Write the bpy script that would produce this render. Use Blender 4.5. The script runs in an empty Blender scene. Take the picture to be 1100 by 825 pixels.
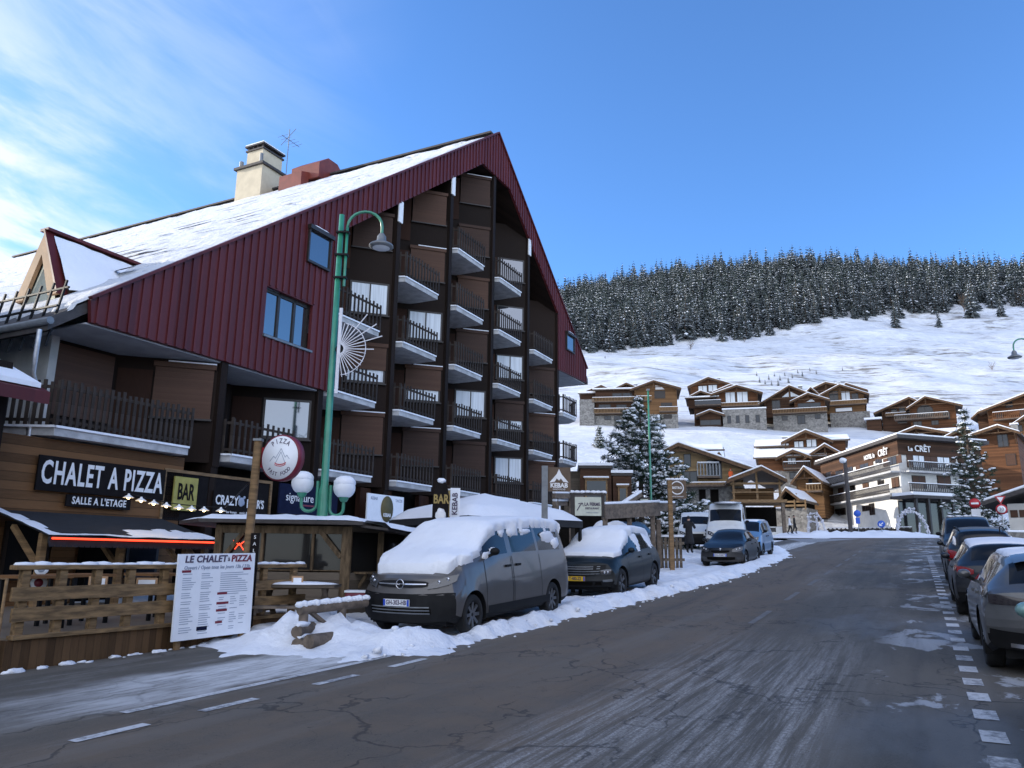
import bpy, bmesh, math, random
import numpy as np
from mathutils import Vector, Matrix, noise
rad = math.radians
S = bpy.context.scene
COL = S.collection

# ------------------------------------------------------------------ camera model and placing helpers
F = 826.0; PITCH = rad(12.66); ROLL = rad(0.7); CH = 1.6
CR, SR = math.cos(ROLL), math.sin(ROLL); CP, SP = math.cos(PITCH), math.sin(PITCH)
HD = rad(27.5); DU = (math.sin(HD), math.cos(HD)); RV_ = (DU[1], -DU[0])
ROT_ROAD = rad(90 - 27.5)
GH = rad(26.6); GU = (math.sin(GH), math.cos(GH)); GN = (GU[1], -GU[0])
ROT_GAB = rad(90 - 26.6)
def ray(px, py):
    a = (px - 550) / F; b = -(py - 412.5) / F
    x = a * CR - b * SR; z = a * SR + b * CR
    return (x, CP - z * SP, SP + z * CP)
def at(px, py, t):
    d = ray(px, py); return Vector((d[0] * t, d[1] * t, CH + d[2] * t))
def aty(px, py, y):
    """point seen at a pixel on the vertical plane at forward distance y"""
    d = ray(px, py); return at(px, py, y/d[1])
def zroad(u):
    if u < 8: return .02 * u
    if u < 16: return .16 + .02 * (u - 8) + .5 * (.032 / 8) * (u - 8) ** 2
    z = .448
    if u < 80: return z + .052 * (u - 16)
    return z + .052 * 64
def uv(p): return (p[0] * DU[0] + p[1] * DU[1], p[0] * RV_[0] + p[1] * RV_[1])
def RP(u, v, dz=0.0):
    return Vector((u * DU[0] + v * RV_[0], u * DU[1] + v * RV_[1], zroad(u) + dz))
def onroad(px, py):
    d = ray(px, py); t = 1.0
    while t < 300:
        p = at(px, py, t)
        if p[2] <= zroad(uv(p)[0]): return p
        t += .03
    return p

# ------------------------------------------------------------------ mesh builder
class MB:
    def __init__(s): s.v = []; s.f = []; s.m = []; s.sm = []; s.T = None
    def _add(s, vs, fs, m=0, smooth=False):
        b = len(s.v)
        if s.T is not None: vs = [s.T @ Vector(v) for v in vs]
        s.v.extend([tuple(v) for v in vs])
        for f in fs:
            s.f.append(tuple(b + i for i in f)); s.m.append(m); s.sm.append(smooth)
        return s
    def box(s, x0, x1, y0, y1, z0, z1, m=0):
        vs = [(x0,y0,z0),(x1,y0,z0),(x1,y1,z0),(x0,y1,z0),(x0,y0,z1),(x1,y0,z1),(x1,y1,z1),(x0,y1,z1)]
        return s._add(vs, [(3,2,1,0),(4,5,6,7),(0,1,5,4),(1,2,6,5),(2,3,7,6),(3,0,4,7)], m)
    def bar(s, p, q, w, h=None, m=0, up=(0,0,1)):
        h = w if h is None else h
        p = Vector(p); q = Vector(q); d = (q - p)
        if d.length < 1e-6: return s
        d.normalize(); up = Vector(up)
        if abs(d.dot(up)) > .98: up = Vector((0,1,0))
        a = d.cross(up).normalized(); b = a.cross(d).normalized()
        vs = []
        for c in (p, q):
            for (i, j) in ((-1,-1),(1,-1),(1,1),(-1,1)): vs.append(c + a * (i * w / 2) + b * (j * h / 2))
        return s._add(vs, [(0,1,2,3),(7,6,5,4),(0,4,5,1),(1,5,6,2),(2,6,7,3),(3,7,4,0)], m)
    def tube(s, path, r, n=8, m=0, caps=True, smooth=True):
        path = [Vector(p) for p in path]; k = len(path)
        rs = r if isinstance(r, (list, tuple)) else [r] * k
        vs = []; prev = None
        for i, p in enumerate(path):
            d = (path[min(i+1,k-1)] - path[max(i-1,0)])
            d = d.normalized() if d.length > 1e-9 else Vector((0,0,1))
            if prev is None:
                a = d.cross(Vector((0,0,1)));
                if a.length < 1e-3: a = d.cross(Vector((0,1,0)))
                a.normalize()
            else:
                a = prev - d * prev.dot(d)
                a = a.normalized() if a.length > 1e-6 else d.orthogonal().normalized()
            prev = a; b = d.cross(a)
            for j in range(n):
                t = 2*math.pi*j/n; vs.append(p + (a*math.cos(t) + b*math.sin(t)) * rs[i])
        fs = []
        for i in range(k-1):
            for j in range(n):
                fs.append((i*n+j, i*n+(j+1)%n, (i+1)*n+(j+1)%n, (i+1)*n+j))
        s._add(vs, fs, m, smooth)
        if caps:
            s._add(vs[:n], [tuple(range(n-1,-1,-1))], m); s._add(vs[-n:], [tuple(range(n))], m)
        return s
    def lathe(s, prof, n=20, m=0, M=None, smooth=True):
        vs = []; k = len(prof)
        for (r, z) in prof:
            for j in range(n):
                t = 2*math.pi*j/n; p = Vector((r*math.cos(t), r*math.sin(t), z)); vs.append(M @ p if M is not None else p)
        fs = [(i*n+j, i*n+(j+1)%n, (i+1)*n+(j+1)%n, (i+1)*n+j) for i in range(k-1) for j in range(n)]
        return s._add(vs, fs, m, smooth)
    def prism(s, pts, d, m=0):
        pts = [Vector(p) for p in pts]; d = Vector(d); n = len(pts)
        vs = pts + [p + d for p in pts]
        nrm = Vector((0,0,0))
        for i in range(n): nrm += pts[i].cross(pts[(i+1)%n])
        flip = nrm.dot(d) > 0
        a = tuple(range(n)); b = tuple(range(2*n-1, n-1, -1))
        fs = [(a[::-1] if flip else a), (b[::-1] if flip else b)]
        for i in range(n):
            j = (i+1)%n; q = (i, j, n+j, n+i); fs.append(q if flip else q[::-1])
        return s._add(vs, fs, m)
    def quad(s, a, b, c, d, m=0): return s._add([a,b,c,d], [(0,1,2,3)], m)
    def tri(s, a, b, c, m=0): return s._add([a,b,c], [(0,1,2)], m)
    def blob(s, c, r, m=0, n=8, k=5, seed=0, jit=.2):
        rr = random.Random(seed); c = Vector(c); r = (r,r,r) if not isinstance(r,(tuple,list)) else r
        vs = [c + Vector((0,0,-r[2]))]
        for i in range(1,k):
            ph = -math.pi/2 + math.pi*i/k
            for j in range(n):
                t = 2*math.pi*(j + .5*(i%2))/n; q = 1 + rr.uniform(-jit,jit)
                vs.append(c + Vector((r[0]*math.cos(ph)*math.cos(t)*q, r[1]*math.cos(ph)*math.sin(t)*q, r[2]*math.sin(ph)*q)))
        vs.append(c + Vector((0,0,r[2])))
        fs = [(0, 1+(j+1)%n, 1+j) for j in range(n)]
        for i in range(k-2):
            for j in range(n):
                a = 1+i*n+j; b = 1+i*n+(j+1)%n; fs.append((a,b,b+n,a+n))
        L = len(vs)-1; o = 1+(k-2)*n
        fs += [(o+j, o+(j+1)%n, L) for j in range(n)]
        return s._add(vs, fs, m, True)
    def grid(s, P, m=0, smooth=True, flip=False):
        R_ = len(P); C_ = len(P[0]); vs = [p for r in P for p in r]; fs = []
        for i in range(R_-1):
            for j in range(C_-1):
                q = (i*C_+j, i*C_+j+1, (i+1)*C_+j+1, (i+1)*C_+j); fs.append(q[::-1] if flip else q)
        return s._add(vs, fs, m, smooth)
    def mesh(s, name, mats):
        me = bpy.data.meshes.new(name); me.from_pydata(s.v, [], s.f); me.update()
        for m in (mats if isinstance(mats,(list,tuple)) else [mats]): me.materials.append(m)
        if s.f:
            me.polygons.foreach_set('material_index', s.m); me.polygons.foreach_set('use_smooth', s.sm)
        me.update(); return me
    def build(s, name, mats, parent=None, loc=None, rotz=0):
        o = bpy.data.objects.new(name, s.mesh(name, mats)); COL.objects.link(o)
        if parent is not None: o.parent = parent
        if loc is not None: o.location = loc
        if rotz: o.rotation_euler = (0,0,rotz)
        return o

def bevel(o, w=.01, seg=2, ang=40):
    m = o.modifiers.new('bevel', 'BEVEL'); m.width = w; m.segments = seg; m.limit_method = 'ANGLE'; m.angle_limit = rad(ang)
    return o
def tag(o, label=None, cat=None, group=None, kind=None):
    if label: o['label'] = label
    if cat: o['category'] = cat
    if group: o['group'] = group
    if kind: o['kind'] = kind
    return o
def thing(name, label, cat, loc=(0,0,0), rotz=0, group=None):
    o = bpy.data.objects.new(name, None); COL.objects.link(o); o.empty_display_size = .2
    o.location = loc; o.rotation_euler = (0,0,rotz)
    return tag(o, label, cat, group)
def copy_tree(o, parent=None):
    c = o.copy(); COL.objects.link(c)
    if parent is not None: c.parent = parent
    for ch in list(o.children): copy_tree(ch, c)
    return c
def text(name, body, mat, parent, loc, size, sx=1.0, ext=.004, rot=None, align='CENTER', bold=0.0, shear=0.0, sp=1.0):
    cu = bpy.data.curves.new(name, 'FONT'); cu.body = body; cu.size = size; cu.extrude = ext; cu.align_x = align; cu.align_y = 'CENTER'
    cu.offset = bold; cu.shear = shear; cu.space_character = sp
    tmp = bpy.data.objects.new('tmp_text', cu); cu.resolution_u = 3; me = bpy.data.meshes.new_from_object(tmp); bpy.data.objects.remove(tmp)
    me.materials.clear(); me.materials.append(mat); me.name = name
    o = bpy.data.objects.new(name, me); COL.objects.link(o)
    o.parent = parent; o.location = loc; o.rotation_euler = rot if rot is not None else (rad(90),0,0); o.scale = (sx,1,1)
    return o

# ------------------------------------------------------------------ materials
def _mat(name):
    m = bpy.data.materials.new(name); m.use_nodes = True; nt = m.node_tree; nt.nodes.clear()
    out = nt.nodes.new('ShaderNodeOutputMaterial'); b = nt.nodes.new('ShaderNodeBsdfPrincipled')
    nt.links.new(b.outputs[0], out.inputs[0]); return m, nt, b
class NT:
    """tiny node helper"""
    def __init__(s, nt): s.nt = nt
    def n(s, t, **k):
        x = s.nt.nodes.new(t)
        for a, v in k.items(): setattr(x, a, v)
        return x
    def _in(s, sock, v):
        if hasattr(v, 'is_output') or isinstance(v, bpy.types.NodeSocket): s.nt.links.new(v, sock)
        else: sock.default_value = v
    def math(s, op, a, b=0.0, c=None, clamp=False):
        x = s.n('ShaderNodeMath', operation=op, use_clamp=clamp); s._in(x.inputs[0], a); s._in(x.inputs[1], b)
        if c is not None: s._in(x.inputs[2], c)
        return x.outputs[0]
    def mix(s, f, a, b):
        x = s.n('ShaderNodeMix', data_type='RGBA'); s._in(x.inputs[0], f)
        s._in(x.inputs[6], a if not isinstance(a, tuple) else (*a[:3],1)); s._in(x.inputs[7], b if not isinstance(b, tuple) else (*b[:3],1))
        return x.outputs[2]
    def noise(s, vec, scale, detail=4, rough=.55, dist=0.0):
        x = s.n('ShaderNodeTexNoise'); x.inputs['Scale'].default_value = scale; x.inputs['Detail'].default_value = detail
        x.inputs['Roughness'].default_value = rough; x.inputs['Distortion'].default_value = dist
        if vec is not None: s.nt.links.new(vec, x.inputs['Vector'])
        return x.outputs[0]
    def ramp(s, v, lo, hi): # smoothstep
        x = s.n('ShaderNodeMapRange', interpolation_type='SMOOTHSTEP'); s._in(x.inputs[0], v); x.inputs[1].default_value = lo; x.inputs[2].default_value = hi
        return x.outputs[0]
    def scalev(s, vec, sc, rot=(0,0,0)):
        x = s.n('ShaderNodeMapping'); s.nt.links.new(vec, x.inputs[0]); x.inputs['Scale'].default_value = sc; x.inputs['Rotation'].default_value = rot
        return x.outputs[0]
    def sep(s, vec):
        x = s.n('ShaderNodeSeparateXYZ'); s.nt.links.new(vec, x.inputs[0]); return x.outputs
    def obj(s): return s.n('ShaderNodeTexCoord').outputs['Object']
    def pos(s): return s.n('ShaderNodeNewGeometry').outputs['Position']
    def bump(s, h, strength=.3, dist=.02):
        x = s.n('ShaderNodeBump'); x.inputs['Strength'].default_value = strength; x.inputs['Distance'].default_value = dist
        s._in(x.inputs['Height'], h); return x.outputs[0]
def pm(name, col, rough=.6, metal=0.0, var=.2, scale=6.0, bump=0.0, bscale=40.0, coat=0.0, rvar=0.0, stretch=(1,1,1), spec=.5):
    m, nt, b = _mat(name); N = NT(nt)
    v = N.scalev(N.obj(), stretch)
    n = N.noise(v, scale, 5)
    c = N.mix(N.ramp(n, .3, .7), tuple(max(0,x*(1-var)) for x in col), tuple(min(1,x*(1+var)) for x in col))
    nt.links.new(c, b.inputs['Base Color'])
    b.inputs['Metallic'].default_value = metal; b.inputs['Coat Weight'].default_value = coat; b.inputs['Coat Roughness'].default_value = .06
    b.inputs['Specular IOR Level'].default_value = spec
    if rvar: N._in(b.inputs['Roughness'], N.math('MULTIPLY_ADD', n, rvar, rough - rvar/2, clamp=True))
    else: b.inputs['Roughness'].default_value = rough
    if bump: nt.links.new(N.bump(N.noise(v, bscale, 4), bump, .02), b.inputs['Normal'])
    return m
def wood(name, col, plank=.14, axis='x', var=.35, groove=.35, rough=.75, stretch=None, snow=0.0):
    """planks side by side along one object axis, with grain running across it"""
    m, nt, b = _mat(name); N = NT(nt); co = N.obj(); xyz = N.sep(co)
    ax = {'x':0,'y':1,'z':2}[axis]
    if axis == 'x': c1 = N.math('ADD', xyz[0], xyz[1])
    else: c1 = xyz[ax]
    q = N.math('DIVIDE', c1, plank); fr = N.math('FRACT', q); cell = N.math('FLOOR', q)
    wn = N.n('ShaderNodeTexWhiteNoise', noise_dimensions='1D'); nt.links.new(cell, wn.inputs['W'])
    st = stretch or ((9,9,.8) if axis == 'x' else ((.8,.8,9) if axis == 'z' else (.8,9,.8)))
    g = N.noise(N.scalev(co, st), 6, 6, .6)
    big = N.noise(co, .9, 3)
    t = N.math('MULTIPLY_ADD', wn.outputs[0], .45, N.math('MULTIPLY_ADD', g, .5, N.math('MULTIPLY', big, .25)), clamp=False)
    c = N.mix(N.ramp(t, .2, .95), tuple(x*(1-var) for x in col), tuple(x*(1+var) for x in col))
    edge = N.math('SUBTRACT', .5, N.math('ABSOLUTE', N.math('SUBTRACT', fr, .5)))
    gm = N.ramp(edge, .0, .07)
    c = N.mix(N.math('MULTIPLY', N.math('SUBTRACT', 1.0, gm), groove), c, (.006,.005,.004))
    nt.links.new(c, b.inputs['Base Color']); b.inputs['Roughness'].default_value = rough; b.inputs['Specular IOR Level'].default_value = .18
    h = N.math('MULTIPLY_ADD', g, .35, gm)
    nt.links.new(N.bump(h, .5, .012), b.inputs['Normal'])
    return m
def snowmat(name, col=(.86,.88,.91), bump=.32, bscale=3.2, dirt=0.0, fine=.25):
    m, nt, b = _mat(name); N = NT(nt); p = N.pos()
    n1 = N.noise(p, bscale, 6, .6); n2 = N.noise(p, 60, 3)
    c = N.mix(N.ramp(N.noise(p, 1.3, 5), .35, .7), tuple(x*.96 for x in col), col)
    if dirt:
        d = N.math('MULTIPLY', N.ramp(N.noise(p, 2.2, 7, .65), .5, .75), dirt)
        c = N.mix(d, c, (.36,.32,.28))
    nt.links.new(c, b.inputs['Base Color']); b.inputs['Roughness'].default_value = .65
    b.inputs['Specular IOR Level'].default_value = .25
    h = N.math('MULTIPLY_ADD', n2, fine*.2, n1)
    nt.links.new(N.bump(h, bump, .12), b.inputs['Normal'])
    return m
def glassmat(name, col=(.012,.014,.018), rough=.04, spec=.6):
    m, nt, b = _mat(name); N = NT(nt)
    b.inputs['Base Color'].default_value = (*col,1); b.inputs['Roughness'].default_value = rough; b.inputs['Specular IOR Level'].default_value = spec
    b.inputs['Coat Weight'].default_value = .3; b.inputs['Coat Roughness'].default_value = .02
    return m
def emis(name, col, st):
    m, nt, b = _mat(name); b.inputs['Base Color'].default_value = (*col,1)
    b.inputs['Emission Color'].default_value = (*col,1); b.inputs['Emission Strength'].default_value = st
    return m
def stonemat(name, col=(.33,.31,.28), scale=2.2):
    m, nt, b = _mat(name); N = NT(nt); p = N.obj()
    v = N.n('ShaderNodeTexVoronoi', feature='F1'); v.inputs['Scale'].default_value = scale; nt.links.new(p, v.inputs['Vector'])
    e = N.n('ShaderNodeTexVoronoi', feature='DISTANCE_TO_EDGE'); e.inputs['Scale'].default_value = scale; nt.links.new(p, e.inputs['Vector'])
    s3 = N.sep(v.outputs['Color'])
    c = N.mix(s3[0], tuple(x*.6 for x in col), tuple(min(1,x*1.4) for x in col))
    em = N.ramp(e.outputs[0], .0, .06)
    c = N.mix(em, (.2,.19,.18), c); nt.links.new(c, b.inputs['Base Color']); b.inputs['Roughness'].default_value = .85
    nt.links.new(N.bump(N.math('MULTIPLY_ADD', N.noise(p, 18, 4), .3, em), .7, .03), b.inputs['Normal'])
    return m

M = {}
M['snow'] = snowmat('fresh_snow', (.80,.82,.86))
M['roof_timber'] = pm('dark_bargeboard', (.095,.055,.030), .75, 0, .3, 4, spec=.2)
M['snow_road'] = snowmat('roadside_snow', (.80,.82,.86), .6, 3.5, .35)
M['snow_hill'] = None
def redmat():
    m, nt, b = _mat('red_ribbed_metal'); N = NT(nt); o = N.obj(); s3 = N.sep(o)
    wn = N.n('ShaderNodeTexWhiteNoise', noise_dimensions='1D'); nt.links.new(N.math('FLOOR', N.math('DIVIDE', s3[0], .283*2)), wn.inputs['W'])
    st = N.noise(N.scalev(o,(3.5,3.5,.22)), 1.6, 6, .62); big = N.noise(o, .35, 3)
    t = N.math('MULTIPLY_ADD', wn.outputs[0], .35, N.math('MULTIPLY_ADD', st, .6, N.math('MULTIPLY', big, .35)))
    c = N.mix(N.ramp(t, .3, 1.0), (.066,.010,.011), (.108,.019,.020)); c = N.mix(N.math('MULTIPLY', N.ramp(st, .6, .78), .25), c, (.15,.11,.11))
    nt.links.new(c, b.inputs['Base Color']); N._in(b.inputs['Roughness'], N.math('MULTIPLY_ADD', st, .3, .36)); b.inputs['Specular IOR Level'].default_value = .3
    nt.links.new(N.bump(N.noise(N.scalev(o,(1,1,.3)), 3.0, 3), .12, .03), b.inputs['Normal']); return m
M['red_metal'] = redmat()
M['wood_dark'] = wood('dark_stained_boards', (.013,.0072,.0048), .13, 'x', .45)
M['wood_panel'] = wood('brown_door_boards', (.036,.015,.0085), .16, 'x', .4)
M['shutter'] = wood('brown_roller_shutter', (.082,.043,.028), .055, 'z', .1, .18, .6)
M['shutter_dark'] = wood('dark_roller_shutter', (.05,.028,.020), .055, 'z', .1, .18, .6)
M['railing'] = wood('weathered_railing_boards', (.034,.027,.023), .3, 'z', .4, .0, .75, stretch=(5,5,.7))
M['concrete'] = pm('pale_concrete', (.40,.40,.40), .85, 0, .2, 3, .3, 30)
M['soffit'] = pm('grey_soffit', (.30,.31,.33), .8, 0, .12, 2)
M['render_wall'] = pm('off_white_render', (.46,.45,.43), .9, 0, .18, 1.2, .4, 60)
M['white_wall'] = pm('white_render', (.60,.585,.55), .9, 0, .08, 1.2, .3, 50)
M['glass'] = glassmat('window_glass'); M['glass'].node_tree.nodes['Principled BSDF'].inputs['IOR'].default_value = 2.3
M['pane_dark'] = glassmat('far_window_glass', (.016,.017,.02), .08, .35)
M['plastic_sheet'] = glassmat('clear_plastic_sheet', (.02,.019,.018), .12, .15)
M['smoked'] = glassmat('smoked_lens', (.012,.006,.007), .12, .5)
M['curtain'] = pm('pale_curtain', (.62,.66,.70), .55, 0, .14, 1.0, stretch=(14,14,.4))
M['frame_dark'] = pm('dark_window_frame', (.02,.014,.011), .5, 0, .2)
M['black'] = pm('black_plastic', (.009,.009,.0095), .6, 0, .2, spec=.2)
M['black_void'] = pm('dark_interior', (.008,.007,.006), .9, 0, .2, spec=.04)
M['wood_mid'] = wood('brown_horizontal_boards', (.14,.070,.030), .19, 'z', .4, .5)
M['wood_honey'] = wood('honey_boards', (.15,.08,.036), .16, 'z', .35, .4)
M['wood_chalet'] = wood('chalet_boards', (.105,.045,.020), .24, 'z', .4, .5)
M['wood_brown'] = wood('brown_chalet_boards', (.06,.030,.017), .24, 'z', .4, .5)
M['wood_pale'] = wood('fresh_pale_timber', (.30,.205,.105), .3, 'z', .25, .35)
M['wood_grey'] = wood('weathered_grey_boards', (.13,.105,.08), .16, 'z', .35, .5)
M['timber'] = pm('rough_sawn_timber', (.19,.115,.052), .8, 0, .35, 5, .5, 25, stretch=(.5,.5,3))
M['timber_rail'] = pm('weathered_rail_timber', (.185,.115,.052), .85, 0, .5, 3, .5, 14, stretch=(1,6,6))
M['kiosk_timber'] = pm('kiosk_timber', (.115,.080,.047), .85, 0, .45, 3, .5, 16, stretch=(5,5,1), spec=.2)
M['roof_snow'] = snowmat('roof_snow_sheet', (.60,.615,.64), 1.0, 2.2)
M['log'] = pm('grey_log', (.13,.10,.075), .85, 0, .35, 6, .6, 20)
M['skirt'] = wood('stained_deck_skirt', (.088,.050,.024), .11, 'x', .4, .3)
M['sign_black'] = pm('black_sign_board', (.013,.011,.011), .55, 0, .15, spec=.04)
M['sign_navy'] = pm('navy_sign_board', (.010,.013,.035), .5, 0, .15, spec=.04)
M['white_paint'] = pm('white_lettering', (.72,.72,.72), .6, 0, .05)
M['road_white'] = None
M['red_paint'] = pm('red_paint', (.42,.02,.03), .5, 0, .08)
M['dark_red'] = pm('dark_red_rim', (.17,.012,.03), .45, 0, .1)
M['blue_sign'] = pm('blue_road_sign', (.02,.10,.50), .4, 0, .05)
M['yellow_board'] = pm('yellowish_board', (.34,.30,.075), .7, 0, .15)
M['gold'] = pm('gold_paint', (.30,.21,.06), .6, 0, .1)
M['cream'] = pm('cream_board', (.50,.52,.43), .6, 0, .06)
M['olive'] = pm('olive_oval', (.10,.078,.022), .6, 0, .1)
M['sign_brown'] = pm('brown_sign', (.10,.062,.035), .6, 0, .15)
M['board_white'] = pm('white_menu_board', (.78,.80,.83), .5, 0, .03)
M['print_grey'] = pm('grey_print', (.30,.34,.42), .6, 0, .05)
M['print_dark'] = pm('dark_print', (.07,.05,.09), .6, 0, .05)
M['green_metal'] = pm('green_lamp_paint', (.028,.20,.12), .35, 0, .18, 3, coat=.3)
M['grey_metal'] = pm('grey_painted_metal', (.16,.17,.18), .45, .3, .15)
M['galv'] = pm('galvanised_steel', (.42,.43,.45), .4, .8, .2, 8)
M['globe'] = pm('white_globe', (.70,.72,.74), .35, 0, .04)
M['led_wire'] = pm('frosted_light_wire', (.62,.62,.66), .5, 0, .1)
M['canvas_black'] = pm('black_canvas', (.016,.017,.02), .8, 0, .2)
M['chimney'] = pm('tan_chimney_render', (.50,.43,.31), .85, 0, .08, 2)
M['tan_wood'] = pm('tan_painted_wood', (.42,.25,.13), .7, 0, .12, 3)
M['pale_dormer'] = pm('pale_dormer_panel', (.62,.66,.55), .7, 0, .08)
M['rust_metal'] = pm('rust_red_metal', (.15,.028,.017), .55, 0, .15, 3)
M['roof_dark'] = pm('dark_roof_edge', (.045,.038,.036), .7, 0, .25)
M['roof_brown'] = pm('brown_roof_boards', (.10,.07,.05), .75, 0, .3, 4)
M['stone'] = stonemat('stone_masonry', (.20,.19,.175), 3.4)
M['rubber'] = pm('tyre_rubber', (.012,.012,.012), .85, 0, .2)
M['alloy'] = pm('alloy_rim', (.45,.46,.48), .35, .9, .1)
M['alloy_dark'] = pm('dirty_steel_rim', (.16,.16,.165), .5, .7, .2)
M['chrome'] = pm('chrome_trim', (.6,.6,.62), .18, 1.0, .05)
M['car_glass'] = glassmat('car_glass', (.008,.009,.011), .06, .32); M['car_glass'].node_tree.nodes['Principled BSDF'].inputs['Coat Weight'].default_value = .1
M['lens'] = glassmat('headlight_lens', (.06,.063,.068), .10, .8)
M['lens_red'] = glassmat('tail_light_lens', (.22,.006,.009), .15, .6)
M['plate_white'] = pm('white_plate', (.70,.71,.72), .4, 0, .03)
M['plate_yellow'] = pm('yellow_plate', (.70,.43,.02), .4, 0, .03)
M['plate_blue'] = pm('plate_blue_band', (.01,.06,.45), .4, 0, .03)
M['bark'] = pm('bark', (.075,.055,.042), .9, 0, .35, 12, .5, 30)
M['needle'] = pm('dark_needles', (.020,.036,.019), .8, 0, .45, .8)
def frostmat():
    m, nt, b = _mat('frosted_far_needles'); N = NT(nt); g = N.n('ShaderNodeNewGeometry'); p = g.outputs['Position']; nz = N.sep(g.outputs['Normal'])[2]
    n = N.noise(p, .16, 3); n2 = N.noise(p, .9, 3)
    c = N.mix(N.ramp(n, .35, .65), (.014,.026,.022), (.032,.046,.032))
    f = N.math('MULTIPLY', N.ramp(N.math('ABSOLUTE', nz), .35, .95), N.math('MULTIPLY_ADD', N.ramp(n2, .35, .7), .4, N.math('MULTIPLY', N.ramp(n, .3, .7), .22)))
    nt.links.new(N.mix(f, c, (.56,.60,.66)), b.inputs['Base Color']); b.inputs['Roughness'].default_value = .85; b.inputs['Specular IOR Level'].default_value = .1; return m
M['needle_far'] = frostmat()
M['twig'] = pm('dry_twigs', (.14,.10,.07), .9, 0, .3)
M['skin'] = pm('skin', (.42,.25,.18), .6, 0, .05)
M['cloth_black'] = pm('black_cloth', (.010,.010,.012), .85, 0, .3)
M['cloth_white'] = pm('white_jacket', (.66,.67,.70), .8, 0, .08)
M['cloth_orange'] = pm('orange_jacket', (.62,.10,.02), .8, 0, .1)
M['hair'] = pm('dark_hair', (.02,.014,.01), .7, 0, .2)
M['bulb'] = emis('lit_bulb', (1,.72,.36), 4.0)
M['neon'] = emis('red_neon', (1,.06,.02), .8)
def paint(name, col, coat=.6, rough=.35, metal=.2, spec=.4):
    m = pm(name, col, rough, metal, .06, 3, coat=coat, spec=spec); nt = m.node_tree; N = NT(nt); b = nt.nodes['Principled BSDF']
    src = b.inputs['Base Color'].links[0].from_socket; o = N.obj(); z = N.sep(o)[2]
    d = N.math('MULTIPLY', N.ramp(N.math('MULTIPLY_ADD', N.noise(o, 5, 6, .7), .5, N.math('MULTIPLY', z, -1.0)), -.55, .0), .32)
    nt.links.new(N.mix(d, src, (.15,.14,.13)), b.inputs['Base Color']); N._in(b.inputs['Roughness'], N.math('MULTIPLY_ADD', d, .8, rough))
    N._in(b.inputs['Coat Weight'], N.math('MULTIPLY_ADD', d, -coat*1.5, coat, clamp=True)); return m
M['paint_silver'] = paint('silver_beige_paint', (.082,.076,.072), .6, .32, .1)
M['paint_suv'] = paint('dark_teal_paint', (.005,.009,.011), .15, .4, 0, .22)
M['paint_black'] = paint('black_blue_paint', (.006,.008,.012), .2, .4, 0, .3)
M['paint_blue'] = paint('pale_blue_paint', (.12,.22,.36), .7)
M['paint_white'] = paint('white_van_paint', (.62,.63,.62), .5, .4, 0)
M['paint_dark'] = paint('dark_grey_paint', (.014,.015,.017), .3, .4)
M['paint_navy'] = paint('dark_navy_paint', (.012,.015,.021), .3, .4)
M['paint_grey'] = paint('mid_grey_paint', (.075,.077,.08), .7, .3)
M['paint_teal'] = paint('pale_green_paint', (.17,.30,.28), .8)
# ------------------------------------------------------------------ camera, sun, sky
cam_d = bpy.data.cameras.new('camera'); cam = bpy.data.objects.new('camera', cam_d); COL.objects.link(cam)
cam_d.sensor_width = 36; cam_d.lens = 36 * F / 1100; cam_d.clip_start = .1; cam_d.clip_end = 6000
cam.location = (0, 0, CH)
cam.rotation_mode = 'QUATERNION'
_r0 = Matrix.Rotation(rad(90) + PITCH, 4, 'X')
cam.rotation_quaternion = (_r0 @ Matrix.Rotation(ROLL, 4, 'Z')).to_quaternion()
S.camera = cam
SUN_EL, SUN_AZ = rad(15), math.atan2(-.95, .27)
SUN_DIR = Vector((math.sin(SUN_AZ)*math.cos(SUN_EL), math.cos(SUN_AZ)*math.cos(SUN_EL), math.sin(SUN_EL)))
sd = bpy.data.lights.new('sun', 'SUN'); sd.energy = 2.1; sd.angle = rad(.5); sd.color = (1, .93, .82)
so = bpy.data.objects.new('sun', sd); COL.objects.link(so); so.rotation_mode = 'QUATERNION'
so.rotation_quaternion = SUN_DIR.to_track_quat('Z', 'Y'); so.location = (-60, -12, 24)
W = bpy.data.worlds.new('World'); S.world = W; W.use_nodes = True
wt = W.node_tree; wt.nodes.clear(); N = NT(wt)
sky = N.n('ShaderNodeTexSky', sky_type='NISHITA'); sky.sun_disc = False; sky.sun_elevation = SUN_EL; sky.sun_rotation = SUN_AZ
sky.altitude = 1600; sky.air_density = 1.0; sky.dust_density = .2; sky.ozone_density = 6.0
wd = N.n('ShaderNodeTexCoord').outputs['Generated']; wx = N.sep(wd)
# thin cirrus over the left half of the sky, planar projection of the direction
inv = N.math('DIVIDE', 1.0, N.math('MAXIMUM', N.math('ADD', wx[2], .12), .05))
cmb = N.n('ShaderNodeCombineXYZ'); N._in(cmb.inputs[0], N.math('MULTIPLY', wx[0], inv)); N._in(cmb.inputs[1], N.math('MULTIPLY', wx[1], inv))
pv = N.scalev(cmb.outputs[0], (1.0, 1.0, 1), (0, 0, rad(28)))
pv2 = N.scalev(pv, (1.0, .42, 1))
c1 = N.noise(pv2, 2.1, 10, .58, 1.1); c2 = N.noise(pv, .8, 4, .5, .3); c3 = N.noise(N.scalev(pv, (2.2,.5,1)), 2.6, 8, .6, .6)
leftm = N.ramp(N.math('ADD', wx[0], N.math('MULTIPLY', N.math('SUBTRACT', c2, .5), .6)), -.12, -.56)
lowm = N.ramp(N.math('SUBTRACT', wx[2], N.math('MULTIPLY_ADD', wx[0], -.5, -.02)), .30, .10)
wis = N.math('MULTIPLY_ADD', N.ramp(c1, .44, .68), .75, N.math('MULTIPLY', N.ramp(c3, .5, .75), .35))
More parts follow.
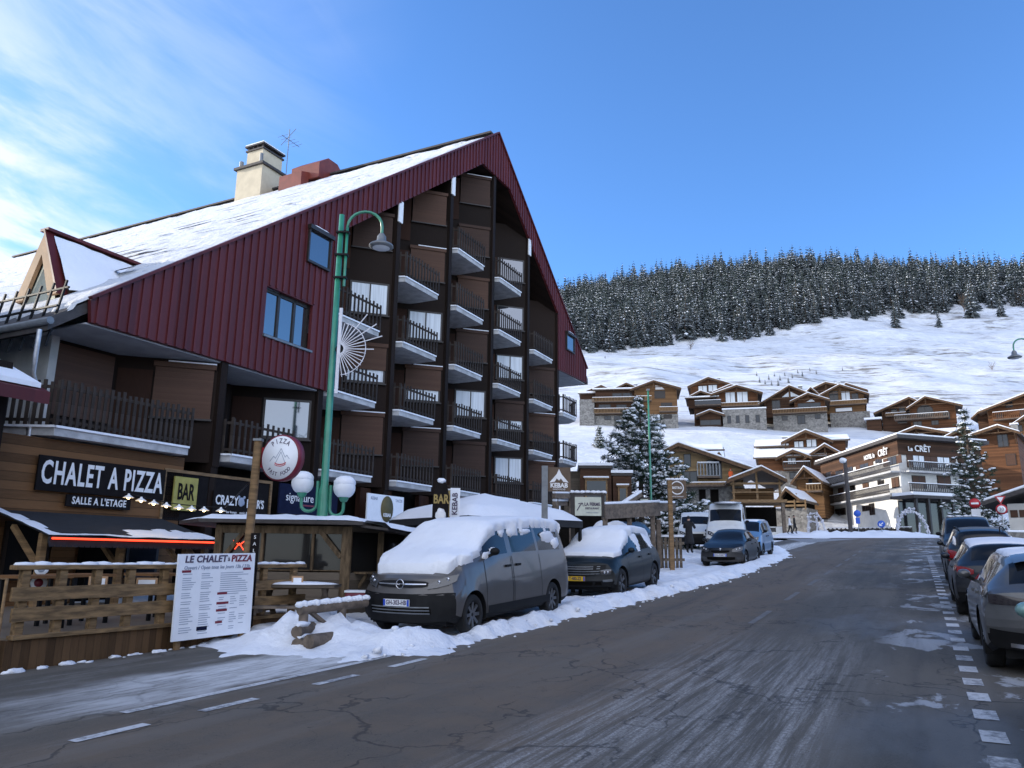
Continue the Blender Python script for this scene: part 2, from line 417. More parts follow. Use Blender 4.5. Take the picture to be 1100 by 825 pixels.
cl = N.math('MULTIPLY', leftm, N.math('ADD', wis, N.math('MULTIPLY', N.math('MULTIPLY', lowm, N.ramp(c1, .36, .56)), .8), clamp=True))
behind = N.math('MULTIPLY', N.ramp(wx[1], -.12, -.5), N.math('MULTIPLY_ADD', c2, .38, .20, clamp=True))  # unseen bright cloud added behind the camera to lift the fill in shade
cl = N.math('MULTIPLY', N.math('MULTIPLY_ADD', cl, .9, N.math('MULTIPLY', leftm, .12)), .9, clamp=True)
skc = N.mix(cl, sky.outputs[0], (2.7, 2.9, 3.2))
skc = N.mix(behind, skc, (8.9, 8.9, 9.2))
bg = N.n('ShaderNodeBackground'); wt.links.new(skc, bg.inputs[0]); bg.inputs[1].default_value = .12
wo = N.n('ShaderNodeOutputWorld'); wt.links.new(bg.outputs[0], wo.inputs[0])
S.view_settings.view_transform = 'Standard'; S.view_settings.look = 'None'; S.view_settings.gamma = 1; S.view_settings.use_curve_mapping = False
S.view_settings.exposure = 1.7

# ------------------------------------------------------------------ terrain
_hp = [(-400,0),(60,2.8),(80,3.6),(95,4.3),(110,8.5),(130,16.5),(150,24),(172,31),(200,39),(300,75),(425,123),(520,178),(600,224),(650,236),(720,215),(900,120),(1500,60)]
_hx = np.array([p[0] for p in _hp]); _hz = np.array([p[1] for p in _hp])
_hd = np.gradient(_hz, _hx)
def hprof(y):
    y = min(max(y, -390), 1490); i = int(np.searchsorted(_hx, y)) - 1; i = max(0, min(i, len(_hx)-2))
    h = _hx[i+1]-_hx[i]; t = (y-_hx[i])/h
    return ((2*t**3-3*t**2+1)*_hz[i] + (t**3-2*t**2+t)*h*_hd[i] + (-2*t**3+3*t**2)*_hz[i+1] + (t**3-t**2)*h*_hd[i+1])
def sstep(x, a, b):
    t = min(max((x-a)/(b-a), 0), 1); return t*t*(3-2*t)
def H(x, y):
    u = x*DU[0] + y*DU[1]; zs = zroad(max(u, -30))
    k = sstep(y, 62, 92)
    z = zs
    if k > 0:
        s = np.interp(x, [-200,30,110,225,420,700], [.74,.905,.975,1.04,1.02,1.0])
        zh = hprof(y); zh = zh * (1 + (s-1)*sstep(y, 330, 600))
        a = sstep(y, 175, 300)
        if a > 0:
            zh += a*(5.5*noise.noise((x/75, y/60, 0)) + 2.6*noise.noise((x/30, y/16, 3)) + .9*noise.noise((x/14, y/7, 5)) + .8*math.sin(y/6.5+2.5*noise.noise((x/60,y/60,8)))*sstep(noise.noise((x/90,y/40,6)),-.05,.3))
        elif y > 100:
            pass
        zh += sstep(y,105,130)*(1-a)*(.9*noise.noise((x/18, y/12, 7)))
        z = zs*(1-k) + zh*k
    return z
xs = np.concatenate([np.arange(-420,-60,20), np.arange(-60,40,4), np.arange(40,330,4.5), np.arange(330,760,18)])
ys = np.concatenate([np.arange(-60,60,4), np.arange(60,200,3), np.arange(200,460,4.5), np.arange(460,700,9), np.arange(700,1500,50)])
vs = []
for y in ys:
    for x in xs:
        z = H(x, y); u, v = x*DU[0]+y*DU[1], x*RV_[0]+y*RV_[1]
        if u < 96 and -17 < v < 9.5: z -= .10
        vs.append((x, y, z))
nx = len(xs); fs = [(j*nx+i, j*nx+i+1, (j+1)*nx+i+1, (j+1)*nx+i) for j in range(len(ys)-1) for i in range(nx-1)]
def hillmat():
    m, nt, b = _mat('snowy_ground'); N = NT(nt); p = N.pos(); s = N.sep(p)
    far = N.ramp(s[1], 150, 230)
    n1 = N.noise(p, .012, 6, .6); n2 = N.noise(N.scalev(p, (.5,1,1)), .09, 8, .68); n3 = N.noise(N.scalev(p,(.25,1,1)), .35, 6, .7)
    # bare tufts and stones showing where the snow is thin
    thin = N.math('MULTIPLY', N.ramp(N.math('MULTIPLY_ADD', n2, .6, N.math('MULTIPLY', n1, .45)), .48, .62), N.ramp(n3, .46, .60))
    thin = N.math('MULTIPLY', thin, far)
    c = N.mix(N.ramp(N.noise(p, .2, 5), .3, .7), (.62,.64,.68), (.74,.76,.79))
    c = N.mix(N.math('MULTIPLY', thin, .85), c, (.15,.125,.09))
    nt.links.new(c, b.inputs['Base Color']); b.inputs['Roughness'].default_value = .7; b.inputs['Specular IOR Level'].default_value = .2
    h = N.math('MULTIPLY_ADD', n3, .35, n2)
    nt.links.new(N.bump(h, .8, 2.5), b.inputs['Normal']); return m
M['snow_hill'] = hillmat()
me = bpy.data.meshes.new('ground'); me.from_pydata(vs, [], fs); me.materials.append(M['snow_hill'])
me.polygons.foreach_set('use_smooth', [True]*len(fs)); me.update()
ground = bpy.data.objects.new('ground', me); COL.objects.link(ground); tag(ground, 'snow covered ground rising into a wide white mountainside', 'ground', kind='structure')

# ------------------------------------------------------------------ road (road frame: x = u up the street, y = -v to the left)
def asphalt():
    m, nt, b = _mat('worn_asphalt'); N = NT(nt); o = N.obj(); s = N.sep(o); u, l = s[0], s[1]
    fine = N.noise(o, 45, 5, .7); mid = N.noise(o, 1.6, 6, .6); big = N.noise(N.scalev(o, (.15,.8,1)), 1.0, 5, .6)
    agg = N.noise(o, 130, 3, .6)
    c = N.mix(N.ramp(N.math('MULTIPLY_ADD', agg, .5, N.math('MULTIPLY', fine, .5)), .36, .66), (.048,.045,.037), (.112,.098,.080))
    c = N.mix(N.math('MULTIPLY', N.ramp(big, .4, .68), .5), c, (.150,.128,.100))
    # brownish sanded lane on the left half
    lane = N.math('MULTIPLY', N.ramp(l, 1.8, 3.6), N.ramp(l, 7.4, 6.0))
    c = N.mix(N.math('MULTIPLY', lane, N.math('MULTIPLY_ADD', N.ramp(mid, .3, .7), .45, .25)), c, (.150,.105,.066))
    # dried salt streaks drawn along the wheel tracks
    st = N.noise(N.scalev(o, (.30,7.0,1)), 1.6, 9, .75); patch = N.noise(N.scalev(o,(.35,.6,1)), .7, 4, .6)
    trackA = N.math('MULTIPLY', N.ramp(l, .6, 1.1), N.ramp(l, 3.6, 2.7))
    near = N.ramp(u, 16, 9)
    far2 = N.math('MULTIPLY', N.ramp(patch, .5, .66), .55)
    salt = N.math('MULTIPLY', N.math('MULTIPLY', N.ramp(st, .40, .66), trackA), N.math('MAXIMUM', near, far2))
    grit = N.ramp(N.noise(o, 38, 5, .8), .40, .60)
    c = N.mix(N.math('MULTIPLY', salt, N.math('MULTIPLY_ADD', grit, .65, .22)), c, (.42,.41,.40))
    # thin ice and packed snow: right kerb side and along the left parking strip
    pn = N.noise(N.scalev(o,(.6,1.1,1)), 1.0, 7, .62, .4)
    right = N.math('MULTIPLY', N.ramp(l, .95, .2), N.ramp(pn, .545, .585))
    c = N.mix(N.math('MULTIPLY', right, .6), c, (.50,.52,.55))
    wl = N.math('ADD', l, N.math('MULTIPLY', N.math('SUBTRACT', N.noise(o, .9, 6, .6), .5), 1.1))
    strip = N.math('MULTIPLY', N.math('MULTIPLY', N.ramp(wl, 6.85, 7.15), N.ramp(wl, 8.75, 8.1)), N.ramp(N.math('ADD', u, N.math('MULTIPLY', pn, 4.0)), 5.4, 9.5))
    stn = N.math('MULTIPLY_ADD', N.noise(N.scalev(o,(.7,4,1)), 2.4, 8, .7), .85, .2, clamp=True)
    c = N.mix(N.math('MULTIPLY', strip, N.ramp(stn, .38, .72)), c, (.60,.60,.60))
    dust = N.math('MULTIPLY', N.ramp(l, 5.6, 6.8), N.ramp(N.noise(N.scalev(o,(.3,1.6,1)), 1.3, 8, .72), .50, .74))
    c = N.mix(N.math('MULTIPLY', dust, .38), c, (.42,.42,.42))
    # cracks
    wv = N.n('ShaderNodeVectorMath', operation='ADD'); nz = N.n('ShaderNodeTexNoise'); nz.inputs['Scale'].default_value = 1.7; nz.inputs['Detail'].default_value = 5
    nt.links.new(o, nz.inputs['Vector']); nt.links.new(o, wv.inputs[0])
    sc = N.n('ShaderNodeVectorMath', operation='SCALE'); nt.links.new(nz.outputs['Color'], sc.inputs[0]); sc.inputs['Scale'].default_value = .9; nt.links.new(sc.outputs[0], wv.inputs[1])
    vo = N.n('ShaderNodeTexVoronoi', feature='DISTANCE_TO_EDGE'); nt.links.new(N.scalev(wv.outputs[0], (.30,.62,1)), vo.inputs['Vector']); vo.inputs['Scale'].default_value = 1.0
    cm = N.ramp(N.noise(o, .35, 3), .40, .52)
    crack = N.math('MULTIPLY', N.ramp(vo.outputs[0], .015, .004), cm)
    tv = N.noise(N.scalev(o,(.05,1.3,1)), 1.0, 4, .6)
    c = N.mix(N.math('MULTIPLY', N.ramp(tv, .52, .68), .35), c, (.17,.155,.135)); c = N.mix(N.math('MULTIPLY', N.ramp(tv, .46, .32), .45), c, (.035,.032,.029))
    vo2 = N.n('ShaderNodeTexVoronoi', feature='DISTANCE_TO_EDGE'); nt.links.new(N.scalev(wv.outputs[0], (.09,.34,1)), vo2.inputs['Vector'])
    crack2 = N.ramp(vo2.outputs[0], .004, .0012)
    crack = N.math('MAXIMUM', crack, crack2)
    crack = N.math('MULTIPLY', crack, N.math('SUBTRACT', 1.0, N.math('MULTIPLY', strip, .85)))
    c = N.mix(N.math('MULTIPLY', crack, .6), c, (.008,.008,.008))
    nt.links.new(c, b.inputs['Base Color'])
    wet = N.math('MULTIPLY', N.ramp(N.noise(N.scalev(o,(.25,.7,1)), .8, 4), .5, .65), N.ramp(l, 3.2, .8))
    N._in(b.inputs['Roughness'], N.math('MULTIPLY_ADD', wet, -.3, N.math('MULTIPLY_ADD', fine, .2, .72)))
    nt.links.new(N.bump(N.math('SUBTRACT', fine, crack), .5, .008), b.inputs['Normal']); return m
M['asphalt'] = asphalt()
rb = MB(); P = []
for u in np.arange(-16, 96.1, 1.0):
    row = []
    for k in range(13):
        a = k/12
        lo = -15.5 if u < 9.6 else (-15.5 + (min(u,11.5)-9.6)/1.9*5.5)
        lo = lo if u < 74 else lo - (u-74)*.9
        hi = 8.5
        v = lo + (hi-lo)*a; row.append((u, -v, zroad(u)))
    P.append(row)
rb.grid(P, 0, True)
road = rb.build('road', M['asphalt'], rotz=ROT_ROAD); tag(road, 'grey cracked asphalt street climbing past the parked cars', 'road', kind='structure')
def markmat():
    m, nt, b = _mat('worn_road_paint'); N = NT(nt); o = N.obj()
    w = N.ramp(N.math('MULTIPLY_ADD', N.noise(o, 14, 6, .7), .6, N.math('MULTIPLY', N.noise(o, 1.1, 3), .5)), .42, .6)
    c = N.mix(w, (.20,.20,.205), (.56,.56,.56)); nt.links.new(c, b.inputs['Base Color']); b.inputs['Roughness'].default_value = .7; return m
M['road_white'] = markmat()
mk = MB()
def mark(u0, u1, v0, v1):
    k = max(1, int((u1-u0)/1.0))
    for i in range(k):
        a, b = u0+(u1-u0)*i/k, u0+(u1-u0)*(i+1)/k
        mk.quad((a,-v1,zroad(a)+.006),(b,-v1,zroad(b)+.006),(b,-v0,zroad(b)+.006),(a,-v0,zroad(a)+.006))
u = 6.9
while u < 44:
    mark(u, u+.46, .32, .52); u += .95 if u < 17 else 1.05
for (a, b) in [(2.3,3.35),(4.35,5.05),(5.65,6.35),(7.25,8.0),(8.7,9.5)]: mark(a, b, -6.32, -6.2)
for (a, b) in [(5.25,10.4)]: mark(a, b, -6.92, -6.8)
mark(3.2, 4.1, -6.95, -6.83)
fm = MB()
def fmk(a):
    for i in range(2): fm.quad((a+i*1.1,2.88,zroad(a+i*1.1)+.006),(a+i*1.1+1.1,2.88,zroad(a+i*1.1+1.1)+.006),(a+i*1.1+1.1,3.0,zroad(a+i*1.1+1.1)+.006),(a+i*1.1,3.0,zroad(a+i*1.1)+.006))
for a in (15.5, 20, 24.5, 29, 33.5, 38, 42.5, 47): fmk(a)
mko = mk.build('road_marking', M['road_white'], rotz=ROT_ROAD); tag(mko, 'white painted dashes and lines along the street edges', 'road marking', kind='structure')
fmo = fm.build('road_marking', pm('faded_paint', (.135,.128,.12), .75, 0, .2), rotz=ROT_ROAD); tag(fmo, 'faded centre dashes barely visible along the street', 'road marking', kind='structure')
ww = pm('white_yield_paint', (.24,.24,.24), .7, 0, .3)
tr = MB(); tr._add([(63,7.4,zroad(63)+.006),(74,4.4,zroad(74)+.006),(74,10.6,zroad(74)+.006)], [(0,1,2)])
tro = tr.build('road_marking', ww, rotz=ROT_ROAD); tag(tro, 'long pale triangle painted on the street at the crest', 'road marking', kind='structure')

# ------------------------------------------------------------------ roadside snow (one continuous uneven layer)
def vedge(u): return float(np.interp(u, [6,9,10.8,14.4,18.9,25,33,42,50,60], [-7.9,-6.9,-6.45,-6.4,-5.95,-5.45,-5.5,-5.8,-7.2,-10.0]))
def snow_h(u, v):
    n = noise.noise((u*1.1, v*1.3, 0)); n2 = noise.noise((u*4, v*4, 5)); n4 = noise.noise((u*8, v*8, 2)); n3 = noise.noise((u*.4, v*.5, 9))
    d = vedge(u) + .32*n + .2*n2 + .09*n4 - v          # >0 inside
    inn = sstep(d, 0, .75)
    ust = sstep(u + 1.2*noise.noise((v*1.5, 3, 1)) + .5*n2, 8.7, 10.8)
    h = inn*ust*(.13 + .07*n + .05*n2 + .03*n4)
    h += .10*sstep(d,0,.3)*sstep(d,1.2,.5)*ust
    # heap round the log barrier and in front of the van
    q = math.exp(-((u-10.1)/.8)**2 - ((v+8.9)/.7)**2); h += .36*q*(1+.5*n2+.3*n4)
    q = math.exp(-((u-10.1)/.45)**2 - ((v+7.7)/1.0)**2); h += .12*q
    # trodden flat under the vehicles
    for (a, b, va, vb) in [(11.0,16.0,-8.8,-6.9),(18.3,22.8,-8.6,-6.6),(31.2,35.4,-8.0,-6.3),(40,44.5,-8,-6.3)]:
        k = sstep(u, a-.3, a+.3)*sstep(u, b+.3, b-.3)*sstep(v, va-.2, va+.2)*sstep(v, vb+.2, vb-.2)
        h = h*(1-k) + (.03)*k
    if v < -9.3: h += .10*sstep(v,-9.3,-10.5)*(1+n3)*ust
    return h
sb = MB(); us = np.concatenate([np.arange(8.2, 27, .13), np.arange(27, 62, .3)]); vv = np.concatenate([np.arange(-17.0,-9.4,.3), np.arange(-9.4, -4.6, .12)])
hh = [[snow_h(u, v) for v in vv] for u in us]; keep = {}
pts = []; idx = {}
for i, u in enumerate(us):
    for j, v in enumerate(vv):
        keep[(i,j)] = hh[i][j] > .012
fcs = []
for i in range(len(us)-1):
    for j in range(len(vv)-1):
        c4 = [(i,j),(i+1,j),(i+1,j+1),(i,j+1)]
        if not any(keep[c] for c in c4): continue
        ff = []
        for c in c4:
            if c not in idx:
                idx[c] = len(pts); u, v = us[c[0]], vv[c[1]]
                pts.append((u, -v, zroad(u) + (hh[c[0]][c[1]] if keep[c] else -.02)))
            ff.append(idx[c])
        fcs.append(ff[::-1])
sb._add(pts, fcs, 0, True)
rr = random.Random(12)
for i in range(90):
    u = rr.uniform(8.6, 44)**1.0 if i % 3 else rr.uniform(9, 20); v = vedge(u) + rr.gauss(-.05,.22); r_ = abs(rr.gauss(0,.022))+.008
    if 11.3 < u < 16.8 and v < -6.95: continue
    sb.blob((u,-v,zroad(u)+max(0,snow_h(u,v))+r_*.3),(r_*1.3,r_,r_*.8),0,6,4,i,.3)
for i in range(34):
    u = rr.uniform(6.0,10.6); v = -10.17+rr.gauss(.06,.04); r_ = abs(rr.gauss(0,.018))+.010; sb.blob((u,-v,zroad(u)+r_*.2),(r_*2.4,r_*1.2,r_*.8),0,9,5,i,.4)
sbo = sb.build('roadside_snow', M['snow_road'], rotz=ROT_ROAD); tag(sbo, 'uneven trodden snow lying along the left parking strip', 'snow', kind='stuff')
# low heaps of snow at the roundabout and beyond
def heap(name, label, pts_uv, hgt, seed=0):
    b = MB(); us = [p[0] for p in pts_uv]; vs_ = [p[1] for p in pts_uv]
    u0, u1, v0, v1 = min(us), max(us), min(vs_), max(vs_); G_ = []
    for i in range(25):
        row = []
        for j in range(33):
            u = u0+(u1-u0)*i/24; v = v0+(v1-v0)*j/32
            e = min(i,24-i)/12; e2 = min(j,32-j)/16
            h = hgt*min(1,1.6*e)**.7*min(1,2.2*e2)**.7*(.75+.6*noise.noise((u*.9,v*.9,seed))+.2*noise.noise((u*3,v*3,seed)))
            row.append((u,-v,zroad(u)-.05+max(0,h)))
        G_.append(row)
    b.grid(G_,0,True); o = b.build(name, M['snow'], rotz=ROT_ROAD); return tag(o, label, 'snow heap', kind='stuff')
heap('snow_heap', 'low long snow heap on the roundabout before the hotel', [(77,-14),(89,2.5)], .7, 2)
heap('snow_heap', 'small snow heap beside the path where two people walk', [(74,-17.5),(80,-14)], .5, 5)
# ------------------------------------------------------------------ the big gabled apartment building (frame: x along the gable, y inward, z up)
GO = Vector((-9.867, 17.271, 0))
def GP(a, y, z): # gable frame -> world
    return Vector((GO.x + a*GU[0] - y*GN[0], GO.y + a*GU[1] - y*GN[1], z))
bld = thing('apartment_building', 'tall dark wooden apartment building with red ribbed gable and snowy roof', 'apartment building', GO, ROT_GAB)
FINS = [4.14, 8.2, 12.1, 16.0, 20.0, 24.0, 27.95]
FL0, ST = 4.25, 2.645
def rake_z(a): # underside of the raking red band
    if a < 18.63: return 12.5 + (a-8.5)*.754
    if a < 21.55: return 20.12
    return 20.12 - (a-21.55)*.766
def roof_z(a): return 7.37 + (a+.08)*.751 if a < 20.11 else 22.54 - (a-20.11)*.784
# core volume and side wall
b = MB(); b.prism([(.3,2.2,-.6),(27.8,2.2,-.6),(27.8,2.2,16.2),(20.1,2.2,22.2),(.3,2.2,7.35)], (0,38,0), 0)
b.build('wall', M['render_wall'], bld)
b = MB(); b.box(.22,.42,1.75,39,2.5,7.3); b.build('side_wall', M['render_wall'], bld)
# dark timber front, sawtooth bays
b = MB(); win_specs = []
def wallT(tip_a): # wall frame: x from inner corner to the tip, y inward, z up ; 45 degrees to the gable
    r = 2.55; c = math.sqrt(.5)
    o = Vector((tip_a - r*c, .2 + r*c, 0))
    return Matrix(((c, c, 0, o.x), (-c, c, 0, o.y), (0, 0, 1, 0), (0,0,0,1)))
for i in range(7):
    tip = FINS[i]; a0 = FINS[i-1] if i else .5
    ztop = 6.84 if i < 2 else min(rake_z(a0+.3), rake_z(tip)) + .6
    zb = 4.0
    top2 = min(roof_z(a0), roof_z(tip)) - .5 if i >= 2 else 6.84
    T = wallT(tip-.12); b.T = T
    b.box(0, 2.55, 0, .14, zb, top2)
    b.T = None
    ia = tip - .12 - 2.55*math.sqrt(.5)
    b.box(a0, ia+.1, 2.0, 2.14, zb, top2)
for i, a in enumerate(FINS):
    zt = 6.84 if i < 2 else rake_z(a) + .25
    b.box(a-.12, a+.12, .06, 2.1, 3.9, zt)
    b.box(a-.12, a+.12, .10, 2.1, -.3, 3.9)
# band above the bays just under the roof, closing the gable behind the raking band
b.prism([(8.2,2.16,12),(12.1,2.16,14.8),(20,2.16,20.6),(24,2.16,18.0),(27.9,2.16,15),(27.9,2.16,11),(20,2.16,14),(8.2,2.16,9)], (0,.03,0))
b.build('timber_front', M['wood_dark'], bld)
# ground floor front
b = MB(); b.box(3.2, 27.9, 1.0, 1.12, -.4, 4.04); b.build('shop_front', M['black_void'], bld)
b = MB(); b.box(-2.2, 3.15, .12, .3, .1, 4.02); b.build('boarded_front', M['wood_mid'], bld)
b = MB()
for (a0, a1) in [(8.6,9.6),(11.2,11.8),(12.4,13.1),(15,15.7)]: b.box(a0,a1,.55,.75,-.3,3.95)
b.build('boarded_panel', M['wood_panel'], bld)
# red ribbed cladding
CL = [(-.08,7.37),(0,6.84),(8.43,6.86),(8.45,12.46),(18.63,20.12),(21.55,20.12),(27.9,15.26),(27.95,11.95),(32.27,12.1),(32.29,12.99),(20.11,22.54)]
b = MB()
# built as bands so that every piece is convex
def slab(pts, y0=0.0, th=.12, m=0): b.prism([(p[0], y0, p[1]) for p in pts], (0, th, 0), m)
def win_hole(a0, a1, lo, hi, zlo, zhi):
    slab([(a0,lo(a0)),(a1,lo(a1)),(a1,zlo),(a0,zlo)]); slab([(a0,zhi),(a1,zhi),(a1,hi(a1)),(a0,hi(a0))])
bt = lambda a: 6.84 if a < 8.44 else (rake_z(a) if a < 27.92 else 11.98 + (a-27.95)*.03)
tp = lambda a: roof_z(a)
WA0, WA1, WZ0, WZ1 = 5.40, 7.46, 8.0, 9.52
slab([(-.08,7.37),(0,6.84),(WA0,6.85),(WA0,tp(WA0))])
win_hole(WA0, WA1, bt, tp, WZ0, WZ1)
slab([(WA1,6.86),(8.43,6.86),(8.43,tp(8.43)),(WA1,tp(WA1))])
slab([(8.43,12.44),(18.63,20.12),(18.63,tp(18.63)),(8.43,tp(8.43))])
slab([(18.63,20.12),(20.11,20.12),(20.11,22.54),(18.63,tp(18.63))]); slab([(20.11,20.12),(21.55,20.12),(21.55,tp(21.55)),(20.11,22.54)])
slab([(21.55,20.12),(27.92,15.24),(27.92,tp(27.92)),(21.55,tp(21.55))])
slab([(27.92,11.96),(32.27,12.1),(32.29,12.99),(27.92,tp(27.92))])
a = .12
while a < 32.1:
    lo, hi = bt(a)+.01, tp(a)-.02
    segs = [(lo, hi)]
    if WA0-.05 < a < WA1+.05: segs = [(lo, WZ0-.06), (WZ1+.04, hi)]
    for (l, h) in segs:
        if h-l > .1: b.prism([(a-.035,-.045,l),(a+.035,-.045,l),(a+.035,-.045,h),(a-.035,-.045,h-.02)], (0,.047,0))
    a += .283
b.build('red_cladding', M['red_metal'], bld)
# edge trim along the rakes
b = MB(); b.bar((-.12,-.03,7.40),(20.11,-.03,22.57),.14,.07); b.bar((20.11,-.03,22.57),(32.33,-.03,13.0),.14,.07)
b.bar((8.43,.02,6.86),(8.43,.02,12.5),.1,.16)
b.build('rake_trim', M['rust_metal'] if False else M['red_metal'], bld)
# soffits
b = MB(); b.box(-.05,8.5,.13,2.4,6.80,6.84); b.build('soffit', M['soffit'], bld); b = MB(); b.box(27.97,32.25,.13,4.0,12.0,12.06); b.build('soffit', M['soffit'], bld)
b = MB(); b.prism([(8.5,.14,12.46),(18.63,.14,20.12),(18.63,.14,20.4),(8.5,.14,12.8)], (0,2.0,0)); b.prism([(18.63,.14,20.14),(21.55,.14,20.14),(21.55,.14,20.4),(18.63,.14,20.4)], (0,2.0,0)); b.prism([(21.55,.14,20.13),(27.9,.14,15.26),(27.9,.14,15.6),(21.55,.14,20.4)], (0,2.0,0))
b.box(27.9,28.0,.14,6,11.9,15.4)
b.build('eaves_lining', M['wood_dark'], bld)
for a in (12.1,16.0,24.0):
    b = MB(); b.box(a-.13,a+.15,.0,.055,rake_z(a)-.85,rake_z(a)+.05); b.build('fin_head', M['white_paint'], bld)
# roof
b = MB()
b.prism([(-.9,.15,6.72),(20.11,.15,22.5),(20.11,.15,22.15),(-.9,.15,6.42)], (0,40,0))
b.prism([(20.11,.15,22.5),(32.9,.15,12.48),(32.9,.15,12.12),(20.11,.15,22.15)], (0,40,0))
roof = b.build('roof', M['roof_dark'], bld)
b = MB(); b.bar((20.11,.3,22.60),(20.11,40,22.60),.45,.1); b.build('ridge_cap', M['roof_dark'], roof)
# snow sheet on the left slope, with bare streaks where the roofing shows
b = MB(); Gd = []; na, ny = 230, 110
pts = {}; vsn = []; fsn = []
def snow_keep(a, y):
    n = noise.noise((a*.35, y*.5, 2)); n2 = noise.noise((a*1.6, y*.22, 4)); n3 = noise.noise((a*2.5,y*2.5,1))
    if a < -.3 + .25*n3: return False
    if a > 19.3 + .5*n3: return False
    for (ca, wa) in ((2.3,.22),(5.4,.16),(9.5,.18),(13.4,.15),(17.0,.2),(18.4,.2)):
        if abs(a-ca) < 1.9*wa*(1+n3*.8) and n2 > .02 and y > .9: return False
    return True
for i in range(na+1):
    for j in range(ny+1):
        a = -.6 + 20.4*i/na; y = .10 + 38.5*(j/ny)**1.6
        k = snow_keep(a, y); edge = min(1, y/.25)
        th = (.09 + .06*noise.noise((a*.8,y*.8,0)) + .03*noise.noise((a*3,y*3,0)))*edge + .02 if k else -.03
        vsn.append((a, y, 6.72 + (a+.9)*.751 + max(th,-.03) * 1.2))
        pts[(i,j)] = k
for i in range(na):
    for j in range(ny):
        c4 = [(i,j),(i+1,j),(i+1,j+1),(i,j+1)]
        if any(pts[c] for c in c4): fsn.append(tuple(p*(ny+1)+q for p, q in c4))
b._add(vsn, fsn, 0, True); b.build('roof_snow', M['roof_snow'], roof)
# roofing rows showing through where the snow has slid
rr = random.Random(31); rows = [(2.1,1.6,.9,.10),(2.2,4.6,1.3,.12),(4.3,3.2,2.4,.11),(5.2,5.2,1.6,.10),(6.3,7.5,2.6,.10),(8.6,4.2,1.8,.10),(10.2,8.4,2.2,.12),(12.4,5.5,1.5,.09),(14.0,10.2,2.4,.10),(15.3,6.0,1.2,.08),(16.6,8.6,1.6,.09)]
for (ca) in (3.4,6.9,9.8,13.1,16.0,18.3,19.1):
    y = .8
    while y < 24:
        if rr.random() < .62: rows.append((ca+rr.uniform(-.06,.06), y, rr.uniform(.25,1.1), rr.uniform(.03,.07)))
        y += rr.uniform(.7,1.9)
b = MB()
for (ca, y0, L_, w) in rows:
    n = max(3,int(L_/.12)); up = []; lo = []
    for i in range(n+1):
        q = i/n; ww = w*(.35+.65*math.sin(math.pi*min(1,max(0,q*.9+.05))))*(1+rr.uniform(-.35,.35)); y = y0+L_*q
        zz = lambda a: 6.72+(a+.9)*.751+.265
        up.append((ca+ww,y,zz(ca+ww))); lo.append((ca-ww,y,zz(ca-ww)))
    b.grid([lo,up],0,False,True); b.grid([up,lo],0,False,True)
tag(b.build('bare_roofing', M['roof_dark'], roof), kind='stuff')
# gutter and snow fence on the left eave
b = MB(); b.tube([(-.95,.0,6.62),(-.95,36,6.62)], .09, 8); b.build('gutter', M['grey_metal'], bld)
b = MB()
for z, a in ((7.55,-.55),(7.05,-.75),(6.45,-.8)): b.bar((a,.15,z),(a,30,z),.05,.04)
y = .3
while y < 22:
    b.bar((-.8,y,6.1),(-.52,y,7.75),.045,.045); y += .47
b.build('snow_fence', M['black'], bld)
# dormer on the left slope
dm = MB()
def dor(y, z, a): return (a, y, z)
DA = .40; yL, yR, yM, zb, zp = 3.9, 2.15, 3.02, 8.0, 9.82
dm.prism([(DA,yR,zb),(DA,yR+.36,zb),(DA,yM,zp-.62),(DA,yM,zp)], (.10,0,0)); dm.prism([(DA,yL,zb),(DA,yM,zp),(DA,yM,zp-.62),(DA,yL-.36,zb)], (.10,0,0))
do = dm.build('dormer', M['tan_wood'], bld)
dm = MB(); dm._add([(DA+.16,yR+.25,zb-.1),(DA+.16,yL-.25,zb-.1),(DA+.16,yM,zp-.55)], [(0,2,1)]); dm.build('dormer_panel', M['pale_dormer'], do)
dm = MB(); dm.prism([(DA+.11,yR-.05,zb),(DA+.11,yM,zp+.02),(3.6,yM,zp+.02),(.9,yR-.05,zb)], (0,.12,0)); dm.prism([(DA+.11,yL+.05,zb),(.9,yL+.05,zb),(3.6,yM+.13,zp+.02),(DA+.11,yM+.13,zp+.02)], (0,-.12,0))
dm.build('dormer_roof', M['roof_brown'], do)
dm = MB(); dm.bar((DA-.03,yM,zp+.07),(3.7,yM,zp+.07),.34,.08); dm.bar((DA+.1,yR-.07,zb),(DA+.1,yM-.02,zp+.06),.3,.06); dm.build('dormer_ridge', M['red_metal'], do)
b = MB(); Gd = []
for i in range(15):
    row = []
    for j in range(10):
        q = j/9; a1 = 4.4*(i/14); zr_ = zb+.1+(zp-zb-.15)*q; yy = yR-.22+(yM-yR+.1)*q
        a = DA+.18 + a1*(.25+.75*(i/14)) * (.35+.65*q) if i else DA+.18
        zz = max(zr_ + .05*noise.noise((a*2,yy*3,0)), roof_z(a)-.35)
        row.append((a, yy - .35*(1-q)*(i/14)*2.2, zz))
    Gd.append(row)
b.grid(Gd,0,True,True); b.build('dormer_snow', M['snow'], do)
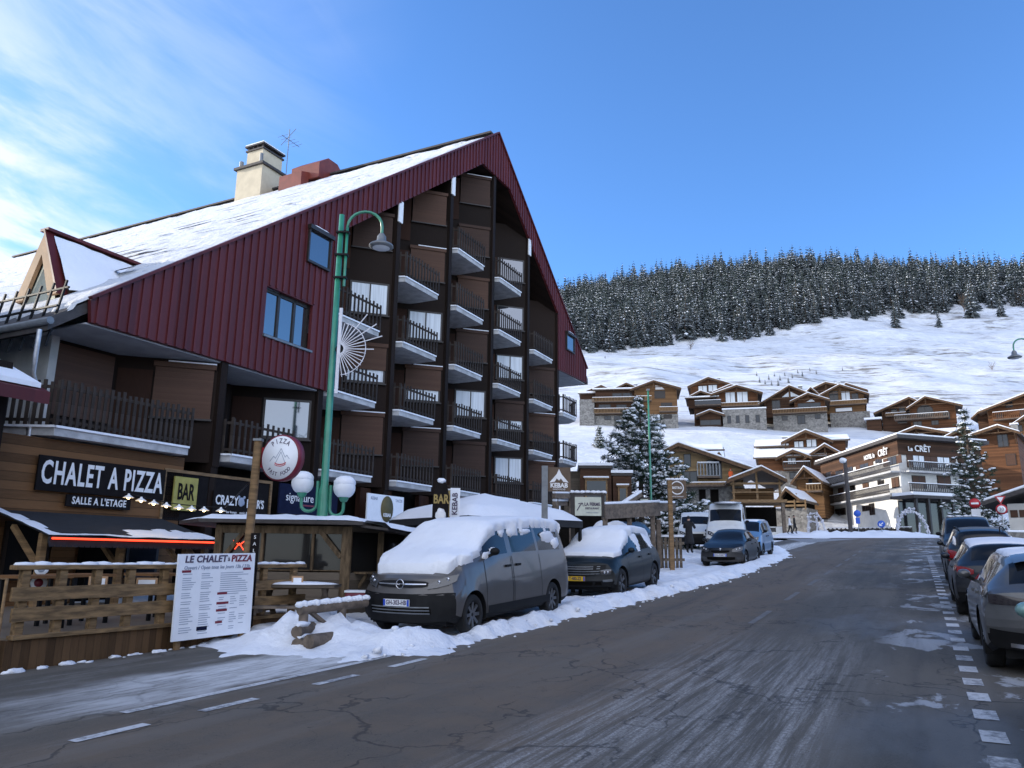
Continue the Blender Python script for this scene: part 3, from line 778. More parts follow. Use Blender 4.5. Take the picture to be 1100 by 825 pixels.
# chimney, red ridge boxes, antenna
CS = 15.9
b = MB(); b.box(19.0,21.2,CS-1.0,CS+1.0,20.5,23.75); b.box(19.3,20.9,CS-.62,CS+.62,23.9,25.0)
ch = b.build('chimney', M['chimney'], bld)
b = MB(); b.box(18.85,21.35,CS-1.15,CS+1.15,23.75,23.9); b.box(19.22,20.98,CS-.7,CS+.7,25.0,25.1); b.box(19.18,21.02,CS-.74,CS+.74,25.28,25.38)
for q in (-.55,-.18,.18,.55):
    b.box(19.3,19.4,CS+q-.05,CS+q+.05,25.1,25.3); b.box(20.8,20.9,CS+q-.05,CS+q+.05,25.1,25.3)
b.build('chimney_cap', M['roof_dark'], ch)
b = MB(); b.tube([(19.05,CS-.8,23.9),(19.05,CS-.8,24.5)],.1,8); b.tube([(19.05,CS+.75,23.9),(19.05,CS+.75,24.3)],.12,8); b.build('flue', M['grey_metal'], ch)
b = MB(); b.box(19.2,21.0,CS-.72,CS+.72,25.38,25.45); b.build('chimney_snow', M['snow'], ch)
b = MB(); b.prism([(19.0,10.6,22.0),(21.2,10.6,22.0),(21.2,10.6,22.9),(20.5,10.6,23.45),(19.7,10.6,23.45),(19.0,10.6,22.9)], (0,2.0,0)); b.prism([(18.4,11.3,21.2),(19.0,11.3,21.2),(19.0,11.3,22.4),(18.4,11.3,22.2)], (0,1.6,0))
b.build('roof_vent', M['rust_metal'], bld)
b = MB(); b.tube([(20,14.0,23),(20,14.0,26.3)],.025,6); b.tube([(19.4,14.0,25.6),(20.9,14.0,25.6)],.018,5); b.tube([(20,13.5,26.2),(20,14.6,25.4)],.018,5)
for q in (-.5,-.2,.1,.4,.7): b.tube([(20+q,13.6,25.6),(20+q,14.4,25.6)],.012,4)
b.build('antenna', M['grey_metal'], bld)
# windows of the red cladding
fr = MB()
T0 = (WA0, WA1)
for (x0, x1) in ((WA0,WA0+.1),(WA1-.1,WA1),(WA0+.66,WA0+.76),(WA0+1.36,WA0+1.46)): fr.box(x0,x1,.16,.24,WZ0,WZ1)
fr.box(WA0,WA1,.16,.24,WZ0,WZ0+.1); fr.box(WA0,WA1,.16,.24,WZ1-.1,WZ1)
f = fr.build('window', M['frame_dark'], bld)
g = MB(); g.box(WA0+.02,WA1-.02,.20,.22,WZ0+.02,WZ1-.02); g.build('pane', M['glass'], f)
g = MB(); g.box(WA0-.04,WA1+.04,-.08,.16,WZ0-.07,WZ0-.004); g.build('sill', M['grey_metal'], f)
def skybox(a0, a1, z0, z1, tilt):
    fr = MB(); fr.box(a0-.06,a1+.06,-.12,.0,z0-.08,z0); fr.box(a0-.06,a0,-.12,.0,z0,z1); fr.box(a1,a1+.06,-.12,.0,z0,z1); fr.box(a0-.1,a1+.1,-.2,.0,z1,z1+.14)
    f = fr.build('window', M['frame_dark'], bld)
    g = MB(); g.box(a0,a1,-.07,-.05,z0,z1); g.build('pane', M['glass'], f)
    g = MB(); g.blob(((a0+a1)/2,-.09,z1+.14),(.5*(a1-a0),.1,.07)); g.build('snow_cap', M['snow'], f)
skybox(7.0,8.0,10.95,12.0,0); skybox(28.95,30.05,13.45,14.35,0)
# bays: windows, doors, balconies
def railing(pts, z0, z1, sp, name, parent, mat, w=.075):
    r = MB(); tot = 0
    for p, q in zip(pts[:-1], pts[1:]):
        p = Vector((*p,0)); q = Vector((*q,0)); L = (q-p).length; d = (q-p).normalized(); k = max(1, int(L/sp))
        r.bar(p+Vector((0,0,z0+.16)), q+Vector((0,0,z0+.16)), .04, .07); r.bar(p+Vector((0,0,z1-.14)), q+Vector((0,0,z1-.14)), .04, .07)
        nrm = Vector((d.y,-d.x,0))*.035
        for i in range(k+1):
            c = p + d*(L*i/k) + nrm; rr = random.Random(int(c.x*977+c.y*31+z0*7)); dz = rr.uniform(-.035,.035)
            r.bar(c+Vector((0,0,z0+.05)), c+Vector((0,0,z1+dz)), w, .03, up=(nrm.x,nrm.y,0))
    return r.build(name, mat, parent)
def balcony(pts, end, zf, sp=.2):
    poly = pts + end
    s = MB(); s.prism([(p[0],p[1],zf-.18) for p in poly], (0,0,.18)); o = s.build('balcony', M['concrete'], bld)
    sn = MB()
    for p, q in zip(pts[:-1], pts[1:]):
        sn.bar((p[0],p[1]-.0,zf+.02),(q[0],q[1]-.0,zf+.02),.1,.05)
    sn.build('snow_strip', M['snow'], o)
    railing(pts, zf, zf+1.05, sp, 'railing', o, M['railing'])
    return o
rw = random.Random(4)
TOPK = {0:0, 1:0, 2:3, 3:4, 4:5, 5:5, 6:4}
state = {(2,0):'s',(2,1):'h',(2,2):'c',(2,3):'s',(3,0):'s',(3,1):'h',(3,2):'c',(3,3):'s',(3,4):'s',(4,0):'s',(4,1):'c',(4,2):'s',(4,3):'s',(4,4):'s',(4,5):'s',
         (5,0):'c',(5,1):'h',(5,2):'c',(5,3):'g',(5,4):'g',(6,0):'s',(6,1):'s',(6,2):'s',(6,3):'n',(6,4):'n',(5,5):'n',(0,0):'l',(1,0):'g'}
for i in range(7):
    tip = FINS[i]; a0 = FINS[i-1] if i else -.2
    T = wallT(tip-.12)
    for k in range(TOPK[i]+1):
        st = state.get((i,k),'s')
        zf = FL0 + ST*k; s0, s1, z0, z1 = .98, 2.46, zf+.93, zf+2.22
        if st == 'n':
            if (i,k) == (6,3): balcony([(a0+.17,.32),(a0+.34,-.1),(a0+2.72,-.1)], [(a0+2.72,1.35),(a0+2.2,1.95),(a0+.17,1.95)], zf)
            continue
        fr = MB(); fr.T = T
        fr.box(s0,s0+.07,-.03,.0,z0,z1); fr.box(s1-.07,s1,-.03,.0,z0,z1); fr.box(s0+.07,s1-.07,-.03,.0,z0,z0+.07); fr.box(s0+.07,s1-.07,-.03,.0,z1-.07,z1); fr.box(s0-.05,s1+.05,-.12,-.0,z0-.05,z0-.003)
        f = fr.build('window', M['frame_dark'], bld)
        if st in ('c','h','g'):
            g = MB(); g.T = T; g.box(s0+.07,s1-.07,-.014,-.006,z0+.07,z1-.07); g.build('pane', M['curtain'] if st in 'ch' else M['glass'], f)
            if st != 'g':
                cu = MB(); cu.T = T; cu.box(s0+.74,s0+.79,-.03,-.015,z0+.07,z1-.07); cu.build('mullion', M['frame_dark'], f)
        if st in ('s','h','l'):
            zl = z0 if st in 'sl' else z0+.5
            g = MB(); g.T = T; g.box(s0-.01,s1+.01,-.07,-.032,zl,z1+.10); g.box(s0-.06,s1+.06,-.12,-.0,z1+.10,z1+.24)
            g.build('shutter', M['shutter'] if rw.random() < .6 or st=='l' else M['shutter_dark'], f)
            if rw.random() < .4:
                g = MB(); g.T = T; g.box(s0+.3,s1+.06,-.13,-.01,z1+.24,z1+.275); g.build('snow_cap', M['snow'], f)
        # balcony door panel
        if st != 'n':
            g = MB(); g.T = T; g.box(.05,.92,-.035,.0,zf+.02,zf+2.2); g.build('balcony_door', M['wood_panel'], bld)
        bal = k <= TOPK[i]-1 or i in (0,1)
        if i >= 2 and bal or i == 1:
            balcony([(a0+.17,.32),(a0+.34,-.1),(a0+2.72,-.1)], [(a0+2.72,1.35),(a0+2.2,1.95),(a0+.17,1.95)], zf)
balcony([(-1.35,1.25),(-.6,-.15),(3.0,-.15)], [(3.0,1.1),(1.9,1.95),(.2,1.95)], FL0, .15)
for k in (1,2):
    zf = FL0+ST*k; balcony([(28.15,.3),(28.3,-.1),(30.2,-.1),(30.9,.6)], [(30.9,2.0),(28.15,2.0)], zf)
# wide shutter of the first floor at the left
g = MB(); g.box(.45,2.1,1.93,1.98,4.9,6.7); g.build('shutter', M['shutter'], bld)
# ------------------------------------------------------------------ unseen buildings added at left and behind the apartment building to shade the street
def block(name, label, u0, u1, v0, v1, z0, z1, m, roofm):
    r = thing(name, label, 'building', (0,0,0), ROT_ROAD)
    b = MB(); b.box(u0,u1,-v1,-v0,z0,z1); b.build('wall', m, r)
    b = MB(); b.box(u0-.5,u1+.5,-v1-.5,-v0+.5,z1,z1+.3); b.build('roof', roofm, r)
    k = int((u1-u0)/5); yf = -v1 if v1 < 0 else -v0
    for i in range(k):
        z = z0+2.2
        while z < z1-2:
            b = MB(); b.box(u0+1.2+i*5, u0+3+i*5, yf-.05, yf+.05, z, z+1.4); b.build('window', M['pane_dark'], r); z += 2.8
    return r
block('unseen_building', 'tall rendered lodge left of the pizza terrace', -46, 7.4, -29, -18, -1, 13.8, M['render_wall'], M['snow'])
block('unseen_building', 'lower rendered lodge standing behind the tall one at left', -20, 8.4, -42, -29.6, -1, 9.9, M['render_wall'], M['snow'])
block('unseen_building', 'long rendered lodge hidden behind the apartment building', 44, 84, -60, -38, 0, 24, M['render_wall'], M['snow'])
block('unseen_building', 'brown wooden lodge across the street, right of the picture', -14, 34, 14, 24, -1, 8.5, M['wood_honey'], M['snow'])
# dark wooden annex at the left edge of the picture
an = thing('wooden_annex', 'dark boarded annex with red edged snowy roof at far left', 'building', RP(8.9,-16.2), ROT_ROAD)
b = MB(); b.box(-4,.0,.0,2.0,-.5,5.2); b.build('wall', M['wood_dark'], an)
b = MB(); b.prism([(-4.2,-.9,4.55),(-4.2,2.0,5.75),(-4.2,2.0,5.55),(-4.2,-.9,4.3)], (4.5,0,0)); rf = b.build('roof', M['red_metal'], an)
b = MB(); b.prism([(-4.1,-.8,4.62),(-4.1,1.9,5.74),(-4.1,1.9,5.86),(-4.1,-.8,4.72)], (4.25,0,0)); b.build('snow_cover', M['snow'], rf)
# downpipe
dp = MB(); p0 = at(17,560,16.4); p1 = at(40,372,17.0)
dp.tube([(p0.x,p0.y,.1),(p0.x,p0.y,4.6),(p0.x+.02,p0.y+.1,5.0),(p1.x,p1.y,5.4),(p1.x,p1.y,6.4)], .055, 8)
for z in (1.2,2.7,4.2): dp.tube([(p0.x,p0.y,z),(p0.x,p0.y,z+.06)], .07, 8)
tag(dp.build('downpipe', M['galv']), 'grey steel downpipe at the left corner of the pizza front', 'downpipe')

# ------------------------------------------------------------------ signs on the ground floor front (gable frame)
def wall_sign(name, label, a0, a1, z0, z1, m, y=.0, th=.05, rim=None, cat='sign'):
    r = thing(name, label, cat, GP((a0+a1)/2, y, (z0+z1)/2), ROT_GAB)
    w, h = a1-a0, z1-z0
    b = MB(); b.box(-w/2,w/2,0,th,-h/2,h/2); b.build('board', m, r)
    if rim:
        b = MB()
        for (x0,x1,c0,c1) in ((-w/2-.07,w/2+.07,h/2,h/2+.08),(-w/2-.07,-w/2,-h/2,h/2),(w/2,w/2+.07,-h/2,h/2)): b.box(x0,x1,-.04,th,c0,c1)
        b.build('frame', rim, r)
    return r
s = wall_sign('shop_sign', 'long black sign reading CHALET A PIZZA in white capitals', -.74, 2.52, 2.88, 3.64, M['sign_black'])
text('lettering', 'CHALET A PIZZA', M['white_paint'], s, (0,-.006,.0), .70, .52, rot=(rad(90),0,0), bold=.016, sp=1.14)
s = wall_sign('shop_sign', "small black sign reading SALLE A L'ETAGE under the pizza sign", -.02, 1.6, 2.58, 2.84, M['sign_black'], -.02)
text('lettering', "SALLE A L'ETAGE", M['white_paint'], s, (0,-.006,0), .225, .74, bold=.005, sp=1.1)
s = wall_sign('bar_facade', 'black framed facade panel behind the yellow BAR board', 2.62, 6.3, 2.40, 3.62, M['sign_black'], .12, .05, M['timber'], 'facade panel')
s = wall_sign('bar_sign', 'yellowish square board reading BAR in black capitals', 2.84, 3.58, 2.66, 3.52, M['yellow_board'], .02)
text('lettering', 'BAR', M['sign_black'], s, (0,-.006,.03), .58, .50, bold=.014)
s = wall_sign('bar_sign', "black sign reading CRAZY BEAR'S in white letters with a bear", 4.15, 6.1, 2.56, 3.26, M['sign_black'], .03)
text('lettering', 'CRAZY', M['white_paint'], s, (-.5,-.006,.1), .36, .7, bold=.008); text('lettering', "BEAR'S", M['white_paint'], s, (.56,-.006,.06), .33, .68, bold=.008)
b = MB()
b.blob((.02,-.01,.1),(.13,.012,.13),0,10,6,1,.1); b.blob((-.08,-.01,.23),(.045,.01,.045)); b.blob((.12,-.01,.23),(.045,.01,.045)); b.build('emblem', M['print_grey'], s)
text('lettering', 'bar lounge    music & more', M['white_paint'], s, (0,-.006,-.2), .10, .9)
s = wall_sign('shop_sign', 'navy blue sign reading signature in white lower case', 6.6, 9.3, 2.78, 3.68, M['sign_navy'], .0)
text('lettering', 'signature', M['white_paint'], s, (-.45,-.006,.06), .36, .95)
b = MB(); b.box(-.3,.3,-.008,-.001,-.18,-.13); b.build('underline', M['dark_red'], s)
s = wall_sign('kebab_sign', 'pale rectangular sign with olive oval reading KEBAB and TACOS', 10.75, 12.95, 2.72, 3.70, M['cream'] if False else M['board_white'], -.12)
b = MB(); b.lathe([(0,0),(.46,0),(.46,.012),(0,.012)], 28, 0, Matrix.Translation((.05,-.012,0)) @ Matrix.Rotation(rad(90),4,'X') @ Matrix.Diagonal((.8,1.0,1,1))); b.build('oval', M['olive'], s)
def mountain(parent, c, w, h, m, y=-.022):
    b = MB(); x, z = c
    b._add([(x-w/2,y,z),(x-w*.12,y,z+h*.62),(x,y,z+h),(x+w*.14,y,z+h*.6),(x+w/2,y,z),(x+w*.22,y,z+.02),(x+w*.1,y,z+h*.3),(x,y,z+.05),(x-w*.12,y,z+h*.3),(x-w*.22,y,z+.02)], [(0,9,8,1),(1,8,7,2),(2,7,6,3),(3,6,5,4)])
    return b.build('emblem', m, parent)
mountain(s, (.05,-.08), .52, .42, M['white_paint'])
text('lettering', 'KEBAB', M['white_paint'], s, (.05,-.024,-.22), .17, .9, bold=.004)
text('lettering', 'KEBAB', M['print_grey'], s, (-.72,-.006,.33), .15, .9); text('lettering', 'TACOS', M['print_grey'], s, (.78,-.006,.33), .15, .9)

# ------------------------------------------------------------------ awning, string lights
aw = thing('awning', 'black canvas awning with snow and a red lit edge', 'awning', GP(0,0,-.2), ROT_GAB)
def awz(y): return 2.62 + (y)*.27
AX0, AX1 = -1.6, 2.55
b = MB(); b.grid([[(AX0+(AX1-AX0)*i/10, -2.0*j/4, awz(-2.0*j/4)) for j in range(5)] for i in range(11)], 0, False, True)
b.box(AX0,AX1,-2.06,-2.0,1.96,2.07); b.build('canvas', M['canvas_black'], aw)
b = MB()
for i in range(34):
    x = AX0+.05+(AX1-AX0-.1)*i/33; b._add([(x-.075,-2.065,1.97),(x+.075,-2.065,1.97),(x+.05,-2.065,1.88),(x-.05,-2.065,1.88)], [(0,1,2,3)])
b.build('valance', M['canvas_black'], aw)
b = MB(); b.tube([(AX0+.02,-2.1,2.04),(AX1,-2.1,2.04)], .022, 6); b.build('light_tube', M['neon'], aw)
b = MB(); vsn = []; kk = {}
for i in range(41):
    for j in range(17):
        x = AX0+(AX1-AX0)*i/40; y = -2.02*j/16; n = noise.noise((x*1.4,y*2.2,3))+.4*noise.noise((x*5,y*5,1))
        k = (y < -1.35 + .25*n and (x > .55+.3*n or y < -1.86)) or (x < AX0+.28+.15*n)
        kk[(i,j)] = k; vsn.append((x,y,awz(y)+(.035+.02*n if k else -.01)))
b._add(vsn, [tuple(p*17+q for p, q in ((i,j),(i,j+1),(i+1,j+1),(i+1,j))) for i in range(40) for j in range(16) if any(kk[c] for c in ((i,j),(i,j+1),(i+1,j+1),(i+1,j)))], 0, True)
b.build('snow_cover', M['snow'], aw)
for x in (AX0+.1, .2, 1.9, AX1-.1):
    b = MB(); b.bar((x,-1.7,.7),(x,-1.7,awz(-1.7)-.02),.12); b.build('post', M['timber'], aw)
    b = MB(); b.bar((x,-1.72,1.45),(x,-.7,2.28),.09) if x < AX1-1 else b.bar((x,-1.7,1.4),(x-.6,-1.7,2.0),.09); b.build('brace', M['timber'], aw)
sl = thing('string_light', 'string of small white shaded bulbs sagging before the pizza sign', 'string lights', (0,0,0))
b = MB(); path = []
for i in range(25):
    q = i/24; p = at(134+108*q, 529+16*q+ (4*math.sin(q*math.pi)), 16.6+1.0*q); path.append(p)
path2 = [at(242+26*q, 545-27*q, 17.4-4.2*q) for q in (.0,.2,.4,.6,.8,1.0)]
b.tube(path+path2, .012, 5); b.build('cable', M['black'], sl)
for i in (1,4,7,10,13,16,19,23):
    p = path[i]; b = MB(); b.lathe([(.02,.0),(.03,-.03),(.115,-.085),(.11,-.09)], 12, 0, Matrix.Translation(p)); o = b.build('lamp_shade', M['white_paint'], sl)
    b = MB(); b.blob(p+Vector((0,0,-.085)), (.032,.032,.035)); b.build('bulb', M['bulb'], o)
for px, py in ((327/5.5+150+110, 547),): pass
# boarded front below the awning: door, window, round plaques
dr = MB(); T = Matrix.Translation(GO) @ Matrix.Rotation(ROT_GAB,4,'Z')
pf = thing('pizza_shopfront', 'dark wooden door and windows under the black awning', 'shop front', GP(0,.1,.5), ROT_GAB)
b = MB(); b.box(-1.2,-.2,-.06,.0,.5,1.7); w = b.build('window', M['frame_dark'], pf); b = MB(); b.box(-1.12,-.28,-.075,-.062,.58,1.62); b.build('pane', M['pane_dark'], w)
b = MB(); b.box(.5,1.45,-.05,.0,0,1.75); w = b.build('door', M['black_void'], pf)
b = MB(); b.box(1.7,2.6,-.06,.0,.5,1.65); w = b.build('window', M['frame_dark'], pf); b = MB(); b.box(1.78,2.52,-.075,-.062,.58,1.57); b.build('pane', M['pane_dark'], w)
for d0, d1 in ((-.15,.4),(1.46,1.68)):
    b = MB(); b.box(d0,d1,-.04,.02,0,1.9); b.build('door_post', M['wood_honey'], pf)
def plaque(name, label, px, py, t, r, m1, m2):
    o = thing(name, label, 'plaque', at(px,py,t), rad(15))
    b = MB(); b.lathe([(0,.0),(r,.0),(r,.02),(0,.02)], 24, 0, Matrix.Rotation(rad(90),4,'X')); b.build('disc', m1, o)
    b = MB(); b.lathe([(0,.021),(r*.55,.021),(r*.55,.027),(0,.027)], 18, 0, Matrix.Rotation(rad(90),4,'X')); b.build('emblem', m2, o)
plaque('round_plaque', 'white round plaque above the railing under the awning', 45, 611, 13.2, .11, M['board_white'], M['print_grey'])
plaque('round_plaque', 'round plaque with reddish centre behind the deck railing', 42, 626, 11.2, .11, M['board_white'], M['dark_red'])
plaque('round_plaque', 'round pale clock like plaque beside the kiosk entrance', 240, 586, 16.2, .11, M['print_grey'], M['board_white'])

# ------------------------------------------------------------------ deck with railing
DK = RP(6.08,-10.25); DK.z = 0
dk = thing('wooden_deck', 'raised wooden terrace with plank railing before the pizza front', 'terrace', DK, ROT_ROAD)
DL = 5.3
b = MB(); b.box(0,DL,0,5.9,.44,.52); b.build('deck_floor', M['wood_grey'], dk)
b = MB(); b.box(-.02,DL+.02,-.05,.0,-.05,.50); b.box(-.05,-.02,-.05,5.9,-.05,.5); b.build('skirt', M['skirt'], dk)
b = MB(); b.bar((0,-.03,.53),(DL,-.03,.53),.14,.05); b.build('edge_beam', M['timber_rail'], dk)
for i, (u_) in enumerate((.12,.62,1.13,1.66,2.24,2.9,3.6,4.3,5.05)):
    b = MB(); b.bar((u_,.04,.52),(u_,.04,1.37),.11,.10); o = bevel(b.build('post', M['timber_rail'], dk))
def plank(u0, u1, z, h, y, seed):
    b = MB(); k = 10; top = []; 
    for i in range(k):
        a, c = u0+(u1-u0)*i/k, u0+(u1-u0)*(i+1)/k
    P_ = [[],[],[],[]]
    for i in range(k+1):
        a = u0+(u1-u0)*i/k; n = .018*noise.noise((a*1.2,seed,0)); n2 = .014*noise.noise((a*1.7,seed,4))
        P_[0].append((a,y-.045,z-h/2+n2)); P_[1].append((a,y-.045,z+h/2+n)); P_[2].append((a,y,z+h/2+n)); P_[3].append((a,y,z-h/2+n2))
    b.grid([P_[0],P_[1],P_[2],P_[3],P_[0]],0,False); b._add([q[0] for q in P_],[(0,1,2,3)]); b._add([q[-1] for q in P_],[(3,2,1,0)])
    return b.build('rail_plank', M['timber_rail'], dk)
plank(-.02,2.42,.80,.17,-.01,1); plank(-.06,2.42,1.06,.17,-.012,2); plank(2.45,DL,.80,.16,-.01,3); plank(2.45,DL,1.06,.16,-.01,4)
b = MB(); b.bar((-.05,.03,1.39),(DL,.03,1.39),.16,.06); o = bevel(b.build('top_rail', M['timber_rail'], dk))
b = MB(); 
for i in range(24):
    x = DL*i/24; b.blob((x+.1,.03,1.425),(.16,.075,.035+.012*math.sin(i*1.7)),0,8,4,i,.12)
b.build('snow_cap', M['snow'], o)
b = MB(); b.tube([(-.12,.6,.5),(-.12,.6,1.25),(-.12,.0,1.25),(-.12,.0,.1)], .022, 6); b.build('gate_frame', M['timber'], dk)
# things on the deck
def bistro(name, label, u_, y_, w=.7):
    p = RP(6.2+u_, -10.25-y_); t = thing(name, label, 'table', (p.x,p.y,.52), ROT_ROAD, 'tables on the pizza terrace')
    b = MB(); b.box(-w/2,w/2,-w/2,w/2,.70,.74); b.build('table_top', M['wood_mid'], t)
    for sx in (-1,1):
        for sy in (-1,1):
            b = MB(); b.bar((sx*(w/2-.06),sy*(w/2-.06),0),(sx*(w/2-.06),sy*(w/2-.06),.7),.05); b.build('leg', M['black'], t)
    return t
bistro('bistro_table', 'small wooden table at the left of the pizza terrace', .8, 1.1)
bistro('bistro_table', 'small wooden table in the middle of the pizza terrace', 1.7, 1.4)
bistro('bistro_table', 'small wooden table behind the menu board', 2.9, 1.2)
def card(name, label, px, py, t, w=.26, h=.2, body=None):
    o = thing(name, label, 'menu card', at(px,py,t), rad(10))
    b = MB(); b.box(-w/2,w/2,0,.03,0,h); b.build('frame', M['tan_wood'], o); b = MB(); b.box(-w/2+.03,w/2-.03,-.006,-.001,.03,h-.03); b.build('card', M['board_white'], o)
card('menu_card', 'framed menu card propped behind the deck railing', 104, 634, 11.4)
card('menu_card', 'low framed card to the right behind the deck railing', 157, 631, 11.6, .3, .14)

# ------------------------------------------------------------------ big menu board
mb = thing('menu_board', 'large white menu board headed LE CHALET A PIZZA', 'menu board', RP(9.08,-9.98)+Vector((0,0,.77)), ROT_ROAD - rad(3))
mb.rotation_euler[1] = rad(-1.2)
b = MB(); b.box(-.74,.74,0,.03,-.64,.64); b.build('panel', M['board_white'], mb)
text('lettering', 'LE CHALET', M['print_dark'], mb, (-.235,-.004,.555), .145, 1.02, bold=.004, sp=1.08, shear=.12)
text('lettering', 'à', M['print_dark'], mb, (.20,-.004,.55), .1, 1, bold=.001)
text('lettering', 'PIZZA', M['dark_red'], mb, (.455,-.004,.555), .145, 1.0, bold=.004, sp=1.08, shear=.12)
text('lettering', 'Ouvert / Open tous les jours 12h / 23h', M['print_grey'], mb, (0,-.004,.43), .078, .93, bold=.001, sp=1.08, shear=.2)
rr = random.Random(8)
for (x0, x1) in ((-.64,-.40),(-.30,-.06),(.06,.62)):
    b = MB(); z = .33
    while z > -.58:
        if not (x0 > 0 and z < -.02):
            b.box(x0, x0+(x1-x0)*rr.uniform(.6,1), -.004, -.001, z, z+.010)
        z -= .033 if rr.random() < .8 else .06
    b.build('menu_print', M['print_grey'], mb)
b = MB()
for z in np.arange(-.05,-.56,-.035):
    for x0 in (.06,.28,.47): 
        if rr.random() < .75: b.box(x0, x0+rr.uniform(.08,.15), -.004, -.001, z, z+.010)
b.build('menu_print', M['print_grey'], mb)
for (x0,x1,z) in ((-.66,-.5,.36),(.5,.66,.37),(.02,.21,.0),(.02,.25,-.15),(.02,.23,-.26),(.02,.15,-.44)): b = MB(); b.box(x0,x1,-.005,-.001,z,z+.036); b.build('red_heading', M['dark_red'], mb)
b = MB(); b.box(-.32,-.13,-.005,-.001,-.52,-.46); b.build('blue_heading', M['sign_navy'], mb)
for x in (-.6,.6):
    b = MB(); b.box(x-.04,x+.04,.032,.09,-.78,.6); b.build('post', M['timber'], mb)

# ------------------------------------------------------------------ wooden post with round pizza sign
pp = at(269,560,13.5)
ps = thing('sign_post', 'old wooden post carrying the round pizza sign', 'post', (pp.x,pp.y,zroad(9.6)), 0)
b = MB(); topz = aty(279,474,pp.y).z - zroad(9.6)
b.tube([(-.02,0,0),(0,0,1.5),(.02,0,topz)], [.085,.08,.075], 8); b.build('pole', M['timber'], ps)
b = MB(); b.box(-.05,.10,-.09,.06,topz,topz+.04); b.build('cap', M['grey_metal'], ps)
b = MB(); b.box(.07,.22,-.12,-.10,.2,1.75); vb = b.build('banner', M['sign_black'], ps)
for i, ch_ in enumerate("SALLE A L'ETAGE"):
    if ch_ != ' ': text('lettering', ch_, M['white_paint'], ps, (.145,-.124,1.68-i*.115), .085)
rs = thing('round_sign', 'round white sign reading PIZZA FAST FOOD with dark red rim', 'sign', aty(303,492,pp.y-.12), rad(-22))
b = MB(); Mx = Matrix.Rotation(rad(90),4,'X')
b.lathe([(0,.06),(.41,.06),(.41,-.10),(0,-.10)], 40, 0, Mx); rimo = b.build('rim', M['dark_red'], rs)
b = MB(); b.lathe([(0,.064),(.385,.064),(.385,.06),(0,.06)], 40, 0, Mx); b.build('face', M['board_white'], rs)
def arc_text(s_, r_, a0, step, size, flip=False):
    for i, c in enumerate(s_):
        if c == ' ': continue
        a = a0 + step*i
        x, z = r_*math.sin(a), r_*math.cos(a)
        text('lettering', c, M['print_dark'], rs, (x,-.066,z), size, .85, .002, rot=Matrix.Rotation(a if not flip else a+math.pi,4,'Y').to_3x3().to_4x4().__matmul__(Mx).to_euler(), bold=.001)
arc_text('PIZZA', .295, rad(-34), rad(17), .12)
arc_text('FAST FOOD', .295, rad(180+46), rad(-11.5), .095, True)
b = MB()
def strk(pts, w=.009):
    for p, q in zip(pts[:-1], pts[1:]): b.bar((p[0],-.067,p[1]),(q[0],-.067,q[1]),w,.004,up=(0,1,0))
strk([(-.21,-.06),(-.13,.03),(-.09,-.01),(.02,.16),(.12,-.0),(.15,.04),(.21,-.03)]); strk([(-.08,-.09),(.02,.10),(.12,-.09)])
b.build('emblem', M['print_grey'], rs)
b = MB()
for q in ((-.10,-.10),(0,-.135),): pass
strk([(-.10,-.09),(-.05,-.115),(.02,-.125),(.09,-.115),(.14,-.09)], .016); strk([(-.10,-.12),(-.04,-.145),(.03,-.155),(.1,-.14),(.14,-.115)], .012)
b.build('slice_crust', M['red_paint'], rs)
b = MB(); b.bar((-.50,0,.02),(-.36,0,.02),.05,.36); b.build('bracket', M['red_paint'], rs)
# ------------------------------------------------------------------ wooden kiosk
ka = at(229,600,15.2); kz = .30
kk_ = thing('wooden_kiosk', 'weathered wooden kiosk with glazed front and snowy flat roof', 'kiosk', (ka.x,ka.y,kz), 0)
KW, KD = 2.72, 2.6; sk = math.tan(rad(27.5))
# plan: front along x, right side leaning away with the street
def kx(y): return KW + y*sk
HR = 2.19-kz
b = MB()
b.box(0,KW,0,.05,0,.98); b.build('front_boarding', M['wood_grey'], kk_)
b = MB(); b.box(.0,KW,-.02,.08,1.70,HR-.04); b.build('header', M['kiosk_timber'], kk_)
for x, w in ((.07,.14),(KW-.1,.2),(.95,.06),(1.95,.05)):
    b = MB(); b.bar((x,.02,.98 if w<.1 else 0),(x,.02,HR-.05),w,.1,up=(0,1,0)); bevel(b.build('post', M['kiosk_timber'], kk_))
b = MB(); b.bar((KW-.2,-.02,1.25),(KW-.62,-.02,1.74),.09,.05,up=(0,1,0)); b.build('brace', M['kiosk_timber'], kk_)
b = MB(); b.bar((.15,-.02,1.15),(.55,-.02,1.7),.08,.05,up=(0,1,0)); b.build('brace', M['kiosk_timber'], kk_)
b = MB(); b.box(.14,KW-.2,.05,.062,.98,1.70); b.build('pane', M['plastic_sheet'], kk_)
b = MB(); b.box(0,KW,.0,.10,.955,1.0); b.build('window_ledge', M['kiosk_timber'], kk_)
b = MB(); b.tube([(.38,-.03,1.55),(.5,-.03,1.46),(.62,-.03,1.55)],.012,5); b.tube([(.42,-.03,1.38),(.5,-.03,1.5),(.60,-.03,1.36)],.012,5); b.build('neon_mark', M['neon'], kk_)
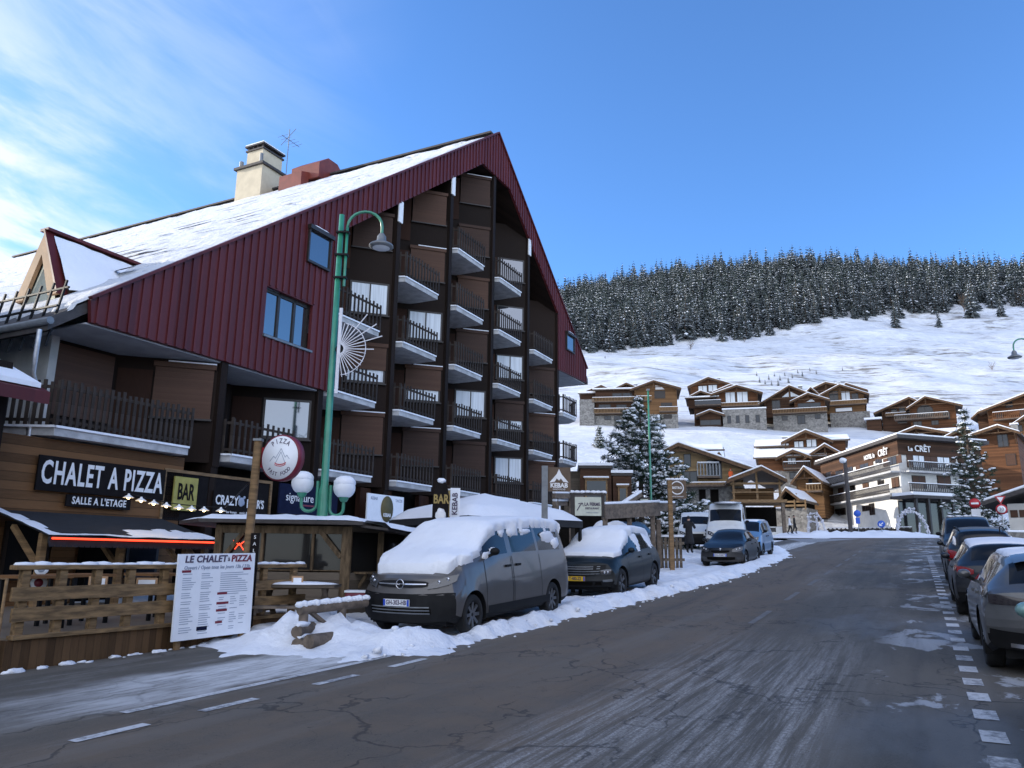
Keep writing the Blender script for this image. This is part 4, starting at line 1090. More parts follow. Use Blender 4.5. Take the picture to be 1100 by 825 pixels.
# right side, parallel to the street
b = MB(); b.prism([(KW,0,0),(KW,0,.95),(kx(KD),KD,.95),(kx(KD),KD,0)], (-.06,.03,0)); b.prism([(KW,0,1.75),(KW,0,HR),(kx(KD),KD,HR),(kx(KD),KD,1.75)], (-.06,.03,0)); b.build('side_boarding', M['wood_grey'], kk_)
b = MB(); b.prism([(KW-.12,0.05,.95),(KW-.12,.05,1.75),(kx(KD)-.12,KD,1.75),(kx(KD)-.12,KD,.95)], (-.02,.01,0)); b.build('pane', M['plastic_sheet'], kk_)
for y in (.85,1.7,2.5):
    b = MB(); b.bar((kx(y),y,0),(kx(y),y,HR),.12); b.build('post', M['kiosk_timber'], kk_)
b = MB(); b.prism([(KW+.02,.15,.93),(KW+.32,.0,.93),(kx(1.3)+.3,1.15,.93),(kx(1.3),1.3,.93)], (0,0,.04)); b.bar((KW+.05,.3,.55),(KW+.30,.2,.92),.06); b.build('counter_shelf', M['kiosk_timber'], kk_)
b = MB(); b.prism([(0,KD,0),(kx(KD),KD,0),(kx(KD),KD,HR),(0,KD,HR)],(0,-.05,0)); b.prism([(0,0,0),(0,KD,0),(0,KD,HR),(0,0,HR)],(.05,0,0)); b.build('rear_wall', M['black_void'], kk_)
rp = [(-.25,-.30),(KW+.25,-.30),(kx(KD)+.4,KD+.3),(-.6,KD+.3),(-1.0,.6)]
def rz_(x,y): return HR - (y-0)*.02 - max(0,(x-KW))*.10
b = MB(); b.prism([(x,y,rz_(x,y)) for x,y in rp],(0,0,.07)); ro = b.build('roof', M['roof_dark'], kk_)
b = MB(); b.prism([(KW+.2,-.2,HR-.06),(kx(KD)+.35,KD+.2,HR-.32),(kx(KD)+.9,KD+.0,HR-.36),(KW+.75,-.25,HR-.12)],(0,0,.05)); b.build('canopy', M['roof_dark'], kk_)
b = MB(); cx_, cy_ = 1.3, 1.2; G_ = []
def inside_grid(poly, nu=26, nv=8):
    # bilinear over the five sided outline: rows from the outline to its centre
    per = []; k = len(poly)
    for i in range(k):
        p, q = Vector(poly[i]), Vector(poly[(i+1)%k]); m_ = max(3,int((q-p).length/.16))
        for j in range(m_): per.append(p.lerp(q,j/m_))
    return per
per = inside_grid([(x,y) for x,y in rp]); c0 = Vector((1.2,1.2)); G_ = []
for r_ in range(9):
    q = (r_/8); row = []
    for p in per+[per[0]]:
        pt = c0 + (p-c0)*(1-q); n = noise.noise((pt.x*1.3,pt.y*1.3,2)); n2 = noise.noise((pt.x*5,pt.y*5,2))
        if r_ == 0: pt = pt*1.0; row.append((pt.x+.05*n2,pt.y+.05*n2,rz_(pt.x,pt.y)+.065))
        else: row.append((pt.x,pt.y,rz_(pt.x,pt.y)+.07+.10+.05*n+.03*n2 - (.03 if r_==1 else 0)))
    G_.append(row)
b.grid(G_,0,True); b.build('snow_cover', M['snow'], ro)
b = MB(); G_ = []
for i in range(18):
    q = i/17; row = []
    for j in range(6):
        w = j/5; x = (KW+.2)*(1-q)+(kx(KD)+.3)*q + w*.62; y = -.25+(KD+.45)*q - w*.1
        n = noise.noise((x*3,y*3,8)); row.append((x,y,(HR-.02)*(1-q)+(HR-.26)*q - w*.06 + (.10+.05*n)*(1 if 0<j<5 else .1)))
    G_.append(row)
b.grid(G_,0,True); b.build('snow_cover', M['snow'], ro)

# picnic table in front of the kiosk
def picnic(name, label, px, py, t, L=1.5):
    p = at(px,py,t); o = thing(name, label, 'picnic table', (p.x,p.y,.26), rad(2))
    b = MB(); b.box(-L/2,L/2,-.36,.36,.76,.81); b.build('table_top', M['wood_grey'], o)
    b = MB(); b.blob((0,0,.815),(L/2,.37,.045),0,20,6,3,.03); b.build('snow_cover', M['snow'], o)
    for s_ in (-1,1):
        b = MB(); b.box(-L/2,L/2,s_*.68-.12,s_*.68+.12,.43,.47); b.build('bench', M['log'], o)
        b = MB(); x = s_*(L/2-.25); b.bar((x,-.62,.0),(x,.25,.76),.09,.05); b.bar((x+.05,.62,0),(x+.05,-.25,.76),.09,.05); b.bar((x+.025,-.75,.4),(x+.025,.75,.4),.05,.09); b.build('leg', M['log'], o)
    return o
picnic('picnic_table', 'picnic table with snow dusted top before the kiosk', 318, 632, 13.9)
card('menu_card', 'small pale card holder standing on the picnic table', 319, 630, 13.7, .2, .18)
tb = MB(); tb.box(-.3,4.6,-.06,.0,-.1,.34); p = RP(10.6,-11.2); 
o = tb.build('low_plank_edge', M['skirt'], None, (p.x,p.y,.15), ROT_ROAD); tag(o, 'low brown plank edge along the ground before the kiosk', 'plank edge')

# log barrier with snow before the van
lb = thing('log_barrier', 'log rail barrier buried in snow in front of the silver van', 'barrier', (0,0,0))
a_, c_ = at(322,655,11.9), at(393,647,13.0); gz = zroad(9.7)
b = MB(); b.tube([a_,c_],[.085,.08],10); b.build('top_log', M['log'], lb)
b = MB(); P_ = []
for i in range(19):
    q = i/18; p = a_.lerp(c_,q); P_.append(p+Vector((0,0,.075)))
for i, p in enumerate(P_): b.blob(p,(.085,.095,.05+.012*math.sin(i*2.1)),0,8,4,i,.12)
b.build('snow_cap', M['snow'], lb)
for q in (.06,.62):
    p = a_.lerp(c_,q); b = MB(); b.tube([(p.x,p.y,gz-.1),(p.x,p.y,p.z)],.075,8); b.build('post', M['log'], lb)
b = MB(); p, q = a_.lerp(c_,.12), a_.lerp(c_,.58); b.bar((p.x,p.y,p.z-.02),(q.x,q.y,gz+.15),.09,.05); b.build('brace', M['log'], lb)
a2, c2 = at(331,693,11.4), at(380,690,12.3)
b = MB(); b.tube([Vector((a2.x,a2.y,gz+.13)),Vector((c2.x,c2.y,gz+.13))],.11,10); b.build('ground_log', M['log'], lb)
for k, (px, dz, r_) in enumerate(((322,.08,.10),(336,.07,.10),(320,.26,.09))):
    p = at(px,690,11.6); b = MB(); b.tube([Vector((p.x,p.y-.12,gz+dz)),Vector((p.x+.08,p.y+.5,gz+dz+.02))],r_,10); b.build('log_end', M['log'], lb)
    if k != 1:
        b = MB(); b.blob((p.x+.02,p.y+.12,gz+dz+r_),(.1,.25,.05)); b.build('snow_cap', M['snow'], lb)
p = at(383,641,14.2); rbx = thing('red_crate', 'small red box behind the snowy log barrier', 'box', (p.x,p.y,p.z-.12), 0)
b = MB(); b.box(-.19,.19,-.15,.15,0,.2); bevel(b.build('body', M['dark_red'], rbx), .03); b = MB(); b.box(-.2,.2,-.16,.16,.2,.235); b.build('lid', M['snow'], rbx)

# ------------------------------------------------------------------ green street lamp with globes, starburst light
lt = 16.3; lp = at(346,560,lt); lg = zroad(12.5)
lamp = thing('street_lamp', 'tall green street lamp with curved arm and two white globes', 'street lamp', (lp.x,lp.y,lg), 0)
ztop = aty(365,231,lp.y).z - lg
b = MB(); b.lathe([(.16,0),(.16,.25),(.13,.4),(.115,2.6),(.085,2.75),(.058,ztop),(0,ztop)], 16); b.build('pole', M['green_metal'], lamp)
ax = .15
b = MB(); za = ztop-1.75; R_ = .40; path = [(ax,-.02,za),(ax,-.02,ztop-.3)]
for i in range(11):
    t = math.pi*i/10; path.append((ax+R_-R_*math.cos(t), -.02, ztop-.3+R_*.95*math.sin(t)))
path.append((ax+2*R_,-.02,ztop-.48)); b.tube(path,.033,10); b.build('arm', M['green_metal'], lamp)
b = MB(); hx, hz = ax+2*R_, ztop-.48; Tm = Matrix.Translation((hx,-.02,hz))
b.lathe([(.05,.02),(.10,-.05),(.11,-.16),(.17,-.2),(.27,-.26),(.28,-.3),(.22,-.33),(0,-.33)],20,0,Tm); hd = b.build('lamp_head', M['grey_metal'], lamp)
b = MB(); b.lathe([(.2,-.335),(.12,-.36),(0,-.365)],16,0,Tm); b.build('lens', M['globe'], hd)
for z in (za+.2,za+.75,za+1.3):
    b = MB(); b.bar((-.09,-.02,z),(ax+.05,-.02,z),.17,.04); b.build('clamp', M['black'], lamp)
for s_, gx, gy, dz in ((-1,-.47,.0,0),(1,.43,.0,-.1)):
    gzc = aty(345+s_*23,519 if s_<0 else 524,lp.y).z - lg
    b = MB(); path = []
    for i in range(9):
        t = math.pi*i/8; xx = s_*.14 + s_*(abs(gx)-.14)*(1-math.cos(t))/2; path.append((xx,0,gzc-.45-.14*math.sin(t)))
    b.tube([(s_*.14,0,gzc+.05)]+path+[(gx,0,gzc-.2)],.035,8); b.lathe([(.06,-.3),(.10,-.24),(.11,-.19),(.05,-.18)],14,0,Matrix.Translation((gx,0,gzc))); b.build('globe_arm', M['green_metal'], lamp)
    b = MB(); pr = [(0,-.21),(.12,-.20)]+[(.235*math.cos(a),.235*math.sin(a)) for a in np.linspace(-.9,1.57,12)]; b.lathe([(max(0,r_),z) for r_,z in pr],20,0,Matrix.Translation((gx,0,gzc))); gl = b.build('globe', M['globe'], lamp)
    b = MB(); b.blob((gx,0,gzc+.11),(.235,.235,.15),0,16,7,int(gx*100),.04); b.build('snow_cap', M['snow'], gl)
st = thing('starburst_light', 'half sunburst of frosted light tubes hung on the green lamp', 'light decoration', aty(361,375,lp.y-.12), 0)
b = MB(); b.bar((.06,0,-1.0),(.06,0,.95),.07,.04); b.build('backbone', M['led_wire'], st)
rr = random.Random(2)
b = MB()
for i in range(19):
    a = rad(-80 + 160*i/18); L_ = .55+.10*rr.random()
    if i in (9,11,13,15): L_ = 1.0 if i != 9 else .78
    b.bar((.06+.11*math.cos(a),-.03,.11*math.sin(a)),(.06+L_*math.cos(a),-.03,L_*math.sin(a)),.02 if i%2 else .014,.014,up=(0,1,0))
b.build('ray', M['led_wire'], st)
b = MB()
for r_ in (.6,):
    b.tube([(.06+r_*math.cos(rad(a)),-.03,r_*math.sin(rad(a))) for a in range(-82,83,8)],.011,5)
b.build('rim', M['led_wire'], st)
b = MB(); b.lathe([(0,-.05),(.1,-.05),(.1,.0),(0,.0)],16,0,Matrix.Translation((.08,0,0))@Mx); b.build('hub', M['black'], st)

# ------------------------------------------------------------------ BAR totem, kebab pole sign, snowy gazebo
p = at(473,560,16.8); tt = thing('bar_totem', 'dark snowboard shaped totem reading BAR beside the kiosk', 'sign', (p.x,p.y,.4), rad(8))
zb_, zt_ = at(473,566,16.8).z-.4, at(474,515,16.8).z-.4
out = [(-.18,zb_-.4),(.17,zb_-.4),(.18,zt_-.35),(.12,zt_-.08),(0,zt_),(-.11,zt_-.08),(-.18,zt_-.35)]
b = MB(); b.prism([(x,0,z) for x,z in out],(0,.05,0)); b.bar((0,.08,0),(0,.08,zt_-.5),.07); b.build('board', M['sign_black'], tt)
text('lettering', 'BAR', M['gold'], tt, (0,-.006,zt_-.42), .27, .68, bold=.008)
b = MB(); b.blob((0,-.01,zt_-.75),(.12,.012,.14),0,9,5,2,.25); b.blob((.02,-.01,zt_-.95),(.15,.012,.08),0,9,5,4,.3); b.build('emblem', M['white_paint'], tt)
b = MB(); b.blob((0,.02,zt_-.01),(.10,.06,.06)); b.build('snow_cap', M['snow'], tt)
p = at(484,560,17.4); vs_ = thing('vertical_sign', 'narrow white vertical KEBAB sign on a yellowish post', 'sign', (p.x,p.y,.4), rad(10))
zc_ = at(487,541,17.4).z-.4
b = MB(); b.bar((-.06,.03,0),(-.06,.03,zc_+.3),.06); b.build('post', M['gold'], vs_)
b = MB(); b.box(-.02,.20,-.01,.02,zc_-.34,zc_+.36); b.build('board', M['board_white'], vs_)
text('lettering', 'KEBAB', M['print_dark'], vs_, (.09,-.014,zc_), .17, 1.0, rot=(rad(90),rad(-90),0), bold=.004)
def pole_sign(name, label, px, py, t, ytop):
    p = at(px,py,t); u_ = uv(p)[0]; g_ = zroad(u_); zt = at(px,ytop,t).z - g_
    o = thing(name, label, 'sign', (p.x,p.y,g_), rad(0)); return o, zt, t/F
o, zt, k = pole_sign('kebab_pole_sign', 'square brown KEBAB sign with white mountain on grey pole', 585, 560, 19.0, 499)
b = MB(); b.bar((0,0,0),(0,0,zt),.15); b.build('pole', M['grey_metal'], o)
cz = at(600,514,19).z - o.location.z; cx_ = 15.5*k
b = MB(); b.box(cx_-.29,cx_+.29,-.02,.03,cz-.30,cz+.30); b.build('board', M['sign_brown'], o)
mountain(o, (cx_,cz-.08), .48, .34, M['white_paint'], -.024)
text('lettering', 'KEBAB', M['white_paint'], o, (cx_,-.024,cz-.155), .155, .95, bold=.006); text('lettering', 'SANDWICHS', M['white_paint'], o, (cx_,-.024,cz-.25), .06, .9)
o, zt, k = pole_sign('farm_sign', 'cream LA FERME sign with snow on a dark post frame', 632, 600, 21.0, 533)
cz = at(632,543,21).z - o.location.z
b = MB(); b.bar((-.42,.02,0),(-.42,.02,cz+.34),.11); b.bar((.42,.02,cz-.3),(.42,.02,cz+.32),.08); b.bar((-.5,.02,cz+.33),(.5,.02,cz+.33),.12,.07); b.build('post_frame', M['frame_dark'], o)
b = MB(); b.box(-.36,.37,-.03,.01,cz-.26,cz+.25); b.build('board', M['cream'], o)
text('lettering', 'LA FERME', M['print_dark'], o, (.12,-.034,cz+.05), .125, .82, bold=.004); text('lettering', 'RESTAURANT', M['print_dark'], o, (.12,-.034,cz-.06), .07, .9, bold=.002); text('lettering', 'cuisine de montagne', M['print_grey'], o, (.12,-.034,cz-.17), .045, .9)
b = MB(); b.tube([(-.30,-.034,cz-.12),(-.22,-.034,cz+.02),(-.15,-.034,cz+.08),(-.13,-.034,cz)],.012,5); b.tube([(-.27,-.034,cz+.06),(-.15,-.034,cz+.09)],.01,5); b.build('emblem', M['print_dark'], o)
b = MB(); 
for i in range(7): b.blob((-.45+.15*i,.02,cz+.39),(.1,.08,.05),0,8,4,i,.15)
b.build('snow_cap', M['snow'], o)
o, zt, k = pole_sign('round_logo_sign', 'brown square sign with white ring emblem on a wooden post', 722, 580, 28.0, 515)
cz = at(729,524,28).z - o.location.z
b = MB(); b.bar((-.02,.03,0),(-.02,.03,zt),.15); b.build('post', M['timber'], o)
b = MB(); b.box(-.12,.58,-.03,.02,cz-.36,cz+.33); b.build('board', M['sign_brown'], o)
b = MB(); b.lathe([(.25,0),(.25,.008),(.21,.008),(.21,0)],28,0,Matrix.Translation((.24,-.033,cz+.03))@Mx); b.build('ring', M['white_paint'], o)
text('lettering', 'BISTRO', M['white_paint'], o, (.24,-.036,cz+.03), .12, .9, bold=.003); text('lettering', 'BAR RESTAURANT', M['white_paint'], o, (.24,-.036,cz-.29), .06, .9)
b = MB()
for i in range(5): b.blob((-.08+.16*i,.0,cz+.35),(.11,.07,.05),0,8,4,i,.15)
b.build('snow_cap', M['snow'], o)
# gazebo
gp = at(527,575,20.0); gz_ = at(527,558,20).z
gb = thing('snowy_gazebo', 'square gazebo with thick snow on its canopy behind the silver van', 'gazebo', (gp.x-.2,gp.y+1.0,zroad(16)), rad(38))
w = 1.9; e = gz_ - zroad(16); hp = .62
b = MB()
cs = [(-w,-w),(w,-w),(w,w),(-w,w)]
for i in range(4):
    p, q = cs[i], cs[(i+1)%4]; b._add([(p[0],p[1],e),(q[0],q[1],e),(0,0,e+hp)],[(0,1,2)]); b._add([(p[0],p[1],e-.16),(q[0],q[1],e-.16),(q[0],q[1],e),(p[0],p[1],e)],[(0,1,2,3)])
b.build('canopy', M['canvas_black'], gb)
b = MB(); G_ = []
N_ = 20
for i in range(N_+1):
    row = []
    for j in range(N_+1):
        x = -w+2*w*i/N_; y = -w+2*w*j/N_; r_ = max(abs(x),abs(y))/w; ed = min(1,(1-r_)*5)
        row.append((x,y,e+.02+hp*(1-r_)**.85+ed*(.12+.05*noise.noise((x,y,1)))-.06*(1-abs(abs(x)-abs(y))/w)*0))
    G_.append(row)
b.grid(G_,0,True,True); b.build('snow_cover', M['snow'], gb)
for c in cs:
    b = MB(); b.bar((c[0]*.97,c[1]*.97,0),(c[0]*.97,c[1]*.97,e),.07); b.build('pole', M['black'], gb)

# ------------------------------------------------------------------ low timber restaurant with two bays at the end of the apartment building
LT = 44.0; q0 = at(602,560,LT); ls = LT/F
lf = thing('timber_restaurant', 'low dark timber restaurant with two snowy roofed bays', 'restaurant', (q0.x,q0.y,0), rad(-4))
def zz(y): return at(640,y,LT).z
def xx(x): return (x-602)*ls*1.01
b = MB(); b.box(0,xx(680),.6,5,.5,zz(534)); b.box(xx(606),xx(623),.1,1.0,.5,zz(505)); b.build('wall', M['wood_grey'], lf)
for (x0,x1,yt,yb,name) in ((623,656,500,560,'bay'),(657.5,677,508,560,'bay')):
    b = MB(); b.box(xx(x0),xx(x1),-.5,4,zz(yb),zz(yt)); o = b.build('bay', M['wood_brown'], lf)
    b = MB(); b.box(xx(x0)-.1,xx(x1)+.1,-.62,4.1,zz(yt),zz(yt)+.16); b.build('snow_cap', M['snow'], o)
    b = MB(); b.box(xx(x0)-.08,xx(x1)+.08,-.58,4.05,zz(yt)-.16,zz(yt)-.004); b.build('fascia', M['frame_dark'], o)
    wx0, wx1 = xx(x0+7), xx(x1-6)
    b = MB(); b.box(wx0-.1,wx1+.1,-.56,-.5,zz(542),zz(yt+15)); b.box(wx0-.16,wx1+.16,-.66,-.5,zz(yt+15),zz(yt+15)+.08); f = b.build('window', M['timber'], o)
    b = MB(); b.box(wx0,wx1,-.58,-.565,zz(541),zz(yt+17)); b.build('pane', M['pane_dark'], f)
    b = MB(); b.box(wx0-.18,wx1+.18,-.68,-.5,zz(yt+15)+.08,zz(yt+15)+.16); b.build('snow_strip', M['snow'], f)
# terrace frame of beams with snow
TT = 27.0
tf = thing('beam_terrace', 'terrace frame of heavy snowy beams behind the dark snowed car', 'terrace', (0,0,0))
def beam(p, q, w, h, snow=True, name='beam', m='log'):
    b = MB(); b.bar(p,q,w,h); o = b.build(name, M[m], tf)
    if snow:
        b = MB(); p=Vector(p); q=Vector(q); k = max(3,int((q-p).length/.3))
        b.bar(p+Vector((0,0,h/2+.05)), q+Vector((0,0,h/2+.05)), w*1.05, .09); bevel(b.build('snow_cap', M['snow'], o), .03)
g0 = zroad(24)
beam(at(648,550,TT), at(707,547,TT+2), .2, .5); beam(at(595,533,TT-1), at(625,533,TT), .16, .16); beam(at(595,541,TT-1), at(615,541,TT), .14, .14); beam(at(702,545,TT+2), at(724,545,TT+3), .16, .3)
beam(at(662,548,TT+1), at(688,531,TT+2), .18, .14)
for (px, yt, t) in ((597,528,TT-1),(614,534,TT-.5),(650,545,TT),(676,545,TT+1),(701,538,TT+1.7),(707,558,TT+2)):
    p = at(px,560,t); g_ = zroad(uv(p)[0]); zt = at(px,yt,t).z; beam((p.x,p.y,g_),(p.x,p.y,zt),.16,.16,False,'post')
p = at(650,560,TT+4); b = MB(); b.box(-3.2,1.2,0,.1,.8,at(650,552,TT+4).z); b.build('back_wall', M['black_void'], tf, (p.x,p.y,0), rad(-6))
p = at(697,555,TT+2.4); g_ = zroad(uv(p)[0])
pk = thing('picket_fence', 'short weathered picket fence right of the terrace beams', 'fence', (p.x,p.y,g_), rad(-25))
b = MB()
for i in range(9): b.box(i*.14,i*.14+.1,0,.04,.1,1.25+.04*math.sin(i*2))
b.box(0,1.3,.04,.08,.4,.5); b.box(0,1.3,.04,.08,1.0,1.1); b.build('boards', M['wood_grey'], pk)
b = MB(); b.box(-.02,1.3,-.04,.1,1.28,1.36); b.build('snow_cap', M['snow'], pk)
p = at(692,537,TT+2); sg = thing('menu_case', 'small pale notice case at the top of the terrace steps', 'notice', (p.x,p.y,p.z-.25), 0)
b = MB(); b.box(-.22,.22,0,.06,-.2,.35); b.build('case', M['frame_dark'], sg); b = MB(); b.box(-.15,.15,-.01,-.001,-.13,.28); b.build('card', M['cream'], sg)
# ------------------------------------------------------------------ vehicles: one lofted shell per kind, cut for arches, with its fittings as parts
def pchip(xs, ys):
    n = len(xs); h = [xs[i+1]-xs[i] for i in range(n-1)]; d = [(ys[i+1]-ys[i])/h[i] for i in range(n-1)]; m = [0]*n
    m[0], m[-1] = d[0], d[-1]
    for i in range(1,n-1):
        if d[i-1]*d[i] > 0:
            w1, w2 = 2*h[i]+h[i-1], h[i]+2*h[i-1]; m[i] = (w1+w2)/(w1/d[i-1]+w2/d[i])
    def f(x):
        x = min(max(x, xs[0]), xs[-1]); i = 0
        while i < n-2 and x > xs[i+1]: i += 1
        t = (x-xs[i])/h[i]
        return (2*t**3-3*t**2+1)*ys[i]+(t**3-2*t**2+t)*h[i]*m[i]+(-2*t**3+3*t**2)*ys[i+1]+(t**3-t**2)*h[i]*m[i+1]
    return f
class Car:
    SS = [0,.4,.8,1,1.25,1.5,1.75,2,2.25,2.5,2.75,3,3.12,3.5,3.88,4,4.14,4.5,5,5.5,6]
    def __init__(s, sp):
        s.sp = sp; K = sp['keys']; xs = [k[0] for k in K]; s.L = xs[-1]
        # key: x, zb, wb, zm, w, zs, ws, zr, wr
        s.fn = [pchip(xs, [k[i] for k in K]) for i in range(1,9)]
    def ring(s, x):
        zb, wb, zm, w, zs, ws, zr, wr = [f(x) for f in s.fn]
        dr = min(.09, (zr-zs)*.35)
        return [(wb,zb),(w-.015,zb+.10),(w,zm),(ws,zs),(wr,zr-dr),(wr*.66,zr-dr*.22),(0,zr)]
    def S(s, x, t):
        """surface point; x from the nose, t in -6..6 over the section (0 = roof centre)"""
        q = 6-abs(t); sg = -1 if t < 0 else 1
        R = s.ring(x); i = min(5, int(q)); f = q-i
        P = lambda k: R[k] if 0 <= k <= 6 else ((-R[5][0],R[5][1]) if k == 7 else (R[0][0]-.05,R[0][1]))
        p0,p1,p2,p3 = P(i-1),P(i),P(i+1),P(i+2); out = []
        for c in (0,1):
            cat = .5*((2*p1[c])+(-p0[c]+p2[c])*f+(2*p0[c]-5*p1[c]+4*p2[c]-p3[c])*f*f+(-p0[c]+3*p1[c]-3*p2[c]+p3[c])*f**3)
            lin = p1[c]*(1-f)+p2[c]*f; k = .75 if q >= 4 or q < 3 else .35
            out.append(lin*(1-k)+cat*k)
        y, z = max(0,out[0]), out[1]; w = s.fn[3](x)
        X = x; yn = min(1.1, y/max(w,.1))
        if x < .9: X += s.sp.get('bowf',.28)*yn**2.6*(1-x/.9)
        if x < .6: X += s.rk(z, s.sp.get('rakef'))*(1-x/.6)
        if s.L-x < .8: X -= s.sp.get('bowr',.16)*yn**2.8*(1-(s.L-x)/.8)
        if s.L-x < .4: X -= s.rk(z, s.sp.get('raker'))*(1-(s.L-x)/.4)
        return Vector((s.L/2-X, sg*y, z))
    def rk(s, z, tab):
        return float(np.interp(z, [p[0] for p in tab], [p[1] for p in tab])) if tab else 0.0
    def nrm(s, x, t):
        e = .02; a = s.S(min(s.L,x+e), t)-s.S(max(0,x-e), t); b = s.S(x, min(6,t+e))-s.S(x, max(-6,t-e))
        n = b.cross(a); 
        if n.length < 1e-9: return Vector((0,0,1))
        n.normalize(); c = s.S(x,t); o = Vector((0,0,.7)); 
        return n if n.dot(c-Vector((c.x,0,.6))) >= 0 else -n
    def cap(s, y, z, front=True, off=0.0):
        """point on the nose or tail for a given y, z"""
        x = 0.0 if front else s.L; R = s.ring(x)
        best = None
        lo, hi = 0.0, 6.0
        for _ in range(24):
            m = (lo+hi)/2
            if s.S(x, 6-m).z < z: lo = m
            else: hi = m
        p = s.S(x, 6-lo); w = max(.05, p.y); yn = min(1.1,abs(y)/max(s.fn[3](x),.1))
        X = s.sp.get('bowf',.28)*yn**2.6 + s.rk(z, s.sp.get('rakef')) if front else 0
        if front: return Vector((s.L/2-X+off, y, z))
        X = s.sp.get('bowr',.16)*yn**2.8 + s.rk(z, s.sp.get('raker'))
        return Vector((-s.L/2+X-off, y, z))
    def build(s, name, label, cat='car', group=None):
        sp = s.sp; r = thing(name, label, cat, (0,0,0), 0, group); s.r = r
        L = s.L; xs = sorted(set([round(x,3) for x in list(np.arange(0,L,.055))+[L]+[e for a in sp['win'] for e in a]+list(sp['ws'])+list(sp['rw'])]))
        xs = [x for i,x in enumerate(xs) if i == 0 or x-xs[i-1] > .008]
        ts = [-6+q for q in s.SS] + [6-q for q in s.SS[::-1][1:]]
        V = [[s.S(x,t) for t in ts] for x in xs]; nt_ = len(ts)
        def kind(xm, tm):
            q = 6-abs(tm)
            for w_,(a,b) in enumerate(sp['win']):
                if a < xm < b and 3.12 < q < 3.88: return ('side',w_,1 if tm > 0 else -1)
            if sp['ws'][0] < xm < sp['ws'][1] and q > 4.14: return 'front'
            if sp['rw'][0] < xm < sp['rw'][1] and q > 4.14: return 'rear'
            return 'body'
        wheels = sp['wheels']; ra = sp['rw_']+.07; rw = sp['rw_']; zc = rw
        dele = set(); mats = {}
        for i in range(len(xs)-1):
            for j in range(nt_-1):
                xm, tm = (xs[i]+xs[i+1])/2, (ts[j]+ts[j+1])/2; q = 6-abs(tm)
                c = (V[i][j]+V[i+1][j]+V[i+1][j+1]+V[i][j+1])/4
                if q < 2.9:
                    for xw in wheels:
                        if (c.x-(L/2-xw))**2+(c.z-zc)**2 < ra*ra: dele.add((i,j))
        for (i,j) in list(dele):
            for di,dj in ((0,0),(1,0),(1,1),(0,1)):
                a,b_ = i+di,j+dj; around = [(a-1,b_-1),(a-1,b_),(a,b_-1),(a,b_)]
                if any(q not in dele for q in around):
                    p = V[a][b_]; xw = min(wheels, key=lambda w: abs(L/2-w-p.x)); d = Vector((p.x-(L/2-xw),0,p.z-zc))
                    if d.length > .05 and 0<b_<nt_-1:
                        d = d.normalized()*ra; V[a][b_] = Vector((L/2-xw+d.x,p.y,zc+d.z))
        groups = {'body':MB(),'front':MB(),'rear':MB()}
        for w_ in range(len(sp['win'])):
            for g_ in (-1,1): groups[('side',w_,g_)] = MB()
        idx = {k:{} for k in groups}
        clad = sp.get('clad', .8)
        for i in range(len(xs)-1):
            for j in range(nt_-1):
                if (i,j) in dele: continue
                k = kind((xs[i]+xs[i+1])/2,(ts[j]+ts[j+1])/2); B = groups[k]; I = idx[k]; f = []
                for a,b_ in ((i,j),(i,j+1),(i+1,j+1),(i+1,j)):
                    if (a,b_) not in I: I[(a,b_)] = len(B.v); B.v.append(tuple(V[a][b_]))
                    f.append(I[(a,b_)])
                q = 6-abs((ts[j]+ts[j+1])/2)
                B.f.append(tuple(f)); B.m.append(1 if q < clad else 0); B.sm.append(True)
        B = groups['body']
        # nose and tail
        for fr in (True, False):
            x = 0.0 if fr else L; G_ = []
            for q in s.SS:
                p = s.S(x, 6-q); row = []
                for c in range(-6,7): row.append(s.cap(p.y*c/6, p.z, fr))
                G_.append(row)
            zsp = sp['fb'] if fr else sp['rb']
            for a in range(len(G_)-1):
                zmid = (G_[a][6].z+G_[a+1][6].z)/2; B.grid([G_[a],G_[a+1]], 1 if zmid < zsp else 0, True, not fr)
        B.box(-L/2+.3,L/2-.35,-s.fn[3](L/2)+.22,s.fn[3](L/2)-.22,.2,.62,1)
        for xw in wheels:
            w = s.fn[3](xw)
            for sg in (-1,1):
                arc = [[(L/2-xw+ra*math.cos(t), sg*yy, zc+ra*math.sin(t)) for yy in (w-.012,w-.45)] for t in np.linspace(-.35,math.pi+.35,18)]
                B.grid(arc,1,True,sg>0)
        s.body = B.build('body', [sp['paint'], M['black']], r)
        for k in groups:
            if k == 'body': continue
            nm = {'front':'windscreen','rear':'rear_window'}.get(k,'side_window')
            if groups[k].f: groups[k].build(nm, M['car_glass'], r)
        # wheels
        for xw in wheels:
            w = s.fn[3](xw)
            for sg in (-1,1):
                T = Matrix.Translation((L/2-xw, sg*(w-.13), rw)) @ Matrix.Rotation(rad(-90)*sg,4,'X')
                b = MB(); b.lathe([(rw*.62,-.1),(rw*.92,-.105),(rw,-.07),(rw,.07),(rw*.92,.105),(rw*.66,.10),(rw*.62,.06)],28,0,T); wo_ = b.build('wheel', M['rubber'], r)
                b = MB(); b.lathe([(0,.07),(rw*.14,.075),(rw*.15,.03),(rw*.60,.035),(rw*.64,.095),(rw*.66,.095)],28,1,T)
                for a in range(sp.get('spokes',5)*2 if sp.get('twin') else sp.get('spokes',5)):
                    n_ = sp.get('spokes',5); t = 2*math.pi*(a//2)/n_ + (.14 if a%2 else -.14) if sp.get('twin') else 2*math.pi*a/n_
                    c, s_ = math.cos(t), math.sin(t); b.bar(T@Vector((rw*.1*c,rw*.1*s_,.06)),T@Vector((rw*.62*c,rw*.62*s_,.075)),rw*.16 if not sp.get('twin') else rw*.1,.03,up=T.to_3x3()@Vector((0,0,1)))
                b.build('rim', [sp.get('rim',M['alloy']), M['black']], wo_)
        # mirrors, handles, seams
        mx = sp['mirror']
